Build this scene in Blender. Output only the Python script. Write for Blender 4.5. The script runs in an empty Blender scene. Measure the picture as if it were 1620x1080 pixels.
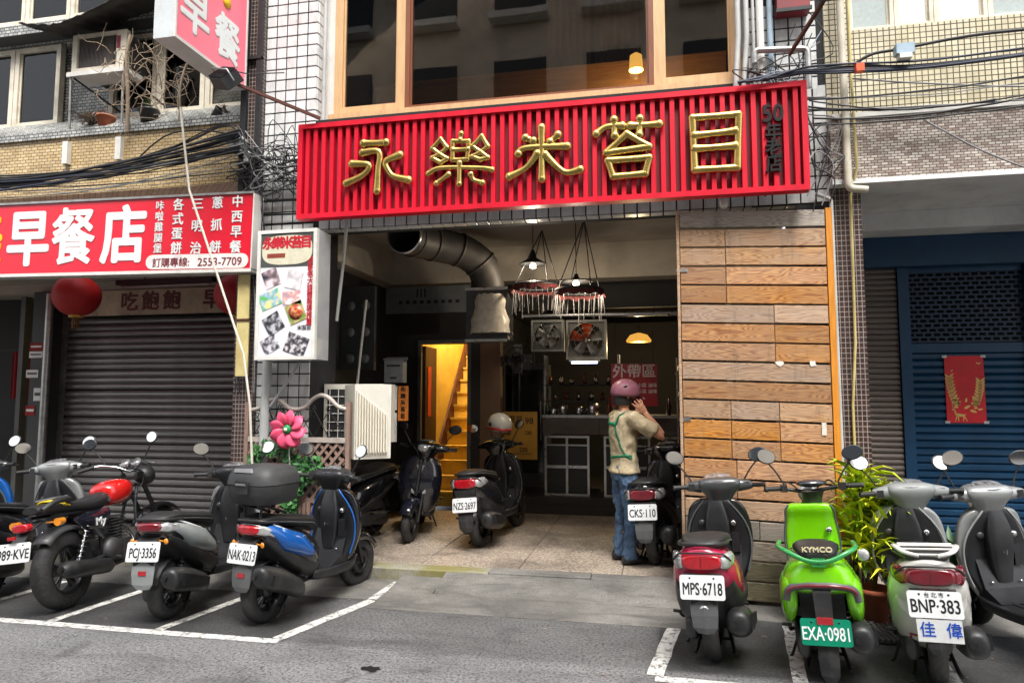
import bpy, bmesh, math, random
from math import sin, cos, pi, radians as R
from mathutils import Vector, Matrix, Euler
random.seed(7)
SC = bpy.context.scene
COL = SC.collection

# ------------------------------------------------------------------ camera, sky, sun, exposure
cam_d = bpy.data.cameras.new('camera'); cam = bpy.data.objects.new('camera', cam_d); COL.objects.link(cam)
cam.location = (0, 0, 1.65); cam.rotation_euler = (R(94.77), 0, R(11.7))
cam_d.sensor_width = 36; cam_d.lens = 24.0; cam_d.clip_start = .05; cam_d.clip_end = 500
SC.camera = cam
W = bpy.data.worlds.new('World'); SC.world = W; W.use_nodes = True
wn, wl = W.node_tree.nodes, W.node_tree.links
wn.clear()
sky = wn.new('ShaderNodeTexSky'); sky.sky_type = 'NISHITA'; sky.sun_disc = False
SUN_EL, SUN_AZ = R(58), R(158)      # azimuth measured clockwise from +Y
sky.sun_elevation = SUN_EL; sky.sun_rotation = SUN_AZ; sky.dust_density = 4; sky.air_density = 1.0; sky.ozone_density = 1
hs = wn.new('ShaderNodeHueSaturation'); hs.inputs['Saturation'].default_value = .25
bg = wn.new('ShaderNodeBackground'); bg.inputs['Strength'].default_value = .15
wo = wn.new('ShaderNodeOutputWorld')
wl.new(sky.outputs[0], hs.inputs['Color']); wl.new(hs.outputs[0], bg.inputs['Color']); wl.new(bg.outputs[0], wo.inputs['Surface'])
sun_d = bpy.data.lights.new('sun', 'SUN'); sun_d.energy = 1.5; sun_d.angle = R(25); sun_d.color = (1, .97, .92)
sun = bpy.data.objects.new('sun', sun_d); COL.objects.link(sun)
sdir = Vector((sin(SUN_AZ) * cos(SUN_EL), cos(SUN_AZ) * cos(SUN_EL), sin(SUN_EL)))   # towards the sun
sun.rotation_euler = sdir.to_track_quat('Z', 'Y').to_euler(); sun.location = (0, -3, 12)
vs = SC.view_settings; vs.view_transform = 'Standard'; vs.look = 'None'; vs.gamma = 1; vs.use_curve_mapping = False
vs.exposure = 1.45
SC.cycles.use_denoising = True; SC.cycles.max_bounces = 8; SC.cycles.transparent_max_bounces = 12
SC.cycles.caustics_reflective = False; SC.cycles.caustics_refractive = False; SC.cycles.sample_clamp_indirect = 6

# ------------------------------------------------------------------ materials
MATS = {}
def _nt(name):
    m = bpy.data.materials.new(name); m.use_nodes = True
    nt = m.node_tree; nt.nodes.clear()
    o = nt.nodes.new('ShaderNodeOutputMaterial'); p = nt.nodes.new('ShaderNodeBsdfPrincipled')
    nt.links.new(p.outputs[0], o.inputs['Surface'])
    return m, nt, p
def node(nt, typ, **kw):
    n = nt.nodes.new(typ)
    for k, v in kw.items():
        if k[0] == '_': setattr(n, k[1:], v)
        else: n.inputs[k.replace('__', ' ')].default_value = v
    return n
def c4(c): return (c[0], c[1], c[2], 1)
def srgb(r, g, b):
    f = lambda v: v / 12.92 if v <= .04045 else ((v + .055) / 1.055) ** 2.4
    return (f(r / 255), f(g / 255), f(b / 255))
def mix(nt, fac, a, b, mode='MIX'):
    n = nt.nodes.new('ShaderNodeMix'); n.data_type = 'RGBA'; n.blend_type = mode
    for sock, v in ((n.inputs[0], fac), (n.inputs[6], a), (n.inputs[7], b)):
        if hasattr(v, 'node'): nt.links.new(v, sock)
        else: sock.default_value = v if not isinstance(v, tuple) else c4(v)
    return n.outputs[2]
def noise(nt, vec, scale, detail=4, rough=.6, dist=0):
    n = node(nt, 'ShaderNodeTexNoise', Scale=scale, Detail=detail, Roughness=rough, Distortion=dist)
    if vec is not None: nt.links.new(vec, n.inputs['Vector'])
    return n.outputs['Fac']
def ramp(nt, fac, a, b, ca=(0, 0, 0), cb=(1, 1, 1)):
    n = nt.nodes.new('ShaderNodeValToRGB'); n.color_ramp.elements[0].position = a; n.color_ramp.elements[1].position = b
    n.color_ramp.elements[0].color = c4(ca); n.color_ramp.elements[1].color = c4(cb)
    nt.links.new(fac, n.inputs[0]); return n.outputs[0]
def coords(nt, stretch=(1, 1, 1), kind='Object'):
    mp = nt.nodes.new('ShaderNodeMapping'); mp.inputs['Scale'].default_value = stretch
    t = nt.nodes.new('ShaderNodeNewGeometry' if kind == 'World' else 'ShaderNodeTexCoord')
    nt.links.new(t.outputs['Position' if kind == 'World' else kind], mp.inputs['Vector']); return mp.outputs[0]
def bump(nt, p, h, strength=.2, dist=.01):
    b = nt.nodes.new('ShaderNodeBump'); b.inputs['Strength'].default_value = strength; b.inputs['Distance'].default_value = dist
    nt.links.new(h, b.inputs['Height']); nt.links.new(b.outputs[0], p.inputs['Normal'])
def mat(name, col, rough=.5, metal=0, var=.25, vs=6, rand=0, bmp=0, bs=60, coat=0, spec=.5, dirt=None, dfac=.5, emit=None, es=1, stretch=(1, 1, 1), kind='Object'):
    """generic painted / plastic / metal surface: base colour with patchy variation, optional dirt, per-object shift, bump"""
    if name in MATS: return MATS[name]
    m, nt, p = _nt(name)
    v = coords(nt, stretch, kind)
    f = noise(nt, v, vs, 5, .65)
    lo = tuple(x * (1 - var) for x in col); hi = tuple(min(1, x * (1 + var * .6)) for x in col)
    c = mix(nt, ramp(nt, f, .3, .7), lo, hi)
    if dirt:
        d = noise(nt, v, vs * .45, 7, .7, .4)
        dm = ramp(nt, d, .48, .75)
        mm = nt.nodes.new('ShaderNodeMath'); mm.operation = 'MULTIPLY'; mm.inputs[1].default_value = dfac
        nt.links.new(dm, mm.inputs[0]); c = mix(nt, mm.outputs[0], c, dirt)
    if rand:
        oi = nt.nodes.new('ShaderNodeObjectInfo'); mr = nt.nodes.new('ShaderNodeMapRange')
        mr.inputs[3].default_value = 1 - rand; mr.inputs[4].default_value = 1 + rand
        nt.links.new(oi.outputs['Random'], mr.inputs[0])
        hsn = nt.nodes.new('ShaderNodeHueSaturation'); nt.links.new(mr.outputs[0], hsn.inputs['Value']); nt.links.new(c, hsn.inputs['Color'])
        c = hsn.outputs[0]
    nt.links.new(c, p.inputs['Base Color'])
    p.inputs['Roughness'].default_value = rough; p.inputs['Metallic'].default_value = metal
    rr = nt.nodes.new('ShaderNodeMapRange'); rr.inputs[3].default_value = max(0.02, rough * .8); rr.inputs[4].default_value = min(1, rough * 1.25)
    nt.links.new(f, rr.inputs[0]); nt.links.new(rr.outputs[0], p.inputs['Roughness'])
    p.inputs['Coat Weight'].default_value = coat; p.inputs['Specular IOR Level'].default_value = spec
    if bmp: bump(nt, p, noise(nt, v, bs, 4), bmp, .004)
    if emit: p.inputs['Emission Color'].default_value = c4(emit); p.inputs['Emission Strength'].default_value = es
    MATS[name] = m; return m
def tilemat(name, c1, c2, mortar, w, h, ms=.006, off=.5, rough=.4, dirt=None, dfac=.5, bias=0, bs=.5, seed=0):
    """small ceramic tiles below the size where pieces can be picked apart: brick texture on (x+y, z)"""
    m, nt, p = _nt(name)
    t = nt.nodes.new('ShaderNodeTexCoord'); sp = nt.nodes.new('ShaderNodeSeparateXYZ'); nt.links.new(t.outputs['Object'], sp.inputs[0])
    ad = nt.nodes.new('ShaderNodeMath'); ad.operation = 'ADD'; nt.links.new(sp.outputs[0], ad.inputs[0]); nt.links.new(sp.outputs[1], ad.inputs[1])
    cb = nt.nodes.new('ShaderNodeCombineXYZ'); nt.links.new(ad.outputs[0], cb.inputs[0]); nt.links.new(sp.outputs[2], cb.inputs[1]); cb.inputs[2].default_value = seed
    b = node(nt, 'ShaderNodeTexBrick', Scale=1.0); b.offset = off; b.squash = 1
    b.inputs['Brick Width'].default_value = w; b.inputs['Row Height'].default_value = h
    b.inputs['Mortar Size'].default_value = ms; b.inputs['Mortar Smooth'].default_value = .1; b.inputs['Bias'].default_value = bias
    b.inputs['Color1'].default_value = c4(c1); b.inputs['Color2'].default_value = c4(c2); b.inputs['Mortar'].default_value = c4(mortar)
    nt.links.new(cb.outputs[0], b.inputs['Vector'])
    c = b.outputs['Color']
    f = noise(nt, t.outputs['Object'], 2.2, 7, .7, .3)
    c = mix(nt, ramp(nt, noise(nt, t.outputs['Object'], 9, 5), .3, .7), c, (.75, .75, .75), 'MULTIPLY') if True else c
    if dirt:
        mm = nt.nodes.new('ShaderNodeMath'); mm.operation = 'MULTIPLY'; mm.inputs[1].default_value = dfac
        nt.links.new(ramp(nt, f, .42, .72), mm.inputs[0]); c = mix(nt, mm.outputs[0], c, dirt)
    nt.links.new(c, p.inputs['Base Color']); p.inputs['Roughness'].default_value = rough
    inv = nt.nodes.new('ShaderNodeMath'); inv.operation = 'SUBTRACT'; inv.inputs[0].default_value = 1; nt.links.new(b.outputs['Fac'], inv.inputs[1])
    bump(nt, p, inv.outputs[0], bs, .004)
    MATS[name] = m; return m
def glassmat(name, tint=(.6, .6, .6), refl=.9, rough=.02, ior=1.5):
    m, nt, p = _nt(name); nt.nodes.remove(p)
    o = [n for n in nt.nodes if n.type == 'OUTPUT_MATERIAL'][0]
    tr = node(nt, 'ShaderNodeBsdfTransparent'); tr.inputs[0].default_value = c4(tint)
    gl = node(nt, 'ShaderNodeBsdfGlossy', Roughness=rough); gl.inputs[0].default_value = (refl, refl, refl, 1)
    fr = node(nt, 'ShaderNodeFresnel', IOR=ior)
    wv = noise(nt, coords(nt), 1.6, 2); b = nt.nodes.new('ShaderNodeBump'); b.inputs['Strength'].default_value = .02; b.inputs['Distance'].default_value = .02
    nt.links.new(wv, b.inputs['Height']); nt.links.new(b.outputs[0], gl.inputs['Normal'])
    mx = nt.nodes.new('ShaderNodeMixShader'); nt.links.new(fr.outputs[0], mx.inputs[0]); nt.links.new(tr.outputs[0], mx.inputs[1]); nt.links.new(gl.outputs[0], mx.inputs[2])
    nt.links.new(mx.outputs[0], o.inputs['Surface']); MATS[name] = m; return m
def emat(name, col, s):
    m, nt, p = _nt(name); p.inputs['Base Color'].default_value = c4(col); p.inputs['Emission Color'].default_value = c4(col); p.inputs['Emission Strength'].default_value = s
    MATS[name] = m; return m

# ------------------------------------------------------------------ mesh builder
class MB:
    def __init__(s): s.v = []; s.f = []; s.sm = []
    def add(s, vs, fs, smooth=False):
        n = len(s.v); s.v += [tuple(v) for v in vs]; s.f += [tuple(i + n for i in f) for f in fs]; s.sm += [smooth] * len(fs); return s
    def box(s, x0, x1, y0, y1, z0, z1):
        v = [(x, y, z) for x in (x0, x1) for y in (y0, y1) for z in (z0, z1)]
        return s.add(v, [(0, 1, 3, 2), (4, 6, 7, 5), (0, 4, 5, 1), (2, 3, 7, 6), (0, 2, 6, 4), (1, 5, 7, 3)])
    def cbox(s, x0, x1, y0, y1, z0, z1, c=.004):
        """box with chamfered vertical-facing outline on the -Y face (12 + 4 faces)"""
        v = [(x0, y1, z0), (x1, y1, z0), (x1, y1, z1), (x0, y1, z1), (x0, y0 + c, z0), (x1, y0 + c, z0), (x1, y0 + c, z1), (x0, y0 + c, z1),
             (x0 + c, y0, z0 + c), (x1 - c, y0, z0 + c), (x1 - c, y0, z1 - c), (x0 + c, y0, z1 - c)]
        return s.add(v, [(8, 9, 10, 11), (4, 5, 9, 8), (5, 6, 10, 9), (6, 7, 11, 10), (7, 4, 8, 11), (0, 1, 5, 4), (1, 2, 6, 5), (2, 3, 7, 6), (3, 0, 4, 7), (3, 2, 1, 0)])
    def prism(s, poly, axis, a, b):
        """polygon of 2-D points extruded along axis ('x','y','z') from a to b"""
        def P(p, t): return {'x': (t, p[0], p[1]), 'y': (p[0], t, p[1]), 'z': (p[0], p[1], t)}[axis]
        n = len(poly); v = [P(p, a) for p in poly] + [P(p, b) for p in poly]
        f = [tuple(range(n))[::-1], tuple(range(n, 2 * n))] + [(i, (i + 1) % n, n + (i + 1) % n, n + i) for i in range(n)]
        return s.add(v, f)
    def loft(s, rings, caps=True, smooth=True, closed=True):
        n = len(rings[0]); v = [p for r in rings for p in r]; f = []
        for k in range(len(rings) - 1):
            for i in range(n if closed else n - 1):
                j = (i + 1) % n; f.append((k * n + i, k * n + j, (k + 1) * n + j, (k + 1) * n + i))
        s.add(v, f, smooth)
        if caps and closed: s.add(rings[0], [tuple(range(n))[::-1]]); s.add(rings[-1], [tuple(range(n))])
        return s
    def tube(s, pts, r, seg=8, caps=True, smooth=True, flat=None):
        """tube along a polyline; r a number or list; flat squashes the section along a world vector"""
        pts = [Vector(p) for p in pts]; rs = r if isinstance(r, (list, tuple)) else [r] * len(pts); rings = []
        up = None
        for i, p in enumerate(pts):
            d = (pts[min(i + 1, len(pts) - 1)] - pts[max(i - 1, 0)])
            if d.length < 1e-9: d = Vector((0, 0, 1))
            d.normalize()
            if up is None: up = d.orthogonal().normalized()
            else:
                up = up - d * up.dot(d)
                up = up.normalized() if up.length > 1e-6 else d.orthogonal().normalized()
            w = d.cross(up); ring = []
            for k in range(seg):
                a = 2 * pi * k / seg; o = (up * cos(a) + w * sin(a)) * rs[i]
                if flat is not None: fv, k_ = flat; o = o - Vector(fv) * (o.dot(Vector(fv)) * (1 - k_))
                ring.append(p + o)
            rings.append(ring)
        return s.loft(rings, caps, smooth)
    def cyl(s, p0, p1, r, seg=16, r1=None): return s.tube([p0, p1], [r, r if r1 is None else r1], seg)
    def lathe(s, prof, c=(0, 0, 0), axis='z', seg=24, smooth=True, closed=False):
        """profile of (radius, height) turned about an axis through c"""
        def P(r, h, a):
            x, y = r * cos(a), r * sin(a)
            q = {'z': (x, y, h), 'y': (x, h, y), 'x': (h, x, y)}[axis]; return (q[0] + c[0], q[1] + c[1], q[2] + c[2])
        n = len(prof); v = [P(r, h, 2 * pi * k / seg) for k in range(seg) for r, h in prof]; f = []
        for k in range(seg):
            k2 = (k + 1) % seg
            for i in range(n if closed else n - 1):
                j = (i + 1) % n; f.append((k * n + i, k * n + j, k2 * n + j, k2 * n + i))
        return s.add(v, f, smooth)
    def ball(s, c, r, seg=14, rings=9, sq=(1, 1, 1)):
        prof = [(max(1e-4, sin(pi * i / rings)) * r, -cos(pi * i / rings) * r) for i in range(rings + 1)]
        n0 = len(s.v); s.lathe(prof, (0, 0, 0), 'z', seg)
        for i in range(n0, len(s.v)):
            x, y, z = s.v[i]; s.v[i] = (x * sq[0] + c[0], y * sq[1] + c[1], z * sq[2] + c[2])
        return s
    def xf(s, M):
        s.v = [tuple(M @ Vector(v)) for v in s.v]; return s
    def mirror_y(s):
        s.v = [(x, -y, z) for x, y, z in s.v]; s.f = [f[::-1] for f in s.f]; return s
    def mesh(s, name, m):
        me = bpy.data.meshes.new(name); me.from_pydata(s.v, [], s.f)
        me.polygons.foreach_set('use_smooth', s.sm)
        bm = bmesh.new(); bm.from_mesh(me); bmesh.ops.recalc_face_normals(bm, faces=bm.faces); bm.to_mesh(me); bm.free()
        if m is not None: me.materials.append(m)
        me.update(); return me
    def build(s, name, m, parent=None, loc=None, rot=None):
        o = bpy.data.objects.new(name, s.mesh(name, m)); COL.objects.link(o)
        if parent is not None: o.parent = parent
        if loc: o.location = loc
        if rot: o.rotation_euler = rot
        return o
def inst(name, me, parent=None, loc=(0, 0, 0), rot=(0, 0, 0), scale=(1, 1, 1)):
    o = bpy.data.objects.new(name, me); COL.objects.link(o); o.parent = parent
    o.location = loc; o.rotation_euler = rot; o.scale = scale; return o
def tag(o, label=None, cat=None, group=None, kind=None):
    if label: o['label'] = label
    if cat: o['category'] = cat
    if group: o['group'] = group
    if kind: o['kind'] = kind
    return o
def empty(name, label=None, cat=None, loc=(0, 0, 0), rot=(0, 0, 0), group=None, kind=None):
    o = bpy.data.objects.new(name, None); COL.objects.link(o); o.location = loc; o.rotation_euler = rot; o.empty_display_size = .1
    return tag(o, label, cat, group, kind)
def struct(o): o['kind'] = 'structure'; return o
def text(name, body, size, m, parent, loc, rot=(pi / 2, 0, 0), extrude=.003, bold=0, sx=1, align='CENTER', res=3):
    """lettering turned into a mesh; default faces -Y"""
    cu = bpy.data.curves.new(name, 'FONT'); cu.body = body; cu.size = size; cu.extrude = extrude
    cu.align_x = align; cu.align_y = 'CENTER'; cu.resolution_u = res; cu.space_character = 1
    to = bpy.data.objects.new(name, cu); COL.objects.link(to)
    dg = bpy.context.evaluated_depsgraph_get(); me = bpy.data.meshes.new_from_object(to.evaluated_get(dg))
    bpy.data.objects.remove(to); bpy.data.curves.remove(cu)
    me.name = name; me.materials.clear(); me.materials.append(m)
    for v in me.vertices: v.co.x *= sx
    if bold:                                   # heavier strokes: the same glyphs shifted a little, each a hair deeper
        V = [v.co.copy() for v in me.vertices]; F = [tuple(p_.vertices) for p_ in me.polygons]; nv, nf = [], []
        k_ = 8 if bold > .004 else 4
        sh = [(0, 0)] + [(bold * cos(2 * pi * i / k_ + pi / 4), bold * sin(2 * pi * i / k_ + pi / 4)) for i in range(k_)]
        for i, (dx, dy) in enumerate(sh):
            n0 = len(nv); nv += [(v.x + dx, v.y + dy, v.z - i * .00012) for v in V]; nf += [tuple(q + n0 for q in f) for f in F]
        me2 = bpy.data.meshes.new(name); me2.from_pydata(nv, [], nf); me2.materials.append(m); bpy.data.meshes.remove(me); me = me2
    o = bpy.data.objects.new(name, me); COL.objects.link(o); o.parent = parent; o.location = loc; o.rotation_euler = rot
    return o
def sag(a, b, drop, n=10, jit=0):
    """points of a hanging cable"""
    a, b = Vector(a), Vector(b); out = []
    for i in range(n + 1):
        t = i / n; p = a.lerp(b, t); p.z -= drop * 4 * t * (1 - t)
        if jit and 0 < i < n: p += Vector((random.uniform(-jit, jit), random.uniform(-jit, jit) * .4, random.uniform(-jit, jit)))
        out.append(p)
    return out
def smooth_path(pts, n=4):
    """Catmull-Rom through points"""
    P = [Vector(p) for p in pts]; out = []
    for i in range(len(P) - 1):
        p0 = P[max(i - 1, 0)]; p1 = P[i]; p2 = P[i + 1]; p3 = P[min(i + 2, len(P) - 1)]
        for k in range(n):
            t = k / n; out.append(.5 * ((2 * p1) + (p2 - p0) * t + (2 * p0 - 5 * p1 + 4 * p2 - p3) * t * t + (3 * p1 - p0 - 3 * p2 + p3) * t ** 3))
    out.append(P[-1]); return out

# ------------------------------------------------------------------ shared materials
white_tile = mat('white_tile', srgb(214, 216, 215), .22, var=.12, vs=14, rand=.1, dirt=srgb(150, 146, 138), dfac=.5, coat=.2, stretch=(1.6, 1.6, .45), kind='World')
grout = mat('grout', (.012, .012, .014), .85)
yellow_tile = tilemat('yellow_tile', srgb(226, 202, 154), srgb(204, 174, 122), srgb(84, 64, 44), .07, .034, .0035, dirt=srgb(110, 84, 48), dfac=.5)
mosaic_w = tilemat('mosaic_white', srgb(206, 206, 200), srgb(150, 152, 150), srgb(70, 70, 70), .06, .035, .005, .37, dirt=srgb(60, 62, 60), dfac=.5)
mosaic_brown = tilemat('mosaic_brown', srgb(70, 44, 40), srgb(48, 32, 32), srgb(168, 160, 152), .034, .042, .0026, 0, dirt=srgb(50, 40, 36), dfac=.3)
beige_tile = tilemat('beige_tile', srgb(222, 212, 184), srgb(206, 196, 166), srgb(64, 58, 48), .046, .046, .0045, 0, dirt=srgb(150, 140, 100), dfac=.4)
brick_tile = tilemat('brick_tile', srgb(222, 212, 200), srgb(132, 104, 92), srgb(74, 66, 62), .05, .022, .003, .5, dirt=srgb(120, 110, 100), dfac=.25, bias=-.15)
plaster = mat('plaster', srgb(168, 158, 144), .85, var=.15, vs=2, dirt=srgb(96, 88, 78), dfac=.5, bmp=.1)
plaster_grey = mat('plaster_grey', srgb(222, 222, 222), .85, var=.12, vs=2, dirt=srgb(70, 70, 70), dfac=.5)
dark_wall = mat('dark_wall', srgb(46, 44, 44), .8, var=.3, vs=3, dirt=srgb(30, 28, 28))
stain_steel = mat('stainless_steel', (.55, .55, .55), .28, 1, var=.15, vs=8)
galv = mat('galvanised_steel', (.42, .42, .41), .38, .9, var=.3, vs=9, dirt=(.16, .12, .09), dfac=.6)
white_paint = mat('white_paint', srgb(214, 212, 206), .5, var=.1, vs=7, dirt=srgb(130, 122, 110), dfac=.35)
cream_frame = mat('cream_frame', srgb(214, 206, 188), .45, var=.12, vs=7, dirt=srgb(120, 104, 84), dfac=.5)
wood_frame = mat('wood_frame', srgb(204, 168, 124), .4, var=.15, vs=7, dirt=srgb(150, 112, 76), dfac=.4, stretch=(6, 6, .6))
dark_metal = mat('dark_metal', (.025, .025, .027), .5, .3, var=.3)
black_plastic = mat('black_plastic', (.016, .016, .017), .42, var=.3, vs=10, dirt=(.10, .098, .09), dfac=.35)
rust = mat('rusty_steel', srgb(86, 46, 34), .7, .3, var=.35, vs=15, dirt=srgb(50, 28, 22))
cable_m = mat('cable_black', (.012, .012, .014), .5, var=.2)
cable_g = mat('cable_grey', (.22, .22, .22), .5, var=.2)
pvc = mat('pvc_pipe', srgb(176, 178, 176), .45, var=.12, dirt=srgb(110, 106, 98), dfac=.4)
red_paint = mat('red_paint', srgb(208, 8, 42), .38, var=.1, vs=3, dirt=srgb(140, 10, 30), dfac=.5, stretch=(3, 3, .5), kind='World')
chrome = mat('chrome', (.75, .75, .76), .1, 1, var=.05)
win_glass = glassmat('tinted_window_glass', (.7, .64, .57), .95, .012, 1.7)
green_glass = glassmat('greenish_window_glass', (.93, .97, .95), .8, .02, 1.5)
clear_glass = glassmat('clear_glass', (.9, .9, .9), .9, .02)

# ------------------------------------------------------------------ ground
def asphalt_mat():
    m, nt, p = _nt('asphalt'); v = coords(nt)
    base = mix(nt, ramp(nt, noise(nt, v, .8, 6, .7), .35, .65), (.10, .10, .102), (.22, .22, .218))
    grit = mix(nt, ramp(nt, noise(nt, v, 160, 3, .8), .42, .66), base, (.34, .338, .33))
    sp2 = mix(nt, ramp(nt, noise(nt, v, 48, 5, .85), .47, .6), grit, (.035, .035, .036))
    sep = nt.nodes.new('ShaderNodeSeparateXYZ'); nt.links.new(v, sep.inputs[0])
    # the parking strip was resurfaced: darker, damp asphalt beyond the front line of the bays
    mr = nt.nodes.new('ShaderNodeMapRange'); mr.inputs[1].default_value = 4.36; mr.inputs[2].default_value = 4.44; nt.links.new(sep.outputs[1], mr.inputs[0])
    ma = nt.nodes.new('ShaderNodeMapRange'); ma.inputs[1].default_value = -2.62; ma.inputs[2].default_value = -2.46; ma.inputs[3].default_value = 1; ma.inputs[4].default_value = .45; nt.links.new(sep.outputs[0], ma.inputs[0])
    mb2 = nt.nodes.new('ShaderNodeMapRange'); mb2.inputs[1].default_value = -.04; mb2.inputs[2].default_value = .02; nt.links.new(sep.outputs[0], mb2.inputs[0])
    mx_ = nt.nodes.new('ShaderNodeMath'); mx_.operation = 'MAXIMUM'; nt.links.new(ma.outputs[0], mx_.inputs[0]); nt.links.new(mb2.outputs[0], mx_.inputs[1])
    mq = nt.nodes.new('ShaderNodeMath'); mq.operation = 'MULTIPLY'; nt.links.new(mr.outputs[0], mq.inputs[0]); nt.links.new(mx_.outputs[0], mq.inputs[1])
    # fine cracks
    vo = node(nt, 'ShaderNodeTexVoronoi', Scale=.9); vo.feature = 'DISTANCE_TO_EDGE'; wv = nt.nodes.new('ShaderNodeVectorMath'); wv.operation = 'ADD'
    nz_ = node(nt, 'ShaderNodeTexNoise', Scale=3, Detail=5); nt.links.new(v, nz_.inputs['Vector']); sc_ = nt.nodes.new('ShaderNodeVectorMath'); sc_.operation = 'SCALE'; sc_.inputs['Scale'].default_value = .5
    nt.links.new(nz_.outputs['Color'], sc_.inputs[0]); nt.links.new(v, wv.inputs[0]); nt.links.new(sc_.outputs[0], wv.inputs[1]); nt.links.new(wv.outputs[0], vo.inputs['Vector'])
    ck = ramp(nt, vo.outputs['Distance'], .002, .007, (.5, .5, .5), (0, 0, 0)); ckm = nt.nodes.new('ShaderNodeMath'); ckm.operation = 'MULTIPLY'; nt.links.new(ck, ckm.inputs[0]); nt.links.new(ramp(nt, noise(nt, v, .7, 3), .5, .58), ckm.inputs[1])
    sp2 = mix(nt, ckm.outputs[0], sp2, (.015, .015, .015))
    # dark oil drips
    sp2 = mix(nt, ramp(nt, noise(nt, v, 3.3, 4, .6, .8), .66, .72), sp2, mix(nt, .6, sp2, (.018, .017, .016)))
    sp2 = mix(nt, ramp(nt, noise(nt, coords(nt, (.5, 1.6, 1)), 1.4, 6, .7, .5), .5, .68), sp2, mix(nt, .5, sp2, (.03, .03, .03)))
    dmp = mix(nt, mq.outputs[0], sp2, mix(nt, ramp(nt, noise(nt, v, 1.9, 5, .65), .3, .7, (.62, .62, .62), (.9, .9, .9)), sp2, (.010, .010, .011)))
    stain = ramp(nt, noise(nt, v, 1.7, 6, .7, .6), .55, .68)
    c = mix(nt, stain, dmp, mix(nt, .45, dmp, (.02, .02, .02)))
    nt.links.new(c, p.inputs['Base Color'])
    wet = nt.nodes.new('ShaderNodeMapRange'); wet.inputs[3].default_value = .78; wet.inputs[4].default_value = .38
    wn_ = ramp(nt, noise(nt, v, 1.1, 5, .6), .45, .6); mm = nt.nodes.new('ShaderNodeMath'); mm.operation = 'MAXIMUM'
    nt.links.new(wn_, mm.inputs[0]); nt.links.new(mr.outputs[0], mm.inputs[1]); m2 = nt.nodes.new('ShaderNodeMath'); m2.operation = 'MULTIPLY'
    nt.links.new(mm.outputs[0], m2.inputs[0]); nt.links.new(noise(nt, v, 2.3, 4), m2.inputs[1]); nt.links.new(m2.outputs[0], wet.inputs[0])
    nt.links.new(wet.outputs[0], p.inputs['Roughness']); bump(nt, p, noise(nt, v, 130, 5, .8), .55, .006)
    return m
asphalt = asphalt_mat()
def concrete_mat(name, a, b, moss=None):
    m, nt, p = _nt(name); v = coords(nt)
    c = mix(nt, ramp(nt, noise(nt, v, 1.3, 7, .7, .5), .32, .68), a, b)
    c = mix(nt, ramp(nt, noise(nt, v, 90, 3, .8), .5, .75), c, tuple(x * .35 for x in a))
    st = ramp(nt, noise(nt, coords(nt, (.6, 2.2, 1)), 2.1, 6, .7, .4), .52, .66)
    c = mix(nt, st, c, mix(nt, .6, c, (.05, .048, .045)))
    if moss:
        c = mix(nt, ramp(nt, noise(nt, v, 2.6, 6, .7), .42, .6), c, moss)
    nt.links.new(c, p.inputs['Base Color']); p.inputs['Roughness'].default_value = .72
    bump(nt, p, noise(nt, v, 70, 5, .75), .3, .006); return m
apron_c = concrete_mat('apron_concrete', (.09, .086, .078), (.23, .22, .20))
kerb_c = concrete_mat('kerb_concrete', (.24, .23, .19), (.33, .31, .26), (.19, .17, .06))
def granite_mat():
    m, nt, p = _nt('granite_slab'); v = coords(nt)
    oi = nt.nodes.new('ShaderNodeObjectInfo')
    vo = node(nt, 'ShaderNodeTexVoronoi', Scale=75); nt.links.new(v, vo.inputs['Vector'])
    c = mix(nt, ramp(nt, vo.outputs['Color'], .25, .8), (.16, .12, .09), (.52, .45, .37))
    c = mix(nt, ramp(nt, oi.outputs['Random'], 0, 1), c, mix(nt, .4, c, (.25, .2, .16)))
    st = ramp(nt, noise(nt, coords(nt, (1, 1, 1), 'World'), 1.3, 7, .7, .5), .46, .66); c = mix(nt, st, c, mix(nt, .75, c, (.05, .042, .036)))
    nt.links.new(c, p.inputs['Base Color']); p.inputs['Roughness'].default_value = .5; bump(nt, p, noise(nt, v, 60, 4), .12, .003); return m
granite = granite_mat()

g = MB().add([(-90, -90, 0), (90, -90, 0), (90, 90, 0), (-90, 90, 0)], [(0, 1, 2, 3)]).build('street', asphalt); struct(g)
# concrete apron rising gently to the arcade
a = MB()
for x0, x1 in ((-2.25, .2),):
    a.prism([(5.2, .004), (5.62, .022), (5.62, -.02), (5.2, -.02)], 'x', x0, x1); a.prism([(5.632, .02), (5.99, .06), (5.99, -.02), (5.632, -.02)], 'x', x0, -1.85); a.prism([(5.632, .02), (5.985, .112), (5.985, -.02), (5.632, -.02)], 'x', -1.84, x1)
struct(a.build('apron', apron_c))
a = MB(); a.prism([(5.42, .004), (5.6, .012), (5.99, .02), (5.99, -.02), (5.42, -.02)], 'x', -15, -2.254); a.prism([(5.5, .004), (5.99, .02), (5.99, -.02), (5.5, -.02)], 'x', .204, 8)
struct(a.build('gutter_strip', apron_c))
k = empty('kerb', kind='structure')
xk = -15.0
while xk < 7:
    L = random.choice((.9, 1.1, 1.25)); d = random.uniform(-.006, .006)
    MB().prism([(5.99 + d, -.05), (5.99 + d, .112 + d), (6.0 + d, .124 + d), (6.149, .124 + d), (6.149, -.05)], 'x', xk, xk + L - .008).build('kerb_stone', kerb_c if xk < -1.9 else apron_c, k); xk += L
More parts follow.
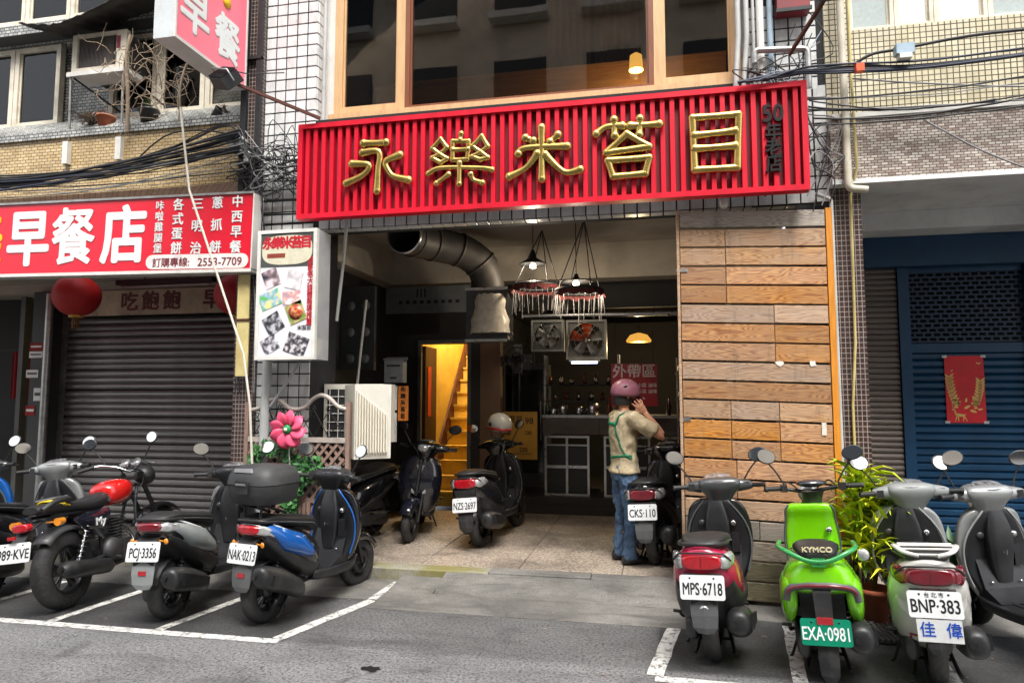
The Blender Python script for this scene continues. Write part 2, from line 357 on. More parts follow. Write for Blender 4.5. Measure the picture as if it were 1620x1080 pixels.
# arcade floor: bedding plus granite slabs
sw = MB().box(-15, 8, 6.15, 9.15, -.05, .112).build('arcade_floor', mat('slab_joint', (.05, .045, .04), .9)); struct(sw)
yy = 6.154
sl = {}
for j in range(4):
    dy = .745; xx = -4.9 + (j % 2) * .0
    while xx < 2.2:
        L = .92
        key = (L, dy)
        if key not in sl: sl[key] = MB().cbox(-L / 2 + .003, L / 2 - .003, 0, .03, -dy / 2 + .003, dy / 2 - .003, .004).xf(Matrix.Rotation(-pi / 2, 4, 'X')).mesh('slab', granite)
        # the -Y face of the chamfered box becomes the top
        inst('slab', sl[key], sw, (xx + L / 2, yy + dy / 2, .122 + random.uniform(-.002, .002))); xx += L
    yy += dy
# threshold steps of the shop
st = MB().box(-2.35, 1.45, 9.15, 9.45, .0, .2).build('step', mat('step_stone', srgb(58, 52, 50), .6, dirt=(.02, .02, .02))); struct(st)
struct(MB().box(-2.35, 1.45, 9.45, 13, .0, .3).build('shop_floor', mat('shop_floor', srgb(60, 56, 54), .5, dirt=(.02, .02, .02))))
struct(MB().box(-15, -4.02, 9.15, 9.3, 0, .12).build('side_floor_edge', apron_c))

# painted bay lines
def linepaint():
    m, nt, p = _nt('road_paint'); v = coords(nt)
    wear = ramp(nt, noise(nt, v, 14, 8, .88), .41, .5)
    c = mix(nt, wear, (.05, .05, .05), mix(nt, ramp(nt, noise(nt, v, 5, 5), .3, .7), (.55, .54, .5), (.72, .71, .68)))
    nt.links.new(c, p.inputs['Base Color']); p.inputs['Roughness'].default_value = .6; bump(nt, p, noise(nt, v, 130, 5, .8), .4, .005); return m
paint = linepaint()
def line(p0, p1, w, z=.004):
    z = z if isinstance(z, tuple) else (z, z); a_, b_ = Vector((*p0, z[0])), Vector((*p1, z[1])); d = (b_ - a_).normalized(); n = Vector((-d.y, d.x, 0)) * w / 2
    segs = 14; vs_, fs_ = [], []
    for i in range(segs + 1):
        q = a_.lerp(b_, i / segs); e = Vector((random.uniform(-.004, .004), random.uniform(-.004, .004), 0))
        vs_ += [tuple(q + n + e), tuple(q - n + e)]
    for i in range(segs): fs_.append((2 * i, 2 * i + 1, 2 * i + 3, 2 * i + 2))
    return struct(MB().add(vs_, fs_).build('parking_line', paint))
line((-9, 4.36), (-2.53, 4.38), .085)
line((-4.42, 4.424), (-4.33, 5.40), .08, .004); line((-3.5, 4.424), (-3.34, 5.40), .08, .004)
line((-2.57, 4.424), (-2.29, 5.41), .095); line((-2.288, 5.414), (-2.274, 5.6), .095, (.008, .0165)); line((-2.274, 5.602), (-2.256, 5.9), .095, (.0165, .023))
line((-5.34, 4.424), (-5.25, 5.40), .08)
line((-.02, 4.27), (4.6, 4.2), .085); line((-.02, 4.315), (.15, 5.48), .1); line((.80, 4.30), (.94, 5.48), .085); line((1.66, 4.29), (1.8, 5.48), .085); line((2.5, 4.28), (2.62, 5.48), .085)
# patch of tar on the road and a flat leaf
patch = []
for i in range(14):
    a_ = 2 * pi * i / 14; r_ = random.uniform(.6, 1.2); patch.append((-1.73 + .075 * r_ * cos(a_), 4.07 + .045 * r_ * sin(a_), .003))
struct(MB().add(patch, [tuple(range(14))]).build('tar_spot', mat('tar', (.008, .007, .006), .55)))

# ------------------------------------------------------------------ shophouse in the middle
mb_ = empty('shophouse', 'white tiled shophouse with brown window frames behind the big red sign', 'building', (-.9, 6, 0))
def bpart(nm, m, *boxes, parent=mb_):
    b = MB()
    for q in boxes: b.box(*q)
    o = b.build(nm, m, parent); o.matrix_parent_inverse = parent.matrix_basis.inverted(); return o
mb_.location = (0, 0, 0)
bpart('wall', grout, (-3.745, -3.2, 5.96, 6.5, .12, 7.5), (.84, 1.45, 5.96, 6.5, 3.26, 7.5), (1.2, 1.45, 5.96, 6.5, .12, 3.26), (-3.2, .84, 5.96, 6.2, 3.27, 4.36), (-3.2, .84, 6.0, 6.2, 6.4, 7.5))
TS = .112
tile_front = MB().cbox(-TS / 2 + .0065, TS / 2 - .0065, -.009, .006, -TS / 2 + .0065, TS / 2 - .0065, .002).mesh('tile', white_tile)
def tiles(x0, nx, z0, nz, y=5.96, skip=None):
    for i in range(nx):
        for j in range(nz):
            x, z = x0 + (i + .5) * TS, z0 + (j + .5) * TS
            if skip and skip(x, z): continue
            inst('tile', tile_front, mb_, (x, y + random.uniform(-.001, .001), z), (random.uniform(-.006, .006), 0, 0))
tiles(-3.75, 5, 4.13, 15)
tiles(-3.75, 5, 1.10, 20, skip=lambda x, z: 2.15 < z < 3.05)
for j in range(15):                                            # return of the pillar beside the window
    for i in range(3): inst('tile', tile_front, mb_, (-3.198, 5.965 + (i + .5) * TS, 4.13 + (j + .5) * TS), (0, 0, pi / 2))
tiles(.84, 5, 4.24, 7)
for i in range(40):                                            # tiled edge and soffit of the lintel
    x = -3.14 + (i + .5) * TS
    inst('tile', tile_front, mb_, (x, 5.96, 3.21 + .112))
    if i % 1 == 0: inst('tile', tile_front, mb_, (x, 6.02 + .0, 3.268), (pi / 2, 0, 0))
tiles(1.236, 2, 3.27, 9); tiles(-3.75, 5, 3.35, 7)
# upstairs windows
wz0, wz1 = 4.43, 6.4
def window(x0, x1, y, z0, z1, fr, gl, fw=.07, depth=.08, parent=mb_, name='window', sill=False):
    f = MB(); f.box(x0, x0 + fw, y, y + depth, z0, z1); f.box(x1 - fw, x1, y, y + depth, z0, z1)
    f.box(x0 + fw, x1 - fw, y + .002, y + depth, z0, z0 + fw); f.box(x0 + fw, x1 - fw, y + .002, y + depth, z1 - fw, z1)
    # inner bead
    b = .018
    f.box(x0 + fw, x0 + fw + b, y + .025, y + depth - .01, z0 + fw, z1 - fw); f.box(x1 - fw - b, x1 - fw, y + .025, y + depth - .01, z0 + fw, z1 - fw)
    o = f.build(name, fr, parent)
    MB().box(x0 + fw, x1 - fw, y + depth * .5, y + depth * .5 + .006, z0 + fw, z1 - fw).build('pane', gl, o); return o
window(-3.06, -2.32, 6.06, wz0, wz1, wood_frame, win_glass, .085)
brown_mull = mat('brown_mullion', srgb(122, 72, 46), .4, var=.12, dirt=srgb(80, 44, 30), stretch=(6, 6, .6))
window(-2.318, .05, 6.06, wz0, wz1, brown_mull, win_glass, .045)
window(.052, .80, 6.06, wz0, wz1, wood_frame, win_glass, .085)
bpart('window_sill', wood_frame, (-3.09, .83, 6.0, 6.06, 4.365, 4.428))
bpart('window_surround', white_paint, (-3.195, -3.062, 6.07, 6.2, 4.36, 6.4)); bpart('window_surround', white_paint, (.802, .845, 6.07, 6.2, 4.36, 6.4))
# room upstairs
room_m = mat('room_wall', srgb(88, 80, 72), .8, var=.2, vs=2)
bpart('upstairs_room', room_m, (-3.2, .84, 9.2, 9.3, 4.2, 6.6), (-3.3, -3.2, 6.5, 9.3, 4.2, 6.6), (.84, .94, 6.5, 9.3, 4.2, 6.6), (-3.2, .84, 6.2, 9.2, 4.2, 4.3), (-3.2, .84, 6.2, 9.2, 6.5, 6.6))
bpart('bar_ledge', mat('ledge_wood', srgb(182, 140, 96), .45, var=.25, stretch=(.6, 6, 6)), (-3.1, .8, 7.2, 7.26, 4.3, 5.22), (-3.1, .8, 7.15, 7.5, 5.22, 5.26))
cur = mat('curtain_cloth', srgb(126, 108, 84), .9, var=.2, stretch=(14, 14, .4))
for cx in (-.9, -.35):
    c = MB(); pts = []
    for i in range(33):
        t = i / 32; pts.append((cx + t * .5 - .25, 7.6 + .035 * sin(t * 40)))
    c.add([(x, y, z) for z in (5.3, 6.5) for x, y in pts], [(i, i + 1, 34 + i, 33 + i) for i in range(32)], True).build('curtain', cur, mb_)
ul = empty('upstairs_lamp', 'golden pendant lamp lit behind the upstairs window', 'lamp', (-.12, 6.75, 5.02))
MB().lathe([(.03, .14), (.10, .10), (.12, -.1), (.115, -.1), (.09, .09), (.02, .13)], seg=20).build('shade', emat('gold_shade', (.8, .5, .12), .8), ul); ul.scale = (.6, .6, .75); MB().cyl((0, 0, .14), (0, 0, 1.9), .005, 6).build('cord', cable_m, ul)
uld = bpy.data.lights.new('upstairs_light', 'POINT'); uld.energy = 11; uld.color = (1, .74, .4); uld.shadow_soft_size = .06
ulo = bpy.data.objects.new('upstairs_light', uld); COL.objects.link(ulo); ulo.parent = ul; ulo.location = (0, 0, -.14)
# arcade ceiling, beams and side walls
bpart('ceiling', plaster, (-3.3, 1.45, 6.2, 9.2, 3.56, 3.66))
bpart('beam', plaster, (-3.3, 1.45, 8.3, 8.6, 3.12, 3.558), (-3.55, -3.3, 6.5, 9.2, 3.12, 3.66), (-3.3, 1.45, 6.2, 6.45, 3.40, 3.558))
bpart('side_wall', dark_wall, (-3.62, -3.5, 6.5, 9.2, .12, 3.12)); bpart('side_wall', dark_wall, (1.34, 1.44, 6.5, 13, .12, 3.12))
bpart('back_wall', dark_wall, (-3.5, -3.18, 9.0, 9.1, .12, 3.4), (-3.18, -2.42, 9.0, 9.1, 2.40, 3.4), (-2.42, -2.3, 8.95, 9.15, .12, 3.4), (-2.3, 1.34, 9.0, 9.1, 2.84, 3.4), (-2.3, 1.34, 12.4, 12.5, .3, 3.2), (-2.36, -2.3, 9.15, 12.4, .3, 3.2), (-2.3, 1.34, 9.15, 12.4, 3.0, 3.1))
bpart('brown_pier', mat('brown_pier', srgb(112, 84, 66), .6, var=.2, stretch=(8, 8, .6)), (-2.298, -2.02, 8.97, 9.14, .2, 2.838))
# stairwell
sy = mat('stair_yellow', srgb(240, 204, 92), .6, var=.12, vs=4, dirt=srgb(190, 120, 30), dfac=.4)
bpart('stairwell_wall', sy, (-3.24, -3.18, 9.1, 13, .12, 4.4), (-2.36, -2.3002, 9.16, 12.9, .12, 4.4), (-3.18, -2.36, 12.6, 12.7, .12, 4.4), (-3.18, -2.36, 9.1, 12.6, 4.3, 4.4))
sts = mat('stair_paint', srgb(238, 200, 96), .6, var=.15, vs=6, dirt=srgb(120, 80, 40), dfac=.5)
for i in range(13):
    b = MB().box(-3.14, -2.362, 9.5 + i * .18, 9.5 + (i + 1) * .18 + .02, .12, .12 + .205 * (i + 1))
    b.box(-3.141, -2.363, 9.48 + i * .18, 9.5 + i * .18, .12 + .205 * (i + 1) - .03, .12 + .205 * (i + 1) + .002).build('stair_step', sts, mb_)
sk = MB(); sk.prism([(9.4, .12), (9.4, .42), (12.2, .42 + 2.8 * 1.139), (12.2, .12)], 'x', -3.176, -3.145); sk.build('stringer', mat('stair_stringer', srgb(84, 34, 24), .5), mb_)
bpart('door_leaf', mat('door_leaf_brown', srgb(66, 40, 30), .45), (-3.17, -3.12, 9.11, 9.6, .13, 2.38))
bpart('door_frame', mat('door_frame_grey', srgb(92, 94, 96), .45), (-3.179, -3.13, 8.94, 8.998, .12, 2.45), (-2.47, -2.421, 8.94, 8.998, .12, 2.45), (-3.129, -2.471, 8.94, 8.998, 2.402, 2.45))
bpart('light_strip', mat('orange_light', srgb(236, 84, 30), .6), (-3.118, -3.112, 9.2, 9.34, 1.4, 2.1))  # orange-red strip of light beside the door leaf, put in as flat colour
ld = bpy.data.lights.new('stairwell_lamp', 'POINT'); ld.energy = 60; ld.color = (1, .88, .6); ld.shadow_soft_size = .08
lo = bpy.data.objects.new('stairwell_lamp', ld); COL.objects.link(lo); lo.location = (-2.75, 10.1, 3.5)

# ------------------------------------------------------------------ breakfast shop building on the left
lb = empty('breakfast_shophouse', 'old shophouse with yellow tiled parapet and cream windows at left', 'building')
def lpart(nm, m, *boxes): return bpart(nm, m, *boxes, parent=lb)
lpart('parapet', yellow_tile, (-15, -3.96, 5.98, 6.3, 3.80, 4.42))
pl = MB(); pl.prism([(5.95, 4.42), (5.95, 4.50), (6.26, 4.74), (6.5, 4.74), (6.5, 4.42)], 'x', -15, -3.962); pl.build('ledge', mosaic_w, lb)
lpart('wall', mosaic_w, (-15, -3.962, 6.3, 6.5, 5.70, 5.98), (-15, -3.962, 6.4, 6.6, 4.744, 5.69))
lpart('upper_slab', mosaic_w, (-15, -3.962, 6.12, 6.5, 5.74, 5.86))
for x0, x1 in ((-10.3, -9.5), (-9.49, -8.7), (-8.1, -7.2), (-7.19, -6.57), (-5.9, -5.3), (-5.29, -4.7), (-4.69, -4.1)): window(x0, x1, 6.3, 4.745, 5.69, cream_frame, green_glass, .055, .07, lb)
for x0, x1 in ((-7.9, -7.1), (-7.09, -6.48), (-6.47, -5.9), (-5.89, -5.3)): window(x0, x1, 6.3, 5.985, 7.2, cream_frame, green_glass, .05, .07, lb)
for q in ((-7.15, -6.62, 6.385, 6.395, 4.83, 5.45), (-8.05, -7.25, 6.385, 6.395, 4.9, 5.6), (-7.05, -6.52, 6.385, 6.395, 6.1, 7.1), (-5.85, -5.35, 6.385, 6.395, 6.05, 7.1), (-5.24, -4.76, 6.385, 6.395, 4.8, 5.3)): lpart('blind', mat('roller_blind', srgb(200, 198, 186), .8, var=.15), q)
lpart('pillar', mosaic_brown, (-3.96, -3.748, 5.9, 6.5, .12, 7.5))
lpart('pillar_trim', dark_metal, (-3.96, -3.90, 5.86, 5.898, 3.2, 7.4), (-3.80, -3.748, 5.86, 5.898, 3.2, 7.4), (-3.96, -3.748, 5.85, 5.9, 5.0, 5.03))
lpart('ceiling', plaster, (-15, -3.7, 6.3, 9.1, 3.12, 3.2))
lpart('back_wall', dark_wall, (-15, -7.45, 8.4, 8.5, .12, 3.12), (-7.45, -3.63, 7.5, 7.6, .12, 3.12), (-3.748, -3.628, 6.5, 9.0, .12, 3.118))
lpart('shop_fascia', plaster, (-15, -3.75, 7.3, 7.498, 3.0, 3.118))
lpart('door_pillar', mat('pillar_dark', srgb(52, 52, 52), .6, var=.3, dirt=srgb(34, 34, 34)), (-7.7, -7.42, 7.2, 7.498, .12, 3.0))
lpart('post', mat('post_grey', srgb(84, 84, 80), .6, dirt=srgb(50, 50, 50)), (-8.22, -8.15, 7.5, 7.6, .12, 3.0))
# roller shutter: one slat per object
sh_m = mat('shutter_slat', srgb(112, 108, 106), .36, .6, var=.25, vs=5, rand=.12, dirt=srgb(46, 40, 36), dfac=.6, stretch=(.5, 4, 4))
rs = empty('roller_shutter', 'closed dark metal roller shutter under the breakfast sign', 'shutter')
prof = [(0, 0), (-.012, .012), (-.016, .032), (-.012, .055), (-.002, .074), (.004, .084), (.006, .084), (.006, 0)]
slat = MB().prism(prof, 'x', -7.40, -3.78).mesh('slat', sh_m)
for i in range(30): inst('slat', slat, rs, (0, 7.42 + random.uniform(-.003, .003), .16 + i * .084), (random.uniform(-.05, .05), random.uniform(-.0012, .0012), 0))
MB().box(-7.42, -7.36, 7.37, 7.405, .12, 2.75).build('guide_rail', galv, rs)

# ------------------------------------------------------------------ building on the right
rb = empty('right_shophouse', 'beige mosaic tiled shophouse with speckled brick band at right', 'building')
def rpart(nm, m, *boxes): return bpart(nm, m, *boxes, parent=rb)
rpart('wall', beige_tile, (1.452, 8, 5.95, 6.2, 3.95, 4.72), (1.452, 1.66, 5.95, 6.2, 4.72, 7.5))
rpart('window_head', beige_tile, (1.66, 8, 6.12, 6.2, 6.5, 7.5))
rpart('ledge', white_paint, (1.452, 8, 5.83, 5.948, 3.925, 3.965))
rpart('brick_band', brick_tile, (1.452, 8, 5.85, 6.2, 3.42, 3.924))
rpart('drip_edge', plaster_grey, (1.452, 8, 5.84, 6.2, 3.38, 3.418))
rpart('pillar', mosaic_brown, (1.452, 1.69, 5.95, 6.4, .12, 3.378))
rpart('ceiling', plaster_grey, (1.46, 8, 6.2, 9.1, 3.43, 3.5))
rpart('beam', plaster_grey, (1.46, 8, 7.0, 7.44, 3.25, 3.428))
frost = mat('frosted_glass', srgb(168, 178, 178), .25, var=.12, vs=30, bmp=.3, bs=90)
blind_m = mat('white_blind', srgb(206, 212, 212), .6, var=.08, stretch=(12, 1, .5))
for x0, x1, gm in ((1.66, 2.02, frost), (2.024, 2.32, blind_m), (2.324, 2.72, blind_m), (2.724, 3.4, frost), (3.404, 4.1, frost)): window(x0, x1, 6.0, 4.735, 6.5, cream_frame, gm, .03, .06, rb)
# shutter strip beside the pillar
ss = empty('side_shutter', 'narrow grey brown shutter between mosaic pillar and blue gate', 'shutter')
sm2 = mat('shutter_brown', srgb(116, 106, 100), .45, .4, var=.2, rand=.12, dirt=srgb(64, 54, 48), dfac=.5, stretch=(.5, 4, 4))
sl2 = MB().prism([(0, 0), (-.011, .008), (-.014, .026), (-.008, .046), (.004, .056), (.004, 0)], 'x', 1.7, 2.395).mesh('slat', sm2)
for i in range(50): inst('slat', sl2, ss, (0, 7.42, .16 + i * .056))
# blue gate
bl = mat('blue_enamel', srgb(4, 58, 92), .42, .1, var=.2, vs=4, rand=.08, dirt=srgb(8, 34, 54), dfac=.5)
bl2 = mat('blue_dark', srgb(10, 40, 66), .5, .1, var=.2)
gt = empty('blue_gate', 'dark blue slatted metal gate with perforated top panel', 'gate')
MB().box(2.08, 6, 7.3, 7.46, 2.95, 3.248).build('lintel', bl, gt)
MB().box(2.40, 2.50, 7.38, 7.50, .12, 2.949).build('post', bl, gt); MB().box(3.53, 3.62, 7.38, 7.50, .12, 2.949).build('post', bl, gt); MB().box(4.8, 4.9, 7.38, 7.5, .12, 2.949).build('post', bl, gt)
MB().box(2.50, 3.53, 7.42, 7.48, 2.10, 2.19).build('rail', bl, gt); MB().box(2.50, 3.53, 7.425, 7.47, 2.90, 2.948).build('rail', bl, gt)
gsl = MB().prism([(0, 0), (-.02, .02), (-.02, .056), (0, .072), (.008, .072), (.008, 0)], 'x', 2.502, 3.528).mesh('slat', bl)
for i in range(27): inst('slat', gsl, gt, (0, 7.45 + random.uniform(-.002, .002), .15 + i * .0722), (random.uniform(-.04, .04), 0, 0))
gsr = MB().prism([(0, 0), (-.02, .02), (-.02, .056), (0, .072), (.008, .072), (.008, 0)], 'x', 3.622, 4.798).mesh('slat', bl)
for i in range(38): inst('slat', gsr, gt, (0, 7.45, .15 + i * .0722))
# perforated lattice: bars crossing in front of the dark hall
lat = MB()
for i in range(16): z = 2.2 + i * .046; lat.box(2.502, 3.528, 7.44, 7.446, z, z + .018)
for i in range(26):
    x = 2.505 + i * .04
    for j in range(8): z = 2.2 + j * .092 + (i % 2) * .046; lat.box(x, x + .022, 7.438, 7.4385, z + .014, z + .05)
lat.build('perforated_panel', bl2, gt)
tape = mat('silver_tape', (.6, .6, .62), .3, .6)
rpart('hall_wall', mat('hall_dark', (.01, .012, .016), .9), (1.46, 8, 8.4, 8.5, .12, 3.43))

# ------------------------------------------------------------------ the big red sign
gold = mat('gold_leaf', (.55, .40, .12), .27, .92, var=.2, vs=7, dirt=(.26, .17, .05), dfac=.5)
black_letter = mat('black_letter', (.008, .008, .009), .35)
red_back = mat('red_back', srgb(112, 8, 26), .5, var=.15)
sg = empty('shop_sign', 'wide red slatted shop sign with five gold characters over the entrance', 'sign')
SX0, SX1, SZ0, SZ1, SY = -3.20, 1.24, 3.295, 4.19, 5.66
MB().box(SX0 + .02, SX1 - .02, SY + .05, SY + .07, SZ0 + .02, SZ1 - .02).build('backing', red_back, sg)
fr = .045
for nm, q in (('frame_rail', (SX0, SX1, SY - .02, SY + .085, SZ1 - fr, SZ1)), ('frame_rail', (SX0, SX1, SY - .02, SY + .085, SZ0, SZ0 + fr)),
              ('frame_stile', (SX0, SX0 + fr, SY - .019, SY + .084, SZ0 + fr, SZ1 - fr)), ('frame_stile', (SX1 - fr, SX1, SY - .019, SY + .084, SZ0 + fr, SZ1 - fr))):
    MB().box(*q).build(nm, red_paint, sg)
NS = 54; pitch = (SX1 - SX0 - 2 * fr) / NS
sl_ = MB().prism([(-pitch * .26, .05), (-pitch * .25, .004), (-pitch * .225, 0), (pitch * .225, 0), (pitch * .25, .004), (pitch * .26, .05)], 'z', SZ0 + fr, SZ1 - fr).mesh('slat', red_paint)
for i in range(NS): inst('slat', sl_, sg, (SX0 + fr + (i + .5) * pitch + random.uniform(-.0018, .0018), SY + random.uniform(-.002, .002), 0), (0, 0, random.uniform(-.02, .02)))
LET = {
 'character_yong': [[(-2.545, 3.957), (-2.327, 3.948)], [(-2.552, 3.87), (-2.392, 3.865), (-2.398, 3.7), (-2.404, 3.507)], [(-2.651, 3.772), (-2.486, 3.75), (-2.539, 3.663), (-2.702, 3.595)], [(-2.191, 3.821), (-2.324, 3.77), (-2.296, 3.681), (-2.241, 3.626), (-2.108, 3.586)]],
 'character_le': [[(-1.891, 3.859), (-1.814, 3.939), (-1.752, 3.857), (-1.821, 3.802), (-1.891, 3.859)], [(-1.821, 3.802), (-1.751, 3.755), (-1.812, 3.725), (-1.89, 3.773), (-1.821, 3.802)], [(-1.624, 3.972), (-1.632, 3.916)], [(-1.701, 3.909), (-1.555, 3.898), (-1.566, 3.736), (-1.699, 3.739), (-1.701, 3.909)], [(-1.7, 3.831), (-1.559, 3.824)], [(-1.52, 3.848), (-1.436, 3.934), (-1.379, 3.837), (-1.444, 3.791), (-1.52, 3.848)], [(-1.444, 3.791), (-1.379, 3.736), (-1.452, 3.724), (-1.52, 3.755), (-1.444, 3.791)], [(-1.92, 3.63), (-1.803, 3.673), (-1.46, 3.649), (-1.342, 3.624)], [(-1.634, 3.704), (-1.636, 3.518)], [(-1.733, 3.609), (-1.845, 3.535)], [(-1.531, 3.595), (-1.502, 3.543), (-1.426, 3.513)]],
 'character_mi': [[(-1.049, 3.889), (-0.979, 3.857)], [(-0.766, 3.893), (-0.832, 3.836)], [(-1.111, 3.751), (-1.041, 3.799), (-0.686, 3.786)], [(-0.907, 3.966), (-0.906, 3.517)], [(-0.945, 3.739), (-1.041, 3.623), (-1.19, 3.553)], [(-0.875, 3.725), (-0.764, 3.603), (-0.687, 3.555), (-0.577, 3.573)]],
 'character_tai': [[(-0.439, 3.875), (-0.355, 3.929), (-0.221, 3.927)], [(-0.29, 3.985), (-0.285, 3.846)], [(-0.155, 3.921), (0.082, 3.916)], [(-0.075, 3.975), (-0.082, 3.838)], [(-0.186, 3.855), (-0.357, 3.704), (-0.002, 3.729), (-0.186, 3.855)], [(-0.345, 3.634), (-0.004, 3.636), (-0.039, 3.502), (-0.301, 3.494), (-0.345, 3.634)]],
 'character_mu': [[(0.348, 3.948), (0.713, 3.947), (0.691, 3.506), (0.358, 3.509), (0.348, 3.948)], [(0.361, 3.798), (0.683, 3.81)], [(0.362, 3.685), (0.68, 3.686)]]}
for nm, strokes in LET.items():
    b = MB()
    thin = .72 if nm == 'character_le' else 1
    for si, s_ in enumerate(strokes):
        closed = len(s_) > 3 and s_[0] == s_[-1]
        P3 = [Vector((x, SY - .026, z)) for x, z in s_]
        yo = -.0015 * si
        if closed:                                             # frames: each side its own bar with knuckled corners
            for i in range(len(P3) - 1):
                b.tube([P3[i] + Vector((0, yo, 0)), P3[i].lerp(P3[i + 1], .5) + Vector((0, yo, 0)), P3[i + 1] + Vector((0, yo, 0))], [.034 * thin, .029 * thin, .034 * thin], 12, flat=((0, 1, 0), .75))
                b.ball(tuple(P3[i] + Vector((0, yo, 0))), .035 * thin, 12, 8, (1, .75, 1))
        else:
            pp = smooth_path(P3, 5); n_ = len(pp)
            rr = [(.037 - .010 * sin(pi * i / (n_ - 1))) * (thin + .06) for i in range(n_)]
            b.tube([p + Vector((0, yo, 0)) for p in pp], rr, 12, flat=((0, 1, 0), .75))
            b.ball(tuple(pp[0] + Vector((0, yo, 0))), rr[0] * 1.03, 12, 8, (1, .75, 1)); b.ball(tuple(pp[-1] + Vector((0, yo, 0))), rr[-1] * 1.03, 12, 8, (1, .75, 1))
    b.build(nm, gold, sg)
for s_, z, sz in (('50', 3.93, .2), ('年', 3.775, .155), ('老', 3.645, .155), ('店', 3.515, .155)):
    text('small_character', s_, sz, black_letter, sg, (.975, SY - .012, z), extrude=.012, bold=.004, sx=.85)
for x in (-2.9, -.9, .95):
    b = MB(); b.tube([(x, SY + .08, SZ1 - .06), (x, 5.96, SZ1 - .02)], .012, 6); b.tube([(x, SY + .08, SZ0 + .1), (x, 5.96, SZ0 + .06)], .012, 6); b.build('bracket', dark_metal, sg)

# ------------------------------------------------------------------ red breakfast sign (hangs a little out of level)
bs_red = mat('sign_film_red', srgb(214, 14, 44), .3, var=.1, vs=2, dirt=srgb(170, 8, 34), dfac=.4)
wlet = mat('white_letter', srgb(226, 232, 230), .4, var=.05)
shl = mat('letter_shadow', srgb(150, 120, 120), .5)
bsn = empty('breakfast_sign', 'red breakfast shop signboard with white characters and phone number', 'sign', (-3.70, 5.72, 2.85), (0, R(1.0), 0))
MB().box(-5.2, 0, .004, .14, .02, .74).build('panel', bs_red, bsn)
MB().box(-5.2, .01, -.012, .145, -.012, .0195).build('frame_rail', white_paint, bsn); MB().box(-5.2, .01, -.012, .145, .7405, .762).build('frame_rail', galv, bsn); MB().box(.0005, .014, -.012, .145, .02, .74).build('frame_stile', white_paint, bsn)
def stext(s_, size, x, z, m=wlet, bold=.0, sx=1, nm='character', d=.004): return text(nm, s_, size, m, bsn, (x, 0.0, z), extrude=d, bold=bold, sx=sx)
for s_, x in (('早', -2.54), ('餐', -2.0), ('店', -1.41)): stext(s_, .61, x, .345, bold=.012 if s_ == '餐' else .017, sx=.86)
stext('美', .62, -3.16, .36, mat('yellow_letter', srgb(250, 190, 20), .4), bold=.016)
for s_, x, z0, z1 in (('中西早餐', -.17, .675, .235), ('蔥抓餅', -.385, .67, .24), ('三明治', -.597, .668, .235), ('各式蛋餅', -.81, .67, .24), ('咔啦雞腿堡', -1.017, .668, .245)):
    n_ = len(s_)
    for i, ch in enumerate(s_): stext(ch, .125 if n_ < 5 else .098, x, z0 + (z1 - z0) * i / (n_ - 1) - .012, bold=.0022 if n_ < 5 else .0012)
pill = MB(); pr = .07; pts = [(-1.07 + pr * cos(a), .105 + pr * sin(a)) for a in [pi / 2 + pi * i / 10 for i in range(11)]] + [(-.1 + pr * cos(a), .098 + pr * sin(a)) for a in [-pi / 2 + pi * i / 10 for i in range(11)]]
pill.prism(pts, 'y', -.002, .006).build('phone_label', mat('white_film', srgb(232, 226, 222), .4), bsn)
pm = mat('maroon_letter', srgb(120, 20, 40), .5)
text('phone_caption', '訂購專線:', .098, pm, bsn, (-.86, -.003, .09), extrude=.002, bold=.0008); text('phone_number', '2553-7709', .11, pm, bsn, (-.33, -.003, .088), extrude=.002, bold=.0008)

# ------------------------------------------------------------------ pink projecting sign
pk = mat('faded_pink_film', srgb(248, 128, 146), .35, var=.06, vs=2, dirt=srgb(226, 90, 110), dfac=.4)
ps = empty('projecting_sign', 'faded pink lightbox sign sticking out above the parapet', 'sign')
px0, px1, py0, py1, pz0, pz1 = -4.07, -3.87, 4.78, 5.8, 4.66, 6.3
MB().box(px0, px1 - .004, py0, py1, pz0, pz1).build('case', mat('sign_case', srgb(206, 212, 214), .4, .2, var=.08, dirt=srgb(150, 140, 130), dfac=.3), ps)
MB().box(px1 - .0035, px1, py0 + .02, py1 - .02, pz0 + .03, pz1).build('face', pk, ps)
for q in ((px1 - .004, px1 + .008, py0, py1, pz0, pz0 + .028), (px1 - .004, px1 + .008, py0, py0 + .019, pz0 + .0285, pz1), (px1 - .004, px1 + .008, py1 - .019, py1, pz0 + .0285, pz1)): MB().box(*q).build('edge_trim', white_paint, ps)
for ch, y, z in (('早', 5.03, 4.99), ('餐', 5.49, 4.985)):
    text('character_shade', ch, .44, mat('pink_shade', srgb(196, 150, 150), .5), ps, (px1 + .0012, y + .012, z - .012), (pi / 2, 0, pi / 2), .001, .012, .9)
    text('character', ch, .44, wlet, ps, (px1 + .004, y, z), (pi / 2, 0, pi / 2), .001, .012, .9)
MB().lathe([(.0001, -.004), (.06, -.004), (.06, .004), (.0001, .004)], (px1 + .004, 5.46, 5.36), 'x', 20).build('sun_mark', mat('sun_yellow', srgb(250, 196, 30), .4), ps)
b = MB(); b.box(-3.95, -3.91, 5.8, 6.0, 4.9, 4.94); b.box(-3.95, -3.91, 5.8, 6.0, 5.6, 5.64); b.build('bracket', rust, ps); ps.children[-1]['kind'] = 'stuff'

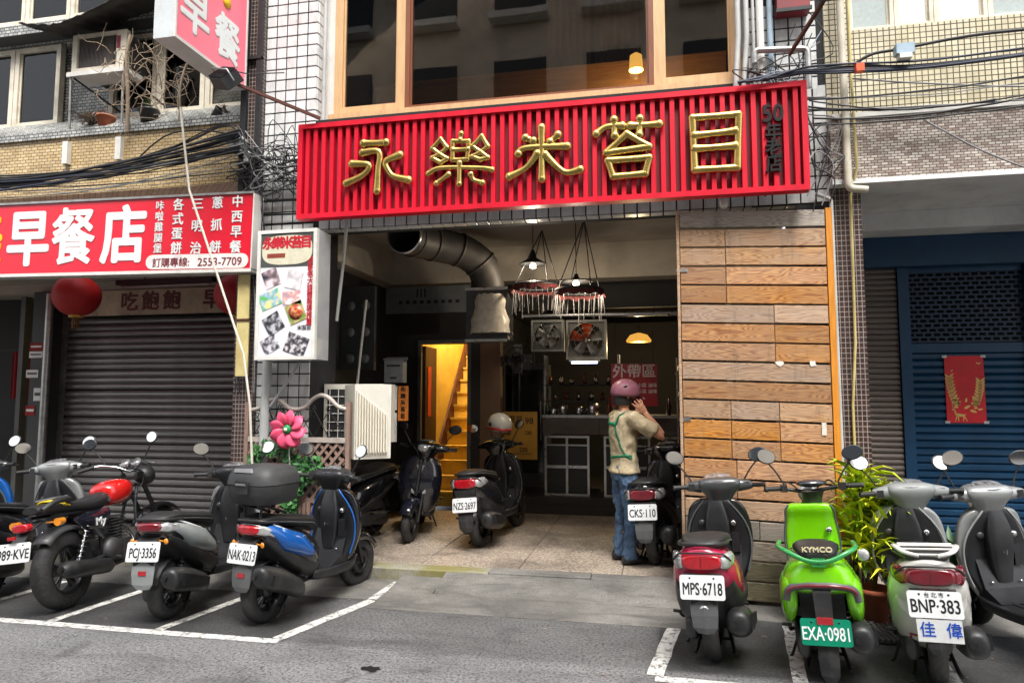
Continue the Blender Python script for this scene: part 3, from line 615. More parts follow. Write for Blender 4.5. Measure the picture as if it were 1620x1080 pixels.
# ------------------------------------------------------------------ lightbox with photographs on the left pillar
lbx = empty('lightbox_sign', 'white lightbox sign with tilted photographs on the tiled pillar', 'sign')
bx0, bx1, by, bz0, bz1 = -3.535, -2.95, 5.58, 2.0, 3.18
MB().box(bx0, bx1, by + .004, by + .26, bz0, bz1).build('case', mat('box_grey', srgb(168, 170, 172), .4, .2, var=.1, dirt=srgb(120, 118, 116), dfac=.35), lbx)
for q in ((bx0 - .003, bx0 + .03, by - .012, by + .03, bz0 - .003, bz1 + .003), (bx1 - .03, bx1 + .003, by - .012, by + .03, bz0 - .003, bz1 + .003), (bx0 + .03, bx1 - .03, by - .011, by + .03, bz0 - .003, bz0 + .028), (bx0 + .03, bx1 - .03, by - .011, by + .03, bz1 - .028, bz1 + .003)): MB().box(*q).build('frame_bar', white_paint, lbx)
MB().box(bx0 + .03, bx1 - .03, by - .001, by + .004, bz0 + .028, bz1 - .028).build('face', mat('print_white', srgb(222, 220, 226), .35, var=.06), lbx)
dkp = mat('print_dark', srgb(70, 74, 72), .5); crm = mat('print_cream', srgb(206, 200, 176), .5, var=.15, vs=20)
MB().box(bx0 + .031, bx1 - .031, by - .003, by - .0015, 2.84, bz1 - .029).build('header_back', dkp, lbx)
ov = [(-3.243 + .25 * cos(a) * (abs(cos(a)) ** -.35 if abs(cos(a)) > .01 else 1), 2.995 + .135 * sin(a) * (abs(sin(a)) ** -.35 if abs(sin(a)) > .01 else 1)) for a in [2 * pi * i / 36 + .01 for i in range(36)]]
MB().prism(ov, 'y', by - .006, by - .0035).build('header_panel', crm, lbx)
redp = mat('print_red', srgb(188, 24, 44), .5)
for i, ch in enumerate('永樂米苔目'): text('header_character', ch, .118, redp, lbx, (-3.43 + i * .094, by - .008, 3.055), extrude=.001, bold=.005)
def photo_mat(nm, a, b_, c_, sc):
    m, nt, p = _nt(nm); v = coords(nt)
    n1 = node(nt, 'ShaderNodeTexNoise', Scale=sc, Detail=1.2, Roughness=.5); nt.links.new(v, n1.inputs['Vector'])
    r = nt.nodes.new('ShaderNodeValToRGB'); e = r.color_ramp.elements; e[0].position = .36; e[0].color = c4(a); e[1].position = .62; e[1].color = c4(b_); x = e.new(.5); x.color = c4(c_)
    nt.links.new(n1.outputs['Fac'], r.inputs[0]); nt.links.new(r.outputs[0], p.inputs['Base Color']); p.inputs['Roughness'].default_value = .35; return m
PH = [(-3.395, 2.74, .155, .165, 22, ((.03, .03, .04), (.72, .62, .66), (.25, .18, .2))), (-3.165, 2.72, .15, .17, -14, ((.45, .42, .44), (.8, .78, .8), (.65, .6, .62))),
      (-3.40, 2.545, .21, .15, 20, ((.1, .45, .08), (.75, .7, .25), (.3, .45, .62))), (-3.185, 2.555, .18, .12, 4, ((.4, .3, .4), (.75, .74, .8), (.75, .35, .3))),
      (-3.36, 2.325, .175, .17, 30, ((.02, .02, .025), (.5, .5, .53), (.12, .12, .14))), (-3.14, 2.42, .17, .18, 22, ((.12, .3, .05), (.5, .4, .2), (.35, .3, .1))),
      (-3.39, 2.135, .16, .14, 28, ((.04, .04, .05), (.62, .62, .66), (.25, .25, .28))), (-3.13, 2.13, .21, .18, -20, ((.03, .03, .035), (.62, .58, .6), (.14, .13, .15)))]
for i, (x, z, w, h, ang, cols) in enumerate(PH):
    o = MB().box(-w / 2, w / 2, -.001, .001, -h / 2, h / 2).build('photograph', photo_mat('photo_print_%d' % i, *cols, 11 + 2 * i), lbx, (x, by - .004 - .0015 * (i % 2), z), (0, -R(ang), 0))
MB().lathe([(.0001, -.001), (.07, -.001), (.07, .001), (.0001, .001)], (-3.14, by - .009, 2.425), 'y', 24).build('bowl_photo', photo_mat('bowl_print', (.25, .02, .01), (.75, .3, .12), (.5, .1, .04), 26), lbx)
for i, ch in enumerate('感謝各大媒體報導推薦'): text('caption_character', ch, .068, redp, lbx, (-3.005, by - .004, 2.885 - i * .062), extrude=.001, bold=.0015)
for i, ch in enumerate('米苔目'): text('small_caption', ch, .05, mat('print_black', (.02, .02, .02), .5), lbx, (-3.10 + .045 * i, by - .004, 2.28), extrude=.001)
MB().box(-3.44, -3.26, by - .0075, by - .0062, 2.925, 2.965).build('header_strip', mat('print_brown', srgb(140, 60, 44), .5), lbx)

# ------------------------------------------------------------------ wooden board screen
def woodmat(nm, a, b_, grey, gf):
    m, nt, p = _nt(nm)
    t = nt.nodes.new('ShaderNodeTexCoord'); oi = nt.nodes.new('ShaderNodeObjectInfo'); add = nt.nodes.new('ShaderNodeVectorMath'); add.operation = 'ADD'
    mul = nt.nodes.new('ShaderNodeMath'); mul.operation = 'MULTIPLY'; mul.inputs[1].default_value = 37; nt.links.new(oi.outputs['Random'], mul.inputs[0])
    cb = nt.nodes.new('ShaderNodeCombineXYZ')
    for k_ in range(3): nt.links.new(mul.outputs[0], cb.inputs[k_])
    nt.links.new(t.outputs['Object'], add.inputs[0]); nt.links.new(cb.outputs[0], add.inputs[1])
    mp = nt.nodes.new('ShaderNodeMapping'); mp.inputs['Scale'].default_value = (1.5, 3, 13); nt.links.new(add.outputs[0], mp.inputs['Vector'])
    # growth rings: distance field bent by low-frequency noise gives cathedral grain
    n0 = node(nt, 'ShaderNodeTexNoise', Scale=.8, Detail=2, Roughness=.5); nt.links.new(mp.outputs[0], n0.inputs['Vector'])
    ml = nt.nodes.new('ShaderNodeMath'); ml.operation = 'MULTIPLY'; ml.inputs[1].default_value = 24; nt.links.new(n0.outputs['Fac'], ml.inputs[0])
    fr_ = nt.nodes.new('ShaderNodeMath'); fr_.operation = 'PINGPONG'; fr_.inputs[1].default_value = .5; nt.links.new(ml.outputs[0], fr_.inputs[0])
    ring = ramp(nt, fr_.outputs[0], .0, .36)
    fine = noise(nt, mp.outputs[0], 9, 6, .75)
    c = mix(nt, ring, a, b_); c = mix(nt, ramp(nt, fine, .35, .75), c, mix(nt, .5, c, tuple(x * .55 for x in a)))
    mp2 = nt.nodes.new('ShaderNodeMapping'); mp2.inputs['Scale'].default_value = (1.2, 1, 3); nt.links.new(add.outputs[0], mp2.inputs['Vector'])
    mm = nt.nodes.new('ShaderNodeMath'); mm.operation = 'MULTIPLY'; mm.inputs[1].default_value = gf; nt.links.new(ramp(nt, noise(nt, mp2.outputs[0], 2.2, 6, .7), .3, .7), mm.inputs[0])
    c = mix(nt, mm.outputs[0], c, grey)
    hv = nt.nodes.new('ShaderNodeHueSaturation'); mr = nt.nodes.new('ShaderNodeMapRange'); mr.inputs[3].default_value = .6; mr.inputs[4].default_value = 1.0; nt.links.new(oi.outputs['Random'], mr.inputs[0])
    hv.inputs['Saturation'].default_value = 1.0; sr = nt.nodes.new('ShaderNodeMapRange'); m7 = nt.nodes.new('ShaderNodeMath'); m7.operation = 'FRACT'; m8 = nt.nodes.new('ShaderNodeMath'); m8.operation = 'MULTIPLY'; m8.inputs[1].default_value = 7.3; nt.links.new(oi.outputs['Random'], m8.inputs[0]); nt.links.new(m8.outputs[0], m7.inputs[0]); nt.links.new(m7.outputs[0], sr.inputs[0]); sr.inputs[3].default_value = .9; sr.inputs[4].default_value = 1.2; nt.links.new(sr.outputs[0], hv.inputs['Saturation'])
    gp = coords(nt, (3.5, 1, .5), 'World'); c = mix(nt, ramp(nt, noise(nt, gp, 2.4, 6, .7), .55, .75), c, mix(nt, .55, c, (.07, .06, .05)))
    nt.links.new(mr.outputs[0], hv.inputs['Value']); nt.links.new(c, hv.inputs['Color']); nt.links.new(hv.outputs[0], p.inputs['Base Color'])
    p.inputs['Roughness'].default_value = .68; bump(nt, p, ring, .22, .003); return m
wd_or = woodmat('wood_orange', srgb(146, 84, 42), srgb(214, 158, 100), srgb(176, 150, 124), .45)
wd_mid = woodmat('wood_mid', srgb(140, 94, 62), srgb(204, 164, 124), srgb(172, 156, 140), .6)
wd_gr = woodmat('wood_grey', srgb(112, 98, 86), srgb(190, 176, 158), srgb(158, 152, 144), .75)
wd_moss = woodmat('wood_mossy', srgb(110, 98, 76), srgb(160, 150, 124), srgb(96, 98, 70), .75)
scr = empty('board_screen', 'tall weathered wooden board screen beside the entrance', 'screen')
SXL, SXR, SYF = .234, 1.385, 5.85
rows = [(3.221, 3.087)]; z = 3.067
pz_ = .1585
for i in range(19): rows.append((3.067 - i * pz_, 3.067 - i * pz_ - .1425))
joints = {0: [], 1: [.32], 2: [.32], 3: [.32], 4: [.32], 5: [.64], 6: [.64], 7: [.64], 8: [], 9: [], 10: [.33, .655], 11: [.33, .655], 12: [.33, .655], 13: [.36], 14: [.36], 15: [], 16: [.5], 17: [], 18: [.4], 19: []}
wm_rows = [wd_gr, wd_mid, wd_mid, wd_or, wd_or, wd_mid, wd_or, wd_or, wd_mid, wd_or, wd_mid, wd_or, wd_or, wd_or, wd_or, wd_mid, wd_gr, wd_gr, wd_moss, wd_moss]
slope = -.043 / 1.15
for r_, (zt, zb) in enumerate(rows):
    if zb < .06: continue
    xs = [0] + joints[r_] + [1]
    for a_, b_ in zip(xs[:-1], xs[1:]):
        xa, xb = SXL + (SXR - SXL) * a_ + .0025, SXL + (SXR - SXL) * b_ - .0025
        w, h = xb - xa, zt - zb; sk_ = random.uniform(-.003, .003)
        bd = MB().cbox(-w / 2, w / 2, -.012, .012, -h / 2, h / 2, .003)
        bd.v = [(x, y, z_ + x * (slope + sk_ * .5)) for x, y, z_ in bd.v]
        xc = (xa + xb) / 2
        o = bd.build('board', wm_rows[r_], scr, (xc, SYF + random.uniform(-.003, .002), (zt + zb) / 2 + slope * (xc - SXL) + random.uniform(-.002, .002)))
        nl = MB()
        for nx in (-w / 2 + .03, w / 2 - .03):
            for nz in (-h * .28, h * .28): nl.lathe([(.0001, -.0135), (.0035, -.0135), (.0035, -.011)], (nx, 0, nz + nx * slope), 'y', 6)
        n_o = nl.build('nail', dark_metal, o); n_o['kind'] = 'stuff'
stile_or = mat('stile_orange', srgb(206, 132, 36), .5, var=.2, vs=9, dirt=srgb(150, 90, 30), dfac=.4, stretch=(6, 6, .6))
MB().box(SXL - .024, SXL - .003, SYF - .02, SYF + .06, .06, 3.235).build('stile', wd_mid, scr)
MB().box(SXR + .003, SXR + .05, SYF - .02, SYF + .06, .06, 3.19).build('stile', stile_or, scr)
for x in (.62, .99): MB().box(x - .02, x + .02, SYF + .016, SYF + .055, .07, 3.15).build('batten', wd_gr, scr)
for z in (1.48, 2.72): MB().box(SXL - .03, SXL + .06, SYF - .019, SYF - .0135, z - .014, z + .014).build('hinge', galv, scr)
for x, z in ((1.0, 1.93), (1.25, 1.93)):
    b = MB(); pts = [(x + .03 * cos(a) * random.uniform(.6, 1.3), z + .028 * sin(a) * random.uniform(.6, 1.3)) for a in [2 * pi * i / 9 for i in range(9)]]
    b.prism(pts, 'y', SYF - .0175, SYF - .0165).build('torn_paper', mat('torn_paper', srgb(214, 208, 198), .8), scr)
MB().box(1.30, 1.335, SYF - .0175, SYF - .0165, 1.36, 1.46).build('sticker', mat('torn_paper', (1, 1, 1)), scr)

# ------------------------------------------------------------------ poster on the blue gate
po = empty('red_poster', 'red new year poster with gold sprigs and deer taped to the gate', 'poster')
pg = mat('poster_gold', srgb(214, 178, 104), .4, .2)
pcx, pcz, pw, ph, pyy = 2.97, 1.74, .345, .65, 7.42
MB().box(pcx - pw / 2, pcx + pw / 2, pyy, pyy + .003, pcz - ph / 2, pcz + ph / 2).build('sheet', mat('poster_red', srgb(200, 14, 30), .5, var=.18, vs=9), po)
def leaf2(b, x, z, L, a, w=.3):
    pts = [(0, 0), (L * .3, L * w * .5), (L * .7, L * w * .4), (L, 0), (L * .7, -L * w * .3), (L * .3, -L * w * .45)]
    b.prism([(x + px * cos(a) - pz * sin(a), z + px * sin(a) + pz * cos(a)) for px, pz in pts], 'y', pyy - .0018, pyy - .0008)
b = MB()
for s_ in (-1, 1):
    top = .11 if s_ < 0 else .07
    for i in range(9):
        t = i / 8; x = pcx + s_ * (.135 - .05 * t * t); z = pcz + top - t * (.27 if s_ < 0 else .24)
        leaf2(b, x, z, .062, pi / 2 + s_ * .7, .4); leaf2(b, x, z, .058, pi / 2 - s_ * .8, .4); leaf2(b, x - s_ * .02, z - .01, .04, pi / 2 - s_ * 1.7, .5)
for x, z, L, a in ((-.02, -.19, .07, .5), (.03, -.2, .07, -.4), (.06, -.16, .06, .9), (-.05, -.15, .06, 2.4), (.1, -.2, .05, .2), (.0, -.13, .05, 1.4), (.08, -.12, .06, 1.9), (-.1, -.12, .05, 1.0), (.12, .24, .035, .6), (.13, .24, .035, 2.4), (-.12, .17, .03, .8)): leaf2(b, pcx + x, pcz + z, L, a, .4)
b.build('gold_sprig', pg, po)['kind'] = 'stuff'
b = MB(); dx, dz = pcx - .07, pcz - .25
def bar2(x0, z0, x1, z1, w): 
    d = Vector((x1 - x0, z1 - z0)).normalized(); n = Vector((-d.y, d.x)) * w / 2
    b.prism([(x0 + n.x, z0 + n.y), (x1 + n.x * .6, z1 + n.y * .6), (x1 - n.x * .6, z1 - n.y * .6), (x0 - n.x, z0 - n.y)], 'y', pyy - .003, pyy - .002)
for q in ((-.02, 0, .05, -.005, .034), (-.02, .0, -.035, .055, .018), (-.035, .055, -.055, .05, .016), (-.015, -.01, -.03, -.06, .01), (-.005, -.01, 0, -.06, .01), (.045, -.01, .04, -.06, .01), (.05, -.01, .075, -.06, .01), (-.035, .06, -.025, .1, .006), (-.035, .06, -.055, .095, .006), (.05, 0, .065, .01, .01)): bar2(dx + q[0], dz + q[1], dx + q[2], dz + q[3], q[4])
b.build('gold_deer', pg, po)
for x, z in ((-.17, .32), (.17, .32), (-.17, -.32), (.17, -.32)): MB().box(pcx + x - .022, pcx + x + .022, pyy - .0032, pyy - .002, pcz + z - .012, pcz + z + .012).build('tape', tape, po)

# ------------------------------------------------------------------ lanterns and tube lamp under the left arcade
lan_m = mat('lantern_red', srgb(160, 16, 18), .6, var=.15, vs=10)
def lantern(loc, label):
    o = empty('paper_lantern', label, 'lantern', loc, group='red paper lanterns under the breakfast sign')
    b = MB(); seg = 24; pr_ = []
    for i in range(13):
        a_ = pi * (.07 + .86 * i / 12); pr_.append((sin(a_) * .245, -cos(a_) * .225))
    n0 = 0; b.lathe(pr_, seg=seg)
    for i, (x, y, z_) in enumerate(b.v):
        k_ = i // 13; f_ = 1 - (.035 if k_ % 2 else 0); b.v[i] = (x * f_, y * f_, z_)
    b.build('shade', lan_m, o)
    MB().lathe([(.0001, .205), (.075, .205), (.075, .235), (.0001, .235)]).build('top_ring', mat('lantern_gold', srgb(190, 140, 50), .5), o)
    MB().lathe([(.0001, -.205), (.07, -.205), (.07, -.24), (.0001, -.24)]).build('bottom_ring', MATS['lantern_gold'], o)
    MB().cyl((0, 0, .235), (0, 0, .36), .004, 6).build('cord', cable_m, o)
    t_ = MB()
    for i in range(12): a_ = i * 2 * pi / 12; t_.cyl((.03 * cos(a_), .03 * sin(a_), -.24), (.035 * cos(a_), .035 * sin(a_), -.36), .005, 4)
    t = t_.build('tassel', mat('tassel_brown', srgb(120, 80, 40), .8), o); t['kind'] = 'stuff'
lantern((-6.18, 6.3, 2.77), 'red round lantern hanging left of the old faded shop board')
lantern((-4.20, 6.3, 2.72), 'red round lantern half hidden behind the yellowed pillar board')
fl = empty('tube_lamp', 'dark unlit tube lamp under the breakfast shop ceiling', 'lamp')
MB().box(-5.95, -4.72, 6.58, 6.66, 2.93, 2.985).build('housing', dark_metal, fl); MB().cyl((-5.9, 6.62, 2.91), (-4.77, 6.62, 2.91), .014, 10).build('tube', mat('tube_glass_off', srgb(150, 140, 140), .2), fl)
for x in (-5.6, -5.05): MB().cyl((x, 6.62, 2.985), (x, 6.62, 3.12), .006, 6).build('hanger', dark_metal, fl)
isg = empty('faded_board', 'old faded board with dark red characters above the roller shutter', 'sign')
MB().box(-7.1, -3.9, 7.26, 7.30, 2.68, 2.99).build('panel', mat('faded_board', srgb(186, 168, 144), .6, var=.3, vs=2.5, dirt=srgb(70, 44, 40), dfac=.8), isg)
for i, ch in enumerate('吃飽飽'): text('character', ch, .25, mat('faded_red', srgb(96, 40, 40), .6), isg, (-6.35 + i * .3, 7.257, 2.83), bold=.006)
text('character', '早', .25, MATS['faded_red'], isg, (-5.2, 7.257, 2.83), bold=.006)
# yellowed board strip on the pillar
yb = empty('yellowed_board', 'stained yellow translucent board hanging below the breakfast sign', 'board')
ym = mat('yellow_stain', srgb(206, 190, 130), .5, var=.2, vs=6, dirt=srgb(150, 110, 50), dfac=.6)
MB().box(-3.88, -3.755, 5.80, 5.815, 2.40, 2.83).build('panel', ym, yb); MB().box(-3.88, -3.752, 5.802, 5.817, 1.86, 2.39).build('panel', ym, yb); MB().box(-3.90, -3.745, 5.792, 5.80, 2.385, 2.405).build('strap', rust, yb)
b = MB().tube([(-4.35, 5.5, 4.40), (-4.22, 5.5, 3.59), (-3.60, 5.5, 2.05), (-3.52, 5.5, 1.59), (-3.50, 5.55, .9)], [.011] * 5, 8).build('bamboo_pole', mat('pole_white', srgb(206, 200, 186), .6, var=.15), None)
tag(b, 'thin pale pole leaning across the breakfast sign', 'pole')

# ------------------------------------------------------------------ window air conditioner with cage and awning on the left facade
acw = empty('window_air_conditioner', 'boxy window air conditioner in a cage under a crumpled awning', 'air conditioner')
x0, x1, y0, y1, z0, z1 = -6.06, -5.39, 5.95, 6.5, 5.12, 5.54
MB().box(x0 + .03, x1 - .03, y0 + .03, y1, z0 + .03, z1 - .01).build('body', mat('ac_dark', srgb(60, 56, 54), .6), acw)
for i in range(26):
    x = x0 + .075 + i * .0165; MB().box(x, x + .006, y0 + .018, y0 + .03, z0 + .06, z1 - .05).build('fin', mat('ac_fin', srgb(100, 92, 88), .5), acw)
for q in ((x0, x0 + .06, y0, y0 + .05, z0, z1), (x1 - .12, x1, y0, y0 + .05, z0, z1), (x0 + .06, x1 - .12, y0, y0 + .05, z0, z0 + .045), (x0 + .06, x1 - .12, y0, y0 + .05, z1 - .035, z1)): MB().box(*q).build('frame_bar', cream_frame, acw)
MB().box(x1 - .115, x1 - .07, y0 - .002, y0, z0 + .22, z0 + .36).build('badge', mat('badge_maroon', srgb(130, 30, 50), .5), acw)
MB().box(x0 - .03, x1 + .03, y0 - .03, y0 + .22, z0 - .05, z0 - .002).build('shelf', white_paint, acw)
for x in (x0, x1 - .02): MB().tube([(x, y0, z0 - .05), (x, y0 + .02, 4.4)], .013, 6).build('support_leg', galv, acw)
for x in (x0 + .04, x1 - .04): MB().tube([(x, y0, z0 - .06), (x + .3, 6.28, 4.80)], .011, 6).build('brace', dark_metal, acw)
for x in (x0, x1 - .02): MB().box(x - .03, x + .035, 5.92, 5.975, 4.12, 4.36).build('wall_bracket', white_paint, acw)
aw = empty('corrugated_awning', 'crumpled dark sheet metal awning above the window air conditioner', 'awning')
b = MB(); nx_, ny_ = 30, 4; vv = []
for j in range(ny_ + 1):
    for i in range(nx_ + 1):
        x = -6.5 + 1.45 * i / nx_; y = 5.7 + .7 * j / ny_; t = i / nx_
        vv.append((x, y, 5.60 + .12 * t * t + .18 * j / ny_ + .012 * sin(i * 2.2) + random.uniform(-.01, .01) - (.07 * (1 - j / ny_) * sin(t * 5))))
b.add(vv, [(j * (nx_ + 1) + i, j * (nx_ + 1) + i + 1, (j + 1) * (nx_ + 1) + i + 1, (j + 1) * (nx_ + 1) + i) for j in range(ny_) for i in range(nx_)], True)
ao = b.build('sheet', mat('awning_dark', srgb(52, 48, 46), .55, .4, var=.3, dirt=srgb(120, 110, 100), dfac=.4), aw); sd = ao.modifiers.new('thick', 'SOLIDIFY'); sd.thickness = .012

# ------------------------------------------------------------------ outdoor air-conditioner behind the fence
acm = mat('ac_cream', srgb(206, 202, 190), .45, var=.06, vs=5, dirt=srgb(130, 124, 112), dfac=.35)
ac = empty('condenser_unit', 'cream outdoor condenser unit with dark grille behind the lattice fence', 'air conditioner', (-2.86, 6.36, 1.24))
MB().box(-.31, .31, -.15, .15, -.02, .55).build('case', acm, ac)
b = MB(); b.box(-.27, .06, -.156, -.152, .03, .5); b.build('fan_opening', mat('ac_hole', (.02, .02, .022), .6), ac)
b = MB()
for i in range(5): z = .1 + i * .082; b.cyl((-.28, -.165, z), (.07, -.165, z), .004, 5)
for i in range(4): x = -.24 + i * .09; b.cyl((x, -.167, .03), (x, -.167, .5), .004, 5)
o = b.build('grille', white_paint, ac); o['kind'] = 'stuff'
ac2 = empty('condenser_with_louvres', 'cream condenser unit with slanted louvre guard and red label', 'air conditioner', (-2.62, 6.02, 1.10), (0, 0, R(38)))
MB().box(-.16, .18, -.13, .28, 0, .68).build('case', acm, ac2)
for i in range(12):
    x = -.15 + i * .025; MB().prism([(-.145, .03), (-.165, .06 + .0), (-.155, .62 - i * .02), (-.135, .63 - i * .02)], 'x', x, x + .011).build('louvre', cream_frame, ac2)
MB().box(.1805, .183, -.02, .12, .3, .6).build('label_sheet', mat('label_pink', srgb(206, 120, 120), .5, var=.5, vs=30), ac2)

# ------------------------------------------------------------------ fence with iron scrolls and lattice, garland and flower
fm = mat('fence_wood', srgb(148, 122, 110), .75, var=.25, vs=8, rand=.08, dirt=srgb(96, 80, 72), dfac=.6, stretch=(6, 6, 1.2))
fiw = mat('fence_grey', srgb(176, 166, 158), .7, var=.2, vs=8, dirt=srgb(110, 98, 90), dfac=.6)
iron = mat('wrought_iron', (.03, .028, .026), .5, .6)
fn = empty('lattice_fence', 'weathered wooden lattice fence with arched top and iron scrolls', 'fence', (-3.77 * (1 - .861), 0, 0)); fn.scale = (.861, 1, 1)
FY = 5.86
for x in (-3.77, -2.575): MB().box(x - .022, x + .022, FY - .022, FY + .022, .13, 1.62).build('post', fm, fn)
for z, h in ((1.27, .045), (.72, .04), (.22, .04)): MB().box(-3.748, -2.597, FY - .015, FY + .015, z - h / 2, z + h / 2).build('rail', fiw if z > 1 else fm, fn)
arch = [(-3.748, 1.54), (-3.62, 1.56), (-3.54, 1.62), (-3.46, 1.645), (-3.36, 1.62), (-3.27, 1.56), (-3.17, 1.55), (-3.08, 1.57), (-3.0, 1.64), (-2.9, 1.68), (-2.8, 1.65), (-2.7, 1.575), (-2.597, 1.55)]
MB().tube([(p.x, FY, p.z) for p in smooth_path([(x, 0, z) for x, z in arch], 3)], .021, 8).build('arched_rail', fiw, fn)
b = MB()
def spiral(cx, cz, r0, turns, dirn, a0=0): return [(cx + r0 * (1 - t * .75) * cos(a0 + dirn * t * turns * 2 * pi), FY, cz + r0 * (1 - t * .75) * sin(a0 + dirn * t * turns * 2 * pi)) for t in [i / 16 for i in range(17)]]
for cx, cz, r0, d_ in ((-3.66, 1.5, .05, 1), (-3.55, 1.55, .045, -1), (-3.35, 1.55, .045, 1), (-3.24, 1.5, .05, -1), (-3.66, 1.33, .045, -1), (-3.26, 1.33, .045, 1), (-3.0, 1.55, .04, 1), (-2.8, 1.55, .04, -1)): b.tube(spiral(cx, cz, r0, 1.4, d_), .005, 5)
for i in range(6):
    x = -3.70 + i * .18
    b.tube([(x, FY, 1.29), (x + .18, FY, 1.55)], .0045, 5); b.tube([(x + .18, FY - .004, 1.29), (x, FY - .004, 1.55)], .0045, 5)
for i in range(4): a_ = pi * (.15 + .7 * i / 3); b.tube([(-3.46, FY, 1.42), (-3.46 + .19 * cos(a_), FY, 1.42 + .19 * sin(a_))], .005, 5)
o = b.build('iron_scrollwork', iron, fn); o['kind'] = 'stuff'
lath = {}
def clip_lath(x0, z0, dx):
    """lath at 45 degrees through (x0,z0), clipped to the panel"""
    out = []
    for t in [k / 40 for k in range(-60, 61)]:
        x, z = x0 + t, z0 + dx * t
        if -3.748 <= x <= -2.597 and .24 <= z <= 1.245: out.append((x, z))
    return (out[0], out[-1]) if len(out) > 2 else None
for dx, yo in ((1, -.008), (-1, .004)):
    for i in range(26):
        zc = -.5 + i * .105; c_ = clip_lath(-3.17, zc, dx)
        if not c_: continue
        (xa, za), (xb, zb) = c_; L = math.hypot(xb - xa, zb - za)
        MB().box(-L / 2, L / 2, 0, .008, -.014, .014).build('lath', fm, fn, ((xa + xb) / 2, FY + yo, (za + zb) / 2), (0, -math.atan2(zb - za, xb - xa), 0))
for i in range(5): x = -3.22 + i * .05; MB().box(x, x + .036, FY - .03, FY - .017, .15, .70).build('slat', fm, fn)

def leafmat(nm, a, b_, rough=.45):
    m, nt, p = _nt(nm); gi = nt.nodes.new('ShaderNodeNewGeometry')
    c = mix(nt, gi.outputs['Random Per Island'], a, b_); nt.links.new(c, p.inputs['Base Color']); p.inputs['Roughness'].default_value = rough
    p.inputs['Subsurface Weight'].default_value = 0; MATS[nm] = m; return m
ivy = leafmat('ivy_leaf', (.015, .07, .022), (.06, .2, .05))
def add_leaf(b, p, d, up, L, w, bend=.15):
    d = Vector(d).normalized(); s_ = d.cross(Vector(up)); s_ = s_.normalized() if s_.length > 1e-4 else d.orthogonal().normalized(); n = s_.cross(d).normalized(); p = Vector(p)
    v = [p, p + d * L * .35 + s_ * w * .5 + n * bend * L * .2, p + d * L * .35 - n * bend * L * .05, p + d * L * .35 - s_ * w * .5 + n * bend * L * .2,
         p + d * L * .75 + s_ * w * .3 - n * bend * L * .2, p + d * L * .75 - n * bend * L * .35, p + d * L * .75 - s_ * w * .3 - n * bend * L * .2, p + d * L - n * bend * L]
    b.add(v, [(0, 2, 1), (0, 3, 2), (1, 2, 5, 4), (2, 3, 6, 5), (4, 5, 7), (5, 6, 7)], True)
gr = empty('ivy_garland', 'artificial green ivy garland twined over the lattice fence', 'garland')
stem = smooth_path([(-3.66, 5.82, 1.10), (-3.5, 5.80, 1.18), (-3.36, 5.80, 1.2), (-3.25, 5.80, 1.08), (-3.12, 5.8, 1.02), (-3.02, 5.8, 1.05), (-3.16, 5.8, .9), (-3.24, 5.79, .72), (-3.26, 5.79, .56)], 8)
MB().tube(stem, .005, 5).build('stem', mat('stem_green', (.03, .08, .02), .6), gr)
b = MB()
for p in stem:
    for k_ in range(9): 
        d = Vector((random.gauss(0, 1), -abs(random.gauss(0, .6)), random.gauss(0, 1)))
        add_leaf(b, p + Vector((random.gauss(0, .03), random.gauss(-.01, .012), random.gauss(0, .03))), d, (0, -1, .3), random.uniform(.04, .075), random.uniform(.025, .05))
o = b.build('leaves', ivy, gr); o['kind'] = 'stuff'
fw_ = empty('pink_flower', 'large pink plastic pinwheel flower on the lattice fence', 'flower', (-3.265, 5.72, 1.37))
pet = mat('petal_pink', srgb(236, 86, 122), .4, var=.3, vs=9)
for i in range(8):
    b = MB(); rings = []
    for j in range(7):
        t = j / 6; w = .060 * sin(pi * (.10 + .78 * t)) + .004; r = .03 + .145 * t; rings.append([(r, -.028 * sin(pi * t * .9) + (.045 * (k_ / 4 - .5)) - .004 * cos((k_ / 4 - .5) * pi), (k_ / 4 - .5) * 2 * w) for k_ in range(5)])
    b.loft(rings, caps=False, closed=False); o = b.build('petal', pet, fw_, (0, 0, 0), (0, i * pi / 4 + .2, 0)); sd = o.modifiers.new('thick', 'SOLIDIFY'); sd.thickness = .003
MB().lathe([(.0001, -.045), (.03, -.045), (.042, -.03), (.042, -.01), (.0001, -.01)], axis='y').build('green_centre', mat('flower_green', srgb(20, 130, 70), .4), fw_)
MB().ball((0, -.05, 0), .016).build('button', mat('flower_button', srgb(230, 225, 200), .4), fw_)
MB().cyl((0, .0, -.04), (0, .06, -.45), .006, 6).build('stick', white_paint, fw_)

# ------------------------------------------------------------------ floodlights on rusty arms
def floodlight(label, p0, p1, aim):
    o = empty('floodlight', label, 'floodlight', p0, group='floodlights aimed at the red sign')
    d = Vector(p1) - Vector(p0); b = MB(); b.tube([(0, 0, 0), tuple(d * .98)], .018, 4, smooth=False); b.build('arm', rust, o)
    h = empty('lamp_head'); h.parent = o; h.location = d; h.rotation_euler = aim; h.scale = (.95,) * 3
    hb = MB(); hb.prism([(-.15, -.05), (.15, -.05), (.13, .06), (-.13, .06)], 'y', -.09, .09); hb.build('housing', dark_metal, h)
    MB().box(-.13, .13, -.075, .075, -.056, -.051).build('lens', mat('flood_lens', srgb(190, 190, 180), .15), h)
    for i in range(9): x = -.12 + i * .03; MB().box(x, x + .006, -.085, .085, .061, .085).build('cooling_fin', dark_metal, h)
    b = MB(); b.tube([(-.16, 0, 0), (-.16, 0, .11), (.16, 0, .11), (.16, 0, 0)], .008, 6); b.build('yoke', galv, h)
    b = MB(); b.tube([(0, .08, .05), tuple(Vector((.05, .2, -.05))), (.1, .5, -.2)], .006, 5); b.build('wire', cable_m, h)
    return o
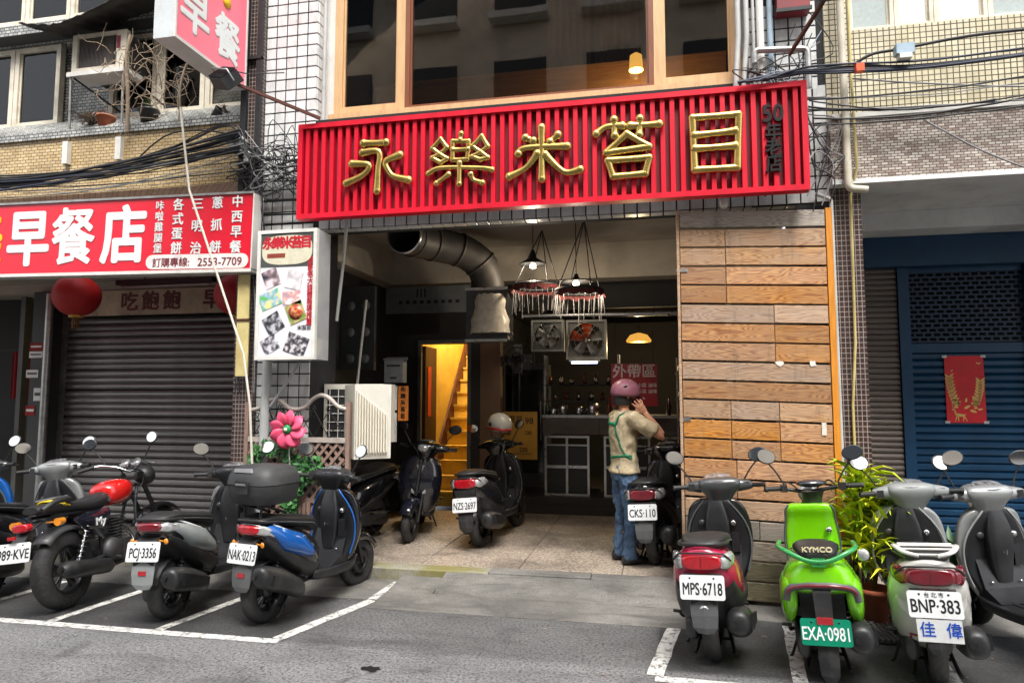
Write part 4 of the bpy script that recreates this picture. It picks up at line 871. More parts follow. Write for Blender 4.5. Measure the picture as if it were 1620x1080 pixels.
floodlight('floodlight on a rusty arm in front of the left tiled pillar', (-2.98, 5.64, 4.23), (-3.66, 5.2, 4.46), (R(48), R(20), R(-30)))
floodlight('floodlight on a rusty arm above the right end of the red sign', (1.12, 5.66, 4.42), (1.36, 5.3, 4.72), (R(48), R(-15), R(30)))

# ------------------------------------------------------------------ scooters
def tyre_mat():
    m, nt, p = _nt('tyre_rubber'); v = coords(nt)
    c = mix(nt, ramp(nt, noise(nt, v, 9, 5), .35, .65), (.011, .011, .012), (.035, .034, .033)); nt.links.new(c, p.inputs['Base Color'])
    p.inputs['Roughness'].default_value = .72
    w = node(nt, 'ShaderNodeTexWave', Scale=16, Distortion=3); w.wave_type = 'BANDS'; w.bands_direction = 'DIAGONAL'; nt.links.new(v, w.inputs['Vector'])
    bump(nt, p, ramp(nt, w.outputs['Fac'], .35, .5), .5, .006); return m
tyre = tyre_mat()
def paintmat(nm, c, rough=.25, metal=.0, coat=.8, dirt=.2): return mat('paint_' + nm, c, rough, metal, var=.1, vs=4, coat=coat, dirt=tuple(x * .5 + .03 for x in c), dfac=dirt)
alloy_dk = mat('dark_alloy', (.05, .05, .052), .4, .8, var=.3, vs=12, dirt=(.1, .09, .08), dfac=.4)
engine_m = mat('engine_grey', (.07, .07, .072), .5, .5, var=.35, vs=10, dirt=(.16, .14, .12), dfac=.4)
seat_m = mat('seat_vinyl', (.013, .013, .014), .5, var=.25, vs=12, bmp=.2, bs=160, dirt=(.05, .05, .048), dfac=.35)
inner_m = mat('inner_plastic', (.012, .0125, .0145), .38, var=.3, vs=8, bmp=.1, bs=220, dirt=(.05, .049, .046), dfac=.3)
grey_pl = mat('grey_plastic', (.085, .088, .092), .42, var=.2, vs=8, bmp=.1, bs=200, dirt=(.2, .19, .18), dfac=.35)
red_lens = mat('red_lens', (.42, .008, .016), .12, var=.2, vs=22, coat=1)
dk_red_lens = mat('dark_red_lens', (.16, .006, .014), .12, var=.2, vs=20, coat=1)
amber_lens = mat('amber_lens', (.75, .26, .02), .14, coat=1)
clear_lens = mat('clear_lens', (.5, .5, .5), .1, .4, var=.5, vs=30, coat=1)
mirror_m = mat('mirror_glass', (.85, .87, .88), .04, 1, var=.02)
plate_w = mat('plate_white', srgb(222, 224, 224), .35, var=.06, vs=9, dirt=srgb(160, 156, 150), dfac=.4)
plate_ink = mat('plate_ink', (.012, .014, .018), .4)
plate_g = mat('plate_green', srgb(0, 122, 92), .35, var=.06)
dash_m = mat('dash_panel', (.25, .25, .26), .12, .3, var=.8, vs=26, coat=1)

def sgnpow(v, e): return math.copysign(abs(v) ** e, v)
def ring_yz(x, zc, hw, hu, hd, n=2.6, yo=0, k=0, N=22):
    out = []
    for i in range(N):
        a = 2 * pi * i / N; c, s_ = sgnpow(cos(a), 2 / n), sgnpow(sin(a), 2 / n)
        out.append((x, yo + hw * c * (1 + k * s_), zc + (hu if s_ > 0 else hd) * s_))
    return out
def interp(secs, sub=3):
    n = max(len(s) for s in secs); dfl = (0, 0, 0, 0, 0, 2.6, 0, 0)
    S = [tuple(s) + dfl[len(s):] for s in secs]; out = []
    for i in range(len(S) - 1):
        p0, p1, p2, p3 = S[max(i - 1, 0)], S[i], S[i + 1], S[min(i + 2, len(S) - 1)]
        for q in range(sub):
            t = q / sub; out.append(tuple(.5 * (2 * b + (c - a) * t + (2 * a - 5 * b + 4 * c - d) * t * t + (3 * b - a - 3 * c + d) * t ** 3) for a, b, c, d in zip(p0, p1, p2, p3)))
    out.append(S[-1]); return out
def loft_x(secs, sub=3, N=22):
    return MB().loft([ring_yz(*[max(v, .002) if 2 <= j <= 4 else v for j, v in enumerate(s)], N=N) for s in interp(secs, sub)])
def ring_xy(z, xb, xf, hw, n=2.4, N=24, yo=0):
    xm = xb + (xf - xb) * .25; out = []
    for i in range(N):
        a = 2 * pi * i / N; c, s_ = sgnpow(cos(a), 2 / n), sgnpow(sin(a), 2 / n)
        out.append((xm + ((xf - xm) if s_ > 0 else (xm - xb)) * s_, yo + hw * c, z))
    return out
def loft_z(secs, n=2.4, sub=3, N=24):
    S = interp([tuple(s) for s in secs], sub)
    return MB().loft([ring_xy(s[0], s[1], s[2], max(s[3], .003), n, N) for s in S])
def wheel(root, nm, cx, r, w, rot=None, disc=False, spoke=5, cyo=0):
    ri = r * .62
    pr = [(ri, -w * .42), (r * .80, -w * .5), (r * .93, -w * .42), (r * .985, -w * .22), (r, 0), (r * .985, w * .22), (r * .93, w * .42), (r * .80, w * .5), (ri, w * .42)]
    t = MB().lathe(pr, (cx, 0, r), 'y', 40)
    b = MB().lathe([(ri * 1.03, -w * .44), (ri * .92, -w * .40), (ri * .88, -w * .2), (ri * .88, w * .2), (ri * .92, w * .40), (ri * 1.03, w * .44)], (cx, 0, r), 'y', 32)
    b.lathe([(.0001, -w * .4), (.035, -w * .4), (.04, 0), (.035, w * .4), (.0001, w * .4)], (cx, 0, r), 'y', 16)
    for i in range(spoke):
        a = 2 * pi * i / spoke + .3
        for s_ in (-.16, .16):
            d = Vector((cos(a), 0, sin(a))); e = Vector((cos(a + s_), 0, sin(a + s_))); b.tube([Vector((cx, 0, r)) + d * .03, Vector((cx, 0, r)) + e * ri * .92], [.016, .011], 6)
    if disc:
        b.lathe([(.055, -w * .62), (.10, -w * .62), (.10, -w * .58), (.055, -w * .58)], (cx, 0, r), 'y', 28, closed=True)
    if rot is not None: t.xf(rot); b.xf(rot)
    if cyo: t.xf(Matrix.Translation((0, cyo, 0))); b.xf(Matrix.Translation((0, cyo, 0)))
    o = t.build(nm, tyre, root); b.build('rim', alloy_dk, o); return o
def plate(root, txt, x, z, tilt=14, w=.26, h=.14, m=None, ink=None, small=None, sx=.74, ts=.098, y=0, yaw=0):
    o_ = MB(); r_ = .014; pts = []
    for cx, cz, a0 in ((w / 2 - r_, h / 2 - r_, 0), (-w / 2 + r_, h / 2 - r_, pi / 2), (-w / 2 + r_, -h / 2 + r_, pi), (w / 2 - r_, -h / 2 + r_, 3 * pi / 2)):
        for i in range(4): a = a0 + i * pi / 6; pts.append((cx + r_ * cos(a), cz + r_ * sin(a)))
    o_.prism(pts, 'x', -.002, .002)
    p = o_.build('licence_plate', m or plate_w, root, (x, y, z), (0, R(tilt), R(yaw)))
    ink = ink or plate_ink
    n = len(txt)
    text('plate_number', txt, ts, ink, p, (-.0032, 0, -.012), (pi / 2, 0, -pi / 2), .001, .0012, sx * .86 * 7.5 / max(n, 7))
    if small: text('plate_caption', small, .03, ink, p, (-.0032, 0, h / 2 - .022), (pi / 2, 0, -pi / 2), .001, 0, .9)
    b = MB()
    for sy in (-.07, .07): b.lathe([(.0001, -.004), (.006, -.004), (.006, 0), (.0001, 0)], (0, sy, h / 2 - .018), 'x', 8)
    b.build('bolt', alloy_dk, p)['kind'] = 'stuff'; return p
def mirror(root, base, tip, facing=0, rx=.062, rz=.044, roll=0, m=None, glow=None):
    """stalk and oval head; the glass looks back towards the rider"""
    b = MB(); a, c = Vector(base), Vector(tip); mid = a.lerp(c, .5) + Vector((0.01, 0, .012)); b.tube(smooth_path([a, mid, c], 4), .006, 7)
    # head: squashed ball
    hb = MB().ball((0, 0, 0), 1, 18, 10); M = Matrix.Translation(c + Vector((0.006, 0, rz * .6))) @ Matrix.Rotation(facing, 4, 'Z') @ Matrix.Rotation(R(10), 4, 'Y') @ Matrix.Rotation(roll, 4, 'X')
    hb.v = [(x * .022 if x > 0 else x * .006, y * rx, z * rz) for x, y, z in hb.v]; hb.xf(M)
    n0 = len(b.v); b.v += hb.v; b.f += [tuple(i + n0 for i in f) for f in hb.f]; b.sm += hb.sm
    o = b.build('mirror', m or black_plastic, root)
    gl = MB(); pts = [(rx * .88 * cos(t), rz * .88 * sin(t)) for t in [2 * pi * i / 24 for i in range(24)]]
    gl.prism(pts, 'x', -.0085, -.006); gl.xf(M); gl.build('glass', mirror_m, o); return o

def scooter(label, loc, heading, plate_txt, body, shield=None, lean=-6, steer=8, style='std', group='scooters parked in the painted bays', **kw):
    """x forward from the rear axle, y left, z up; origin on the ground under the rear axle"""
    g = lambda k_, d: kw.get(k_, d)
    root = empty(kw.get('name', 'scooter'), label, 'scooter', loc, (R(lean), 0, R(heading)), group)
    shield = shield or body; r, w = g('wheel_r', .212), g('tyre_w', .1); WB = g('wheelbase', 1.2)
    acc = g('accent', black_plastic); nac = g('nacelle', inner_m); inn = g('inner', inner_m)
    SR = Matrix.Translation((WB - .16, 0, 0)) @ Matrix.Rotation(R(steer), 4, 'Z') @ Matrix.Translation((-(WB - .16), 0, 0))
    wheel(root, 'rear_wheel', 0, r, w); wheel(root, 'front_wheel', WB, r, w * .9, SR, disc=True)
    # rear body
    if style == 'round':
        bs_ = [(-.38, .62, .05, .06, .035), (-.36, .615, .13, .12, .06), (-.27, .60, .185, .14, .075), (-.1, .585, .205, .15, .1), (.1, .56, .2, .17, .2), (.27, .51, .18, .17, .2), (.40, .46, .15, .15, .17), (.46, .44, .10, .11, .13)]; bk = -.2
    elif style == 'plump':
        bs_ = [(-.41, .665, .04, .05, .04), (-.385, .655, .10, .09, .09), (-.29, .635, .152, .115, .16), (-.13, .585, .178, .15, .24), (.07, .53, .18, .18, .26), (.26, .47, .17, .19, .22), (.40, .43, .14, .15, .16), (.46, .42, .10, .11, .13)]; bk = -.16
    else:
        bs_ = [(-.41, .715, .03, .03, .03), (-.38, .705, .075, .05, .05), (-.29, .69, .125, .07, .085), (-.12, .65, .15, .085, .125), (.08, .585, .165, .12, .16), (.26, .50, .16, .15, .18), (.40, .44, .14, .14, .16), (.46, .42, .10, .10, .13)]; bk = -.08
    loft_x([q + (2.6, 0, bk) for q in bs_]).build('body', body, root)
    # dark lower side skirt and under-seat box
    sk_ = [(x, zc - hd * .55, hw * (.8 if style == 'round' else 1.0), hu * .3, hd * (.85 if style == 'plump' else .75)) for x, zc, hw, hu, hd in bs_[2:]]
    loft_x(sk_).build('lower_skirt', g('skirt_m', black_plastic), root)
    if style != 'round' and g('flash', None):
        for s_ in (-1, 1):     # coloured blade along each flank
            b = MB(); b.loft([[(x, s_ * (yy_ + .004), z_ + dz) if False else (x, s_ * yy_, z_ + dz) for dz, yy_ in ((-h_, y0_), (-h_ * .2, y0_ + .018), (h_, y0_ + .006), (h_, y0_ - .02), (-h_, y0_ - .02))] for x, z_, h_, y0_ in ((-.34, .70, .012, .095), (-.22, .685, .045, .128), (-.02, .615, .08, .160), (.16, .55, .082, .170), (.30, .47, .04, .164))], smooth=True)
            b.build('side_blade', g('flash', body), root)
    if style == 'round':
        for s_ in (-1, 1): MB().loft([ring_yz(*q, N=16) for q in interp([(-.33, .56, .012, .03, .03, 2.4, s_ * .15), (-.27, .53, .04, .09, .12, 2.4, s_ * .165), (-.05, .49, .046, .12, .18, 2.4, s_ * .18), (.18, .46, .045, .12, .16, 2.4, s_ * .175), (.36, .45, .02, .06, .07, 2.4, s_ * .15)])]).build('side_skirt', body, root)
        MB().box(-.22, .3, -.12, .12, .38, .52).build('wheel_housing', black_plastic, root)
    # seat
    zs = g('seat_dz', 0)
    loft_x([(x, z + zs, hw, hu, hd, 2.8) for x, z, hw, hu, hd in ((-.35, .752, .05, .012, .02), (-.29, .762, .098, .028, .04), (-.1, .768, .12, .036, .06), (.04, .752, .128, .03, .06), (.18, .725, .13, .034, .06), (.34, .70, .112, .04, .07), (.45, .665, .075, .038, .08), (.49, .65, .03, .02, .03))]).build('seat', seat_m, root)
    # floorboard and belly
    fb = loft_x([(.36, .285, .13, .03, .05, 5), (.42, .28, .155, .025, .06, 6), (.62, .272, .165, .022, .06, 6), (.82, .275, .155, .025, .06, 6), (.92, .30, .12, .03, .05, 5)])
    fb.build('floorboard', inn if style != 'round' else black_plastic, root)
    # leg shield: painted outside, dark lining inside
    XS = WB - 1.2
    sz_ = g('shield_w', 1)
    tw_ = g('top_w', 1)
    out = [(.28, .86 + XS, .94 + XS, .13 * sz_), (.36, .87 + XS, .98 + XS, .17 * sz_), (.5, .885 + XS, 1.02 + XS, .205 * sz_), (.64, .885 + XS, 1.03 + XS, .215 * sz_), (.78, .87 + XS, 1.0 + XS, .195 * sz_), (.85, .85 + XS, .98 + XS, .16 * sz_ * tw_), (.885, .85 + XS, .97 + XS, .115 * sz_ * tw_ * tw_), (.895, .86 + XS, .95 + XS, .06 * sz_)]
    loft_z(out, g('shield_n', 2.6)).build('leg_shield', shield, root)
    if style != 'round':
        out = [(.28, .86 + XS, .94 + XS, .125), (.36, .87 + XS, .98 + XS, .17), (.48, .885 + XS, 1.02 + XS, .198), (.6, .885 + XS, 1.03 + XS, .203), (.7, .875 + XS, 1.01 + XS, .182), (.78, .86 + XS, .99 + XS, .145), (.84, .85 + XS, .975 + XS, .105), (.88, .85 + XS, .96 + XS, .075), (.895, .86 + XS, .95 + XS, .05)]
        loft_z([(.40, .80 + XS, .9 + XS, .055), (.52, .80 + XS, .9 + XS, .075), (.66, .79 + XS, .9 + XS, .088), (.76, .795 + XS, .9 + XS, .08), (.84, .81 + XS, .92 + XS, .062), (.90, .83 + XS, .93 + XS, .055)], 3).build('steering_column', inn, root)
        b = MB(); b.prism([(.66 + XS, .296), (.87 + XS, .296), (.89 + XS, .56), (.872 + XS, .56), (.80 + XS, .36)], 'y', -.155, .155); b.build('foot_ramp', inn, root)
        MB().lathe([(.0001, -.012), (.022, -.012), (.026, -.004), (.026, .03)], (.85 + XS, .115, .71), 'x', 18).build('filler_cap', black_plastic, root)
    inl = [(z, xb - .022, xb + .05, hw * .955) for z, xb, xf, hw in out]; inl[0] = (.285, .80 + XS, .9 + XS, .125 * sz_); inl[1] = (.37, .83 + XS, .93 + XS, .155 * sz_)
    il = loft_z(inl, g('shield_n', 3.2)).build('inner_panel', inn, root)
    b = MB(); b.box(.825 + XS, .855 + XS, -.15, -.095, .50, .64); b.build('glove_box', inn, il)
    b = MB().lathe([(.0001, -.012), (.017, -.012), (.021, -.004), (.021, .03)], (.84 + XS, -.115, .71), 'x', 18); b.build('key_switch', chrome, il)
    b = MB(); b.tube([(.80 + XS, 0, .60), (.77 + XS, 0, .59), (.765 + XS, 0, .62)], .006, 6); b.build('bag_hook', chrome, il)
    # edge trim on both sides of the shield
    b = MB()
    for s_ in (-1, 1): b.tube(smooth_path([(xb - .012, s_ * hw * 1.0, z) for z, xb, xf, hw in out[1:-1]], 4), .007, 6)
    b.build('edge_trim', g('trim', grey_pl), root)['kind'] = 'stuff'
    # apron lights
    for s_ in (-1, 1):
        b = MB(); b.loft([[(1.025 + XS - .03 * abs(i), s_ * (.06 + .05 * i + dy), .5 + .11 * i + dz) for dy, dz in ((-.02, -.02), (.02, .0), (.012, .035), (-.015, .01))] for i in (0, .5, 1, 1.5)]); b.build('front_signal', clear_lens, root)
    b = MB(); b.prism([(-.045, .80), (.045, .80), (0, .68)], 'x', 1.005 + XS, 1.018 + XS); b.build('front_badge', chrome, root)
    # steering group
    if style == 'round': nt_ = loft_z([(.84, .87 + XS, .98 + XS, .06), (.92, .85 + XS, .98 + XS, .062), (.98, .82 + XS, .98 + XS, .075)], 2.6).xf(SR)
    else: nt_ = loft_z([(.78, .855 + XS, .97 + XS, .05), (.85, .835 + XS, .99 + XS, .066), (.91, .81 + XS, 1.0 + XS, .092), (.97, .785 + XS, 1.02 + XS, .13), (1.01, .78 + XS, 1.015 + XS, .138), (1.04, .80 + XS, .99 + XS, .12), (1.052, .84 + XS, .96 + XS, .07)], 2.8).xf(SR)
    rings = []
    if style != 'round':
        for y, xc, zc, hx, hz in ((-.22, .86, .985, .022, .022), (-.20, .862, .985, .038, .034), (-.13, .885, .985, .065, .05), (-.06, .90, .99, .10, .055), (0, .905, .99, .105, .055), (.06, .90, .99, .10, .055), (.13, .885, .985, .065, .05), (.20, .862, .985, .038, .034), (.22, .86, .985, .022, .022)):
            rings.append([(xc + XS + hx * sgnpow(cos(2 * pi * i / 18), .8), y, zc + hz * sgnpow(sin(2 * pi * i / 18), .8)) for i in range(18)])
        hb = MB().loft(rings).xf(SR)
        n0 = len(nt_.v); nt_.v += hb.v; nt_.f += [tuple(i + n0 for i in f) for f in hb.f]; nt_.sm += hb.sm
        h_o = nt_.build('handlebar_cover', nac, root)
        d = MB(); pts = [(.095 * sgnpow(cos(t), .8), .07 * sgnpow(sin(t), .8)) for t in [2 * pi * i / 24 for i in range(24)]]
        d.prism(pts, 'x', -.008, .008); d.xf(SR @ Matrix.Translation((.845 + XS, 0, 1.045)) @ Matrix.Rotation(R(62), 4, 'Y') @ Matrix.Rotation(pi / 2, 4, 'X') if False else SR @ Matrix.Translation((.85 + XS, 0, 1.043)) @ Matrix.Rotation(R(70), 4, 'Y'))
        d.build('instrument_panel', dash_m, h_o)
        hl = loft_x([(.98 + XS, 1.0, .07, .035, .045), (1.03 + XS, .985, .055, .03, .04), (1.045 + XS, .98, .02, .012, .015)]).xf(SR); hl.build('headlight', clear_lens, root)
    else:
        b = nt_; b.tube(smooth_path([(.86, -.20, 1.01), (.88, -.08, .985), (.93, 0, .97), (.88, .08, .985), (.86, .20, 1.01)], 4), .014, 8); b.xf(Matrix.Identity(4))
        h_o = b.build('handlebar_cover', black_plastic, root)
        d = MB(); d.ball((.88 + XS, 0, 1.035), .085, 18, 10, (.75, 1.25, .35)); d.xf(SR); d.build('instrument_panel', mat('gauge_dark', (.02, .02, .025), .1, coat=1), h_o)
        hl = MB().ball((1.0 + XS, 0, .95), .075, 18, 10, (.6, 1, 1)).xf(SR); hl.build('headlight', clear_lens, root)
    gz = .985 if style != 'round' else 1.01
    for s_ in (-1, 1):
        b = MB(); b.tube([(.86 + XS, s_ * .2, gz), (.84 + XS, s_ * .25, gz), (.82 + XS, s_ * .325, gz + .002)], [.018, .017, .017], 12); b.tube([(.821 + XS, s_ * .322, gz), (.818 + XS, s_ * .338, gz)], [.021, .02], 12); b.xf(SR); b.build('grip', mat('grip_rubber', (.018, .018, .019), .6), h_o)
        b = MB(); b.tube(smooth_path([(.90 + XS, s_ * .19, gz - .005), (.905 + XS, s_ * .24, gz - .01), (.88 + XS, s_ * .34, gz - .015)], 4), .006, 6, flat=((1, 0, 0), .6)); b.xf(SR); b.build('brake_lever', g('lever', alloy_dk), h_o)
        b = MB(); b.box(.82 + XS, .875 + XS, s_ * .2 - .02, s_ * .2 + .02, gz - .026, gz + .024); b.xf(SR); b.build('switch_box', black_plastic, h_o)
        mt = g('mirror_tip', (.02, .31, .19)); base = SR @ Vector((.89 + XS, s_ * .185, gz + .02)); tip = SR @ Vector((.89 + XS - mt[0], s_ * mt[1], gz + mt[2]))
        mirror(root, base, tip, R(steer) + s_ * R(g('mirror_turn', 14)), g('mirror_rx', .074), g('mirror_rz', .054), s_ * R(12), g('mirror_m', None))
    # fork, front mudguard
    b = MB()
    for s_ in (-1, 1): b.tube([(WB - .10, s_ * .075, .5), (WB - .01, s_ * .075, r)], .017, 8)
    b.tube([(WB - .16, 0, .86), (WB - .09, 0, .48)], .02, 8); b.xf(SR); b.build('fork', alloy_dk, root)
    rings = []
    for i in range(11):
        a = R(25 + 140 * i / 10); rr = r + .028; rings.append([(WB + (rr + dr) * cos(a), yy_, r + (rr + dr) * sin(a)) for yy_, dr in ((-.066, -.05), (-.062, 0), (-.035, .014), (.035, .014), (.062, 0), (.066, -.05))])
    b = MB().loft(rings, caps=False, closed=False); b.xf(SR); o = b.build('front_mudguard', g('fender', shield), root); sd = o.modifiers.new('thick', 'SOLIDIFY'); sd.thickness = .004
    # engine, drive case, exhaust, shock
    eg = MB().loft([ring_yz(*s, N=18) for s in interp([(-.10, r, .02, .05, .05, 2.6, .12), (-.07, r, .042, .075, .075, 2.6, .12), (.1, .23, .05, .08, .075, 3, .12), (.3, .245, .052, .085, .08, 3, .12), (.44, .25, .04, .075, .07, 2.6, .12), (.48, .25, .02, .04, .04, 2.6, .12)])])
    eo = eg.build('drive_case', engine_m, root)
    b = MB(); b.box(.05, .42, -.09, .09, .22, .40); b.tube([(.12, .0, .44), (.2, -.02, .44)], .05, 12); b.build('engine', engine_m, root)
    for i in range(5): b = MB(); b.box(.30, .40, -.12, -.088, .23 + i * .03, .24 + i * .03); b.build('cooling_fin', engine_m, eo)
    mz = g('muffler_z', 0)
    mf = MB().loft([ring_yz(*s, N=18) for s in interp([(.24, .22, .03, .035, .035, 2.3, -.14), (.16, .225, .065, .075, .07, 2.4, -.165), (-.02, .255 + mz, .076, .09, .085, 2.4, -.18), (-.2, .29 + mz * 1.5, .074, .088, .085, 2.4, -.18), (-.265, .30 + mz * 1.7, .055, .062, .062, 2.3, -.18), (-.28, .302 + mz * 1.7, .02, .02, .02, 2.3, -.165)])])
    mo = mf.build('muffler', g('muffler_m', black_plastic), root)
    b = MB(); b.prism([(-.2, .26 + mz), (.1, .22), (.12, .275), (-.19, .345 + mz)], 'y', -.266, -.25); b.build('heat_shield', g('heat_m', alloy_dk), mo)
    b = MB(); b.tube([(-.275, -.165, .305 + mz * 1.7), (-.30, -.165, .308 + mz * 1.7)], .02, 12); b.build('tail_pipe', alloy_dk, mo)
    b = MB(); b.tube([(-.03, -.1, .24), (.02, -.1, .56)], .012, 8)
    n_ = 44; b.tube([(-.03 + .05 * (.3 + .6 * i / n_), -.1 + .027 * cos(i * 1.0), .24 + .32 * (.3 + .6 * i / n_) + .027 * 0 * sin(i)) if False else (-.03 + .05 * (.3 + .6 * i / n_) + .026 * sin(i * .9), -.1 + .026 * cos(i * .9), .24 + .32 * (.3 + .6 * i / n_)) for i in range(n_)], .0055, 5)
    b.build('shock_absorber', g('shock_m', dark_metal), root)
    # rear mudguard arm carrying the plate
    tz = g('tail_z', .70); pzz = g('plate_z', .50); mw = g('flap_w', .075); flap = g('flap_m', black_plastic)
    kb = g('bracket_k', 1); secs = [(-.30, tz - .07, .085 * kb, .02), (-.385, tz - .10, .08 * kb, .018), (-.44, pzz + .02, .072 * kb, .014), (-.455, pzz - .10, mw * kb, .012)]
    b = MB().loft([[(x - t_, -hw, z), (x - t_, hw, z), (x + t_, hw * .9, z), (x + t_, -hw * .9, z)] for x, z, hw, t_ in secs], smooth=False); b.build('plate_bracket', black_plastic, root)
    secs = [(-.448, pzz - .072, mw * 1.08, .01), (-.47, pzz - .16, mw * 1.05, .01), (-.475, pzz - .23, mw * .95, .009), (-.465, pzz - .265, mw * .6, .007)]
    b = MB().loft([[(x - t_, -hw, z), (x - t_ - .008, 0, z - .004), (x - t_, hw, z), (x + t_, hw * .9, z), (x + t_, -hw * .9, z)] for x, z, hw, t_ in secs], smooth=False); fo = b.build('mud_flap', flap, root)
    if g('reflector', True):
        b = MB(); b.box(-.496, -.484, -.03, .03, pzz - .165, pzz - .135); b.build('reflector', red_lens, fo)
    plate(root, plate_txt, -.475, pzz, 12, m=g('plate_m', None), ink=g('ink', None), small=g('small', None), sx=g('psx', .74)) if plate_txt else None
    # inner mudguard arc
    rings = []
    for i in range(9):
        a = R(40 + 120 * i / 8); rr = r + .03; rings.append([(rr * cos(a), yy_, r + rr * sin(a)) for yy_ in (-.06, .06)])
    b = MB().loft(rings, caps=False, closed=False); o = b.build('rear_mudguard', black_plastic, root); sd = o.modifiers.new('thick', 'SOLIDIFY'); sd.thickness = .006
    # lamps
    tl = g('tail', 'wide')
    if tl == 'wide':
        b = loft_x([(-.425, tz - .035, .06, .03, .035, 3.2), (-.415, tz - .035, .098, .042, .048, 3.4), (-.36, tz - .035, .118, .05, .055, 3), (-.31, tz - .035, .10, .04, .04)]); b.build('tail_light', g('lens', red_lens), root)
        for s_ in (-1, 1):
            b = MB().loft([ring_yz(x, z, hw, hu, hd, 2.6, s_ * yo, 0, 14) for x, z, hw, hu, hd, yo in ((-.405, tz - .04, .008, .03, .03, .105), (-.37, tz - .035, .022, .045, .05, .122), (-.26, tz - .03, .022, .045, .05, .142), (-.16, tz - .04, .01, .012, .012, .155))]); b.build('turn_signal', g('signal', clear_lens), root)
        b = MB(); b.box(-.425, -.40, -.035, .035, tz - .125, tz - .10); b.build('lower_lens', red_lens, root)
        for y in (-.05, 0, .05): MB().tube([(-.428 + abs(y) * .12, y, tz - .005), (-.43 + abs(y) * .12, y, tz - .07)], .0022, 5).build('lens_rib', dk_red_lens, root)
        MB().tube(smooth_path([(-.36, -.15, tz - .03), (-.40, -.115, tz + .012), (-.425, -.05, tz + .02), (-.428, 0, tz + .022), (-.425, .05, tz + .02), (-.40, .115, tz + .012), (-.36, .15, tz - .03)], 4), .006, 6).build('lamp_trim', black_plastic, root)
        MB().prism([(-.10, tz - .10), (.10, tz - .10), (.085, tz - .17), (-.085, tz - .17)], 'x', -.43, -.36).build('tail_panel', black_plastic, root)
    elif tl == 'sport':
        b = loft_x([(-.44, tz - .005, .03, .018, .02, 3), (-.42, tz - .005, .07, .03, .035, 3.2), (-.34, tz - .01, .105, .04, .045, 3), (-.27, tz - .015, .105, .035, .035)]); b.build('tail_light', g('lens', red_lens), root)
        for s_ in (-1, 1):
            b = MB().loft([ring_yz(x, z, hw, hu, hd, 2.4, s_ * yo, 0, 14) for x, z, hw, hu, hd, yo in ((-.40, tz - .01, .006, .022, .022, .072), (-.33, tz - .012, .016, .036, .036, .105), (-.2, tz - .035, .014, .034, .034, .132), (-.10, tz - .06, .006, .008, .008, .148))]); b.build('turn_signal', g('signal', clear_lens), root)
            MB().loft([[(x, s_ * y, z + .008), (x, s_ * (y + .003), z - .004), (x, s_ * (y - .006), z - .004)] for x, z, y in ((-.16, tz + .02, .134), (.0, tz - .02, .158), (.14, tz - .08, .176))], smooth=False).build('decal_stripe', white_ink, root)
            b = MB(); b.tube([(-.36, s_ * .05, tz - .10), (-.37, s_ * .125, tz - .11)], .006, 6); b.ball((-.372, s_ * .135, tz - .11), .02, 12, 8, (.8, .9, 1.1)); b.build('indicator', amber_lens, root)
    elif tl == 'band':   # slim arched lamp over a round tail
        b = MB(); pth = smooth_path([(-.31, -.185, .50), (-.335, -.165, .565), (-.372, -.08, .59), (-.378, 0, .592), (-.372, .08, .59), (-.335, .165, .565), (-.31, .185, .50)], 5)
        b.tube(pth, .021, 8, flat=((1, 0, 0), .7)); b.build('lamp_surround', grey_pl, root)
        b = MB(); b.tube([p + Vector((-.011, 0, 0)) for p in pth[3:-3]], .010, 8); b.build('tail_light', dk_red_lens, root)
        b = MB(); b.loft([[(-.352 - .01, -w_, z_), (-.352 - .022, 0, z_), (-.352 - .01, w_, z_), (-.35 + .05, 0, z_)] for z_, w_ in ((.61, .018), (.67, .008), (.715, .004))]); b.build('spine_trim', mat('spine_silver', (.6, .6, .6), .25, .6), root)
        b = MB(); b.box(-.472, -.45, -.04, .04, .40, .435); b.build('lower_lens', red_lens, root)
    # grab rail
    gr_ = g('rail', 'loop'); gm = g('rail_m', black_plastic)
    if gr_ == 'loop':
        b = MB(); b.tube(smooth_path([(-.08, -.125, .745 + zs), (-.24, -.122, .755 + zs), (-.36, -.085, .765 + zs), (-.40, 0, .768 + zs), (-.36, .085, .765 + zs), (-.24, .122, .755 + zs), (-.08, .125, .745 + zs)], 5), .012, 8); b.build('grab_rail', gm, root)
    elif gr_ == 'vee':
        b = MB()
        for s_ in (-1, 1): b.tube(smooth_path([(-.05, s_ * .2, .79), (-.22, s_ * .205, .785), (-.34, s_ * .16, .775), (-.39, s_ * .07, .735), (-.40, 0, .725)], 5), .014, 8)
        b.box(-.405, -.34, -.035, .035, .70, .74); b.build('grab_rail', gm, root)
    elif gr_ == 'rack':
        ra = empty('luggage_rack'); ra.parent = root
        for s_ in (-1, 1): MB().tube(smooth_path([(-.1, s_ * .13, .79), (-.28, s_ * .135, .815), (-.42, s_ * .10, .80), (-.45, s_ * .04, .785)], 4), .016, 8, flat=((0, 0, 1), .7)).build('rack_side', gm, ra)
        for x, z in ((-.22, .818), (-.30, .82), (-.38, .812), (-.44, .79)): MB().tube([(x, -.12 if x > -.4 else -.08, z), (x, .12 if x > -.4 else .08, z)], .011, 8, flat=((0, 0, 1), .6)).build('rack_bar', gm, ra)
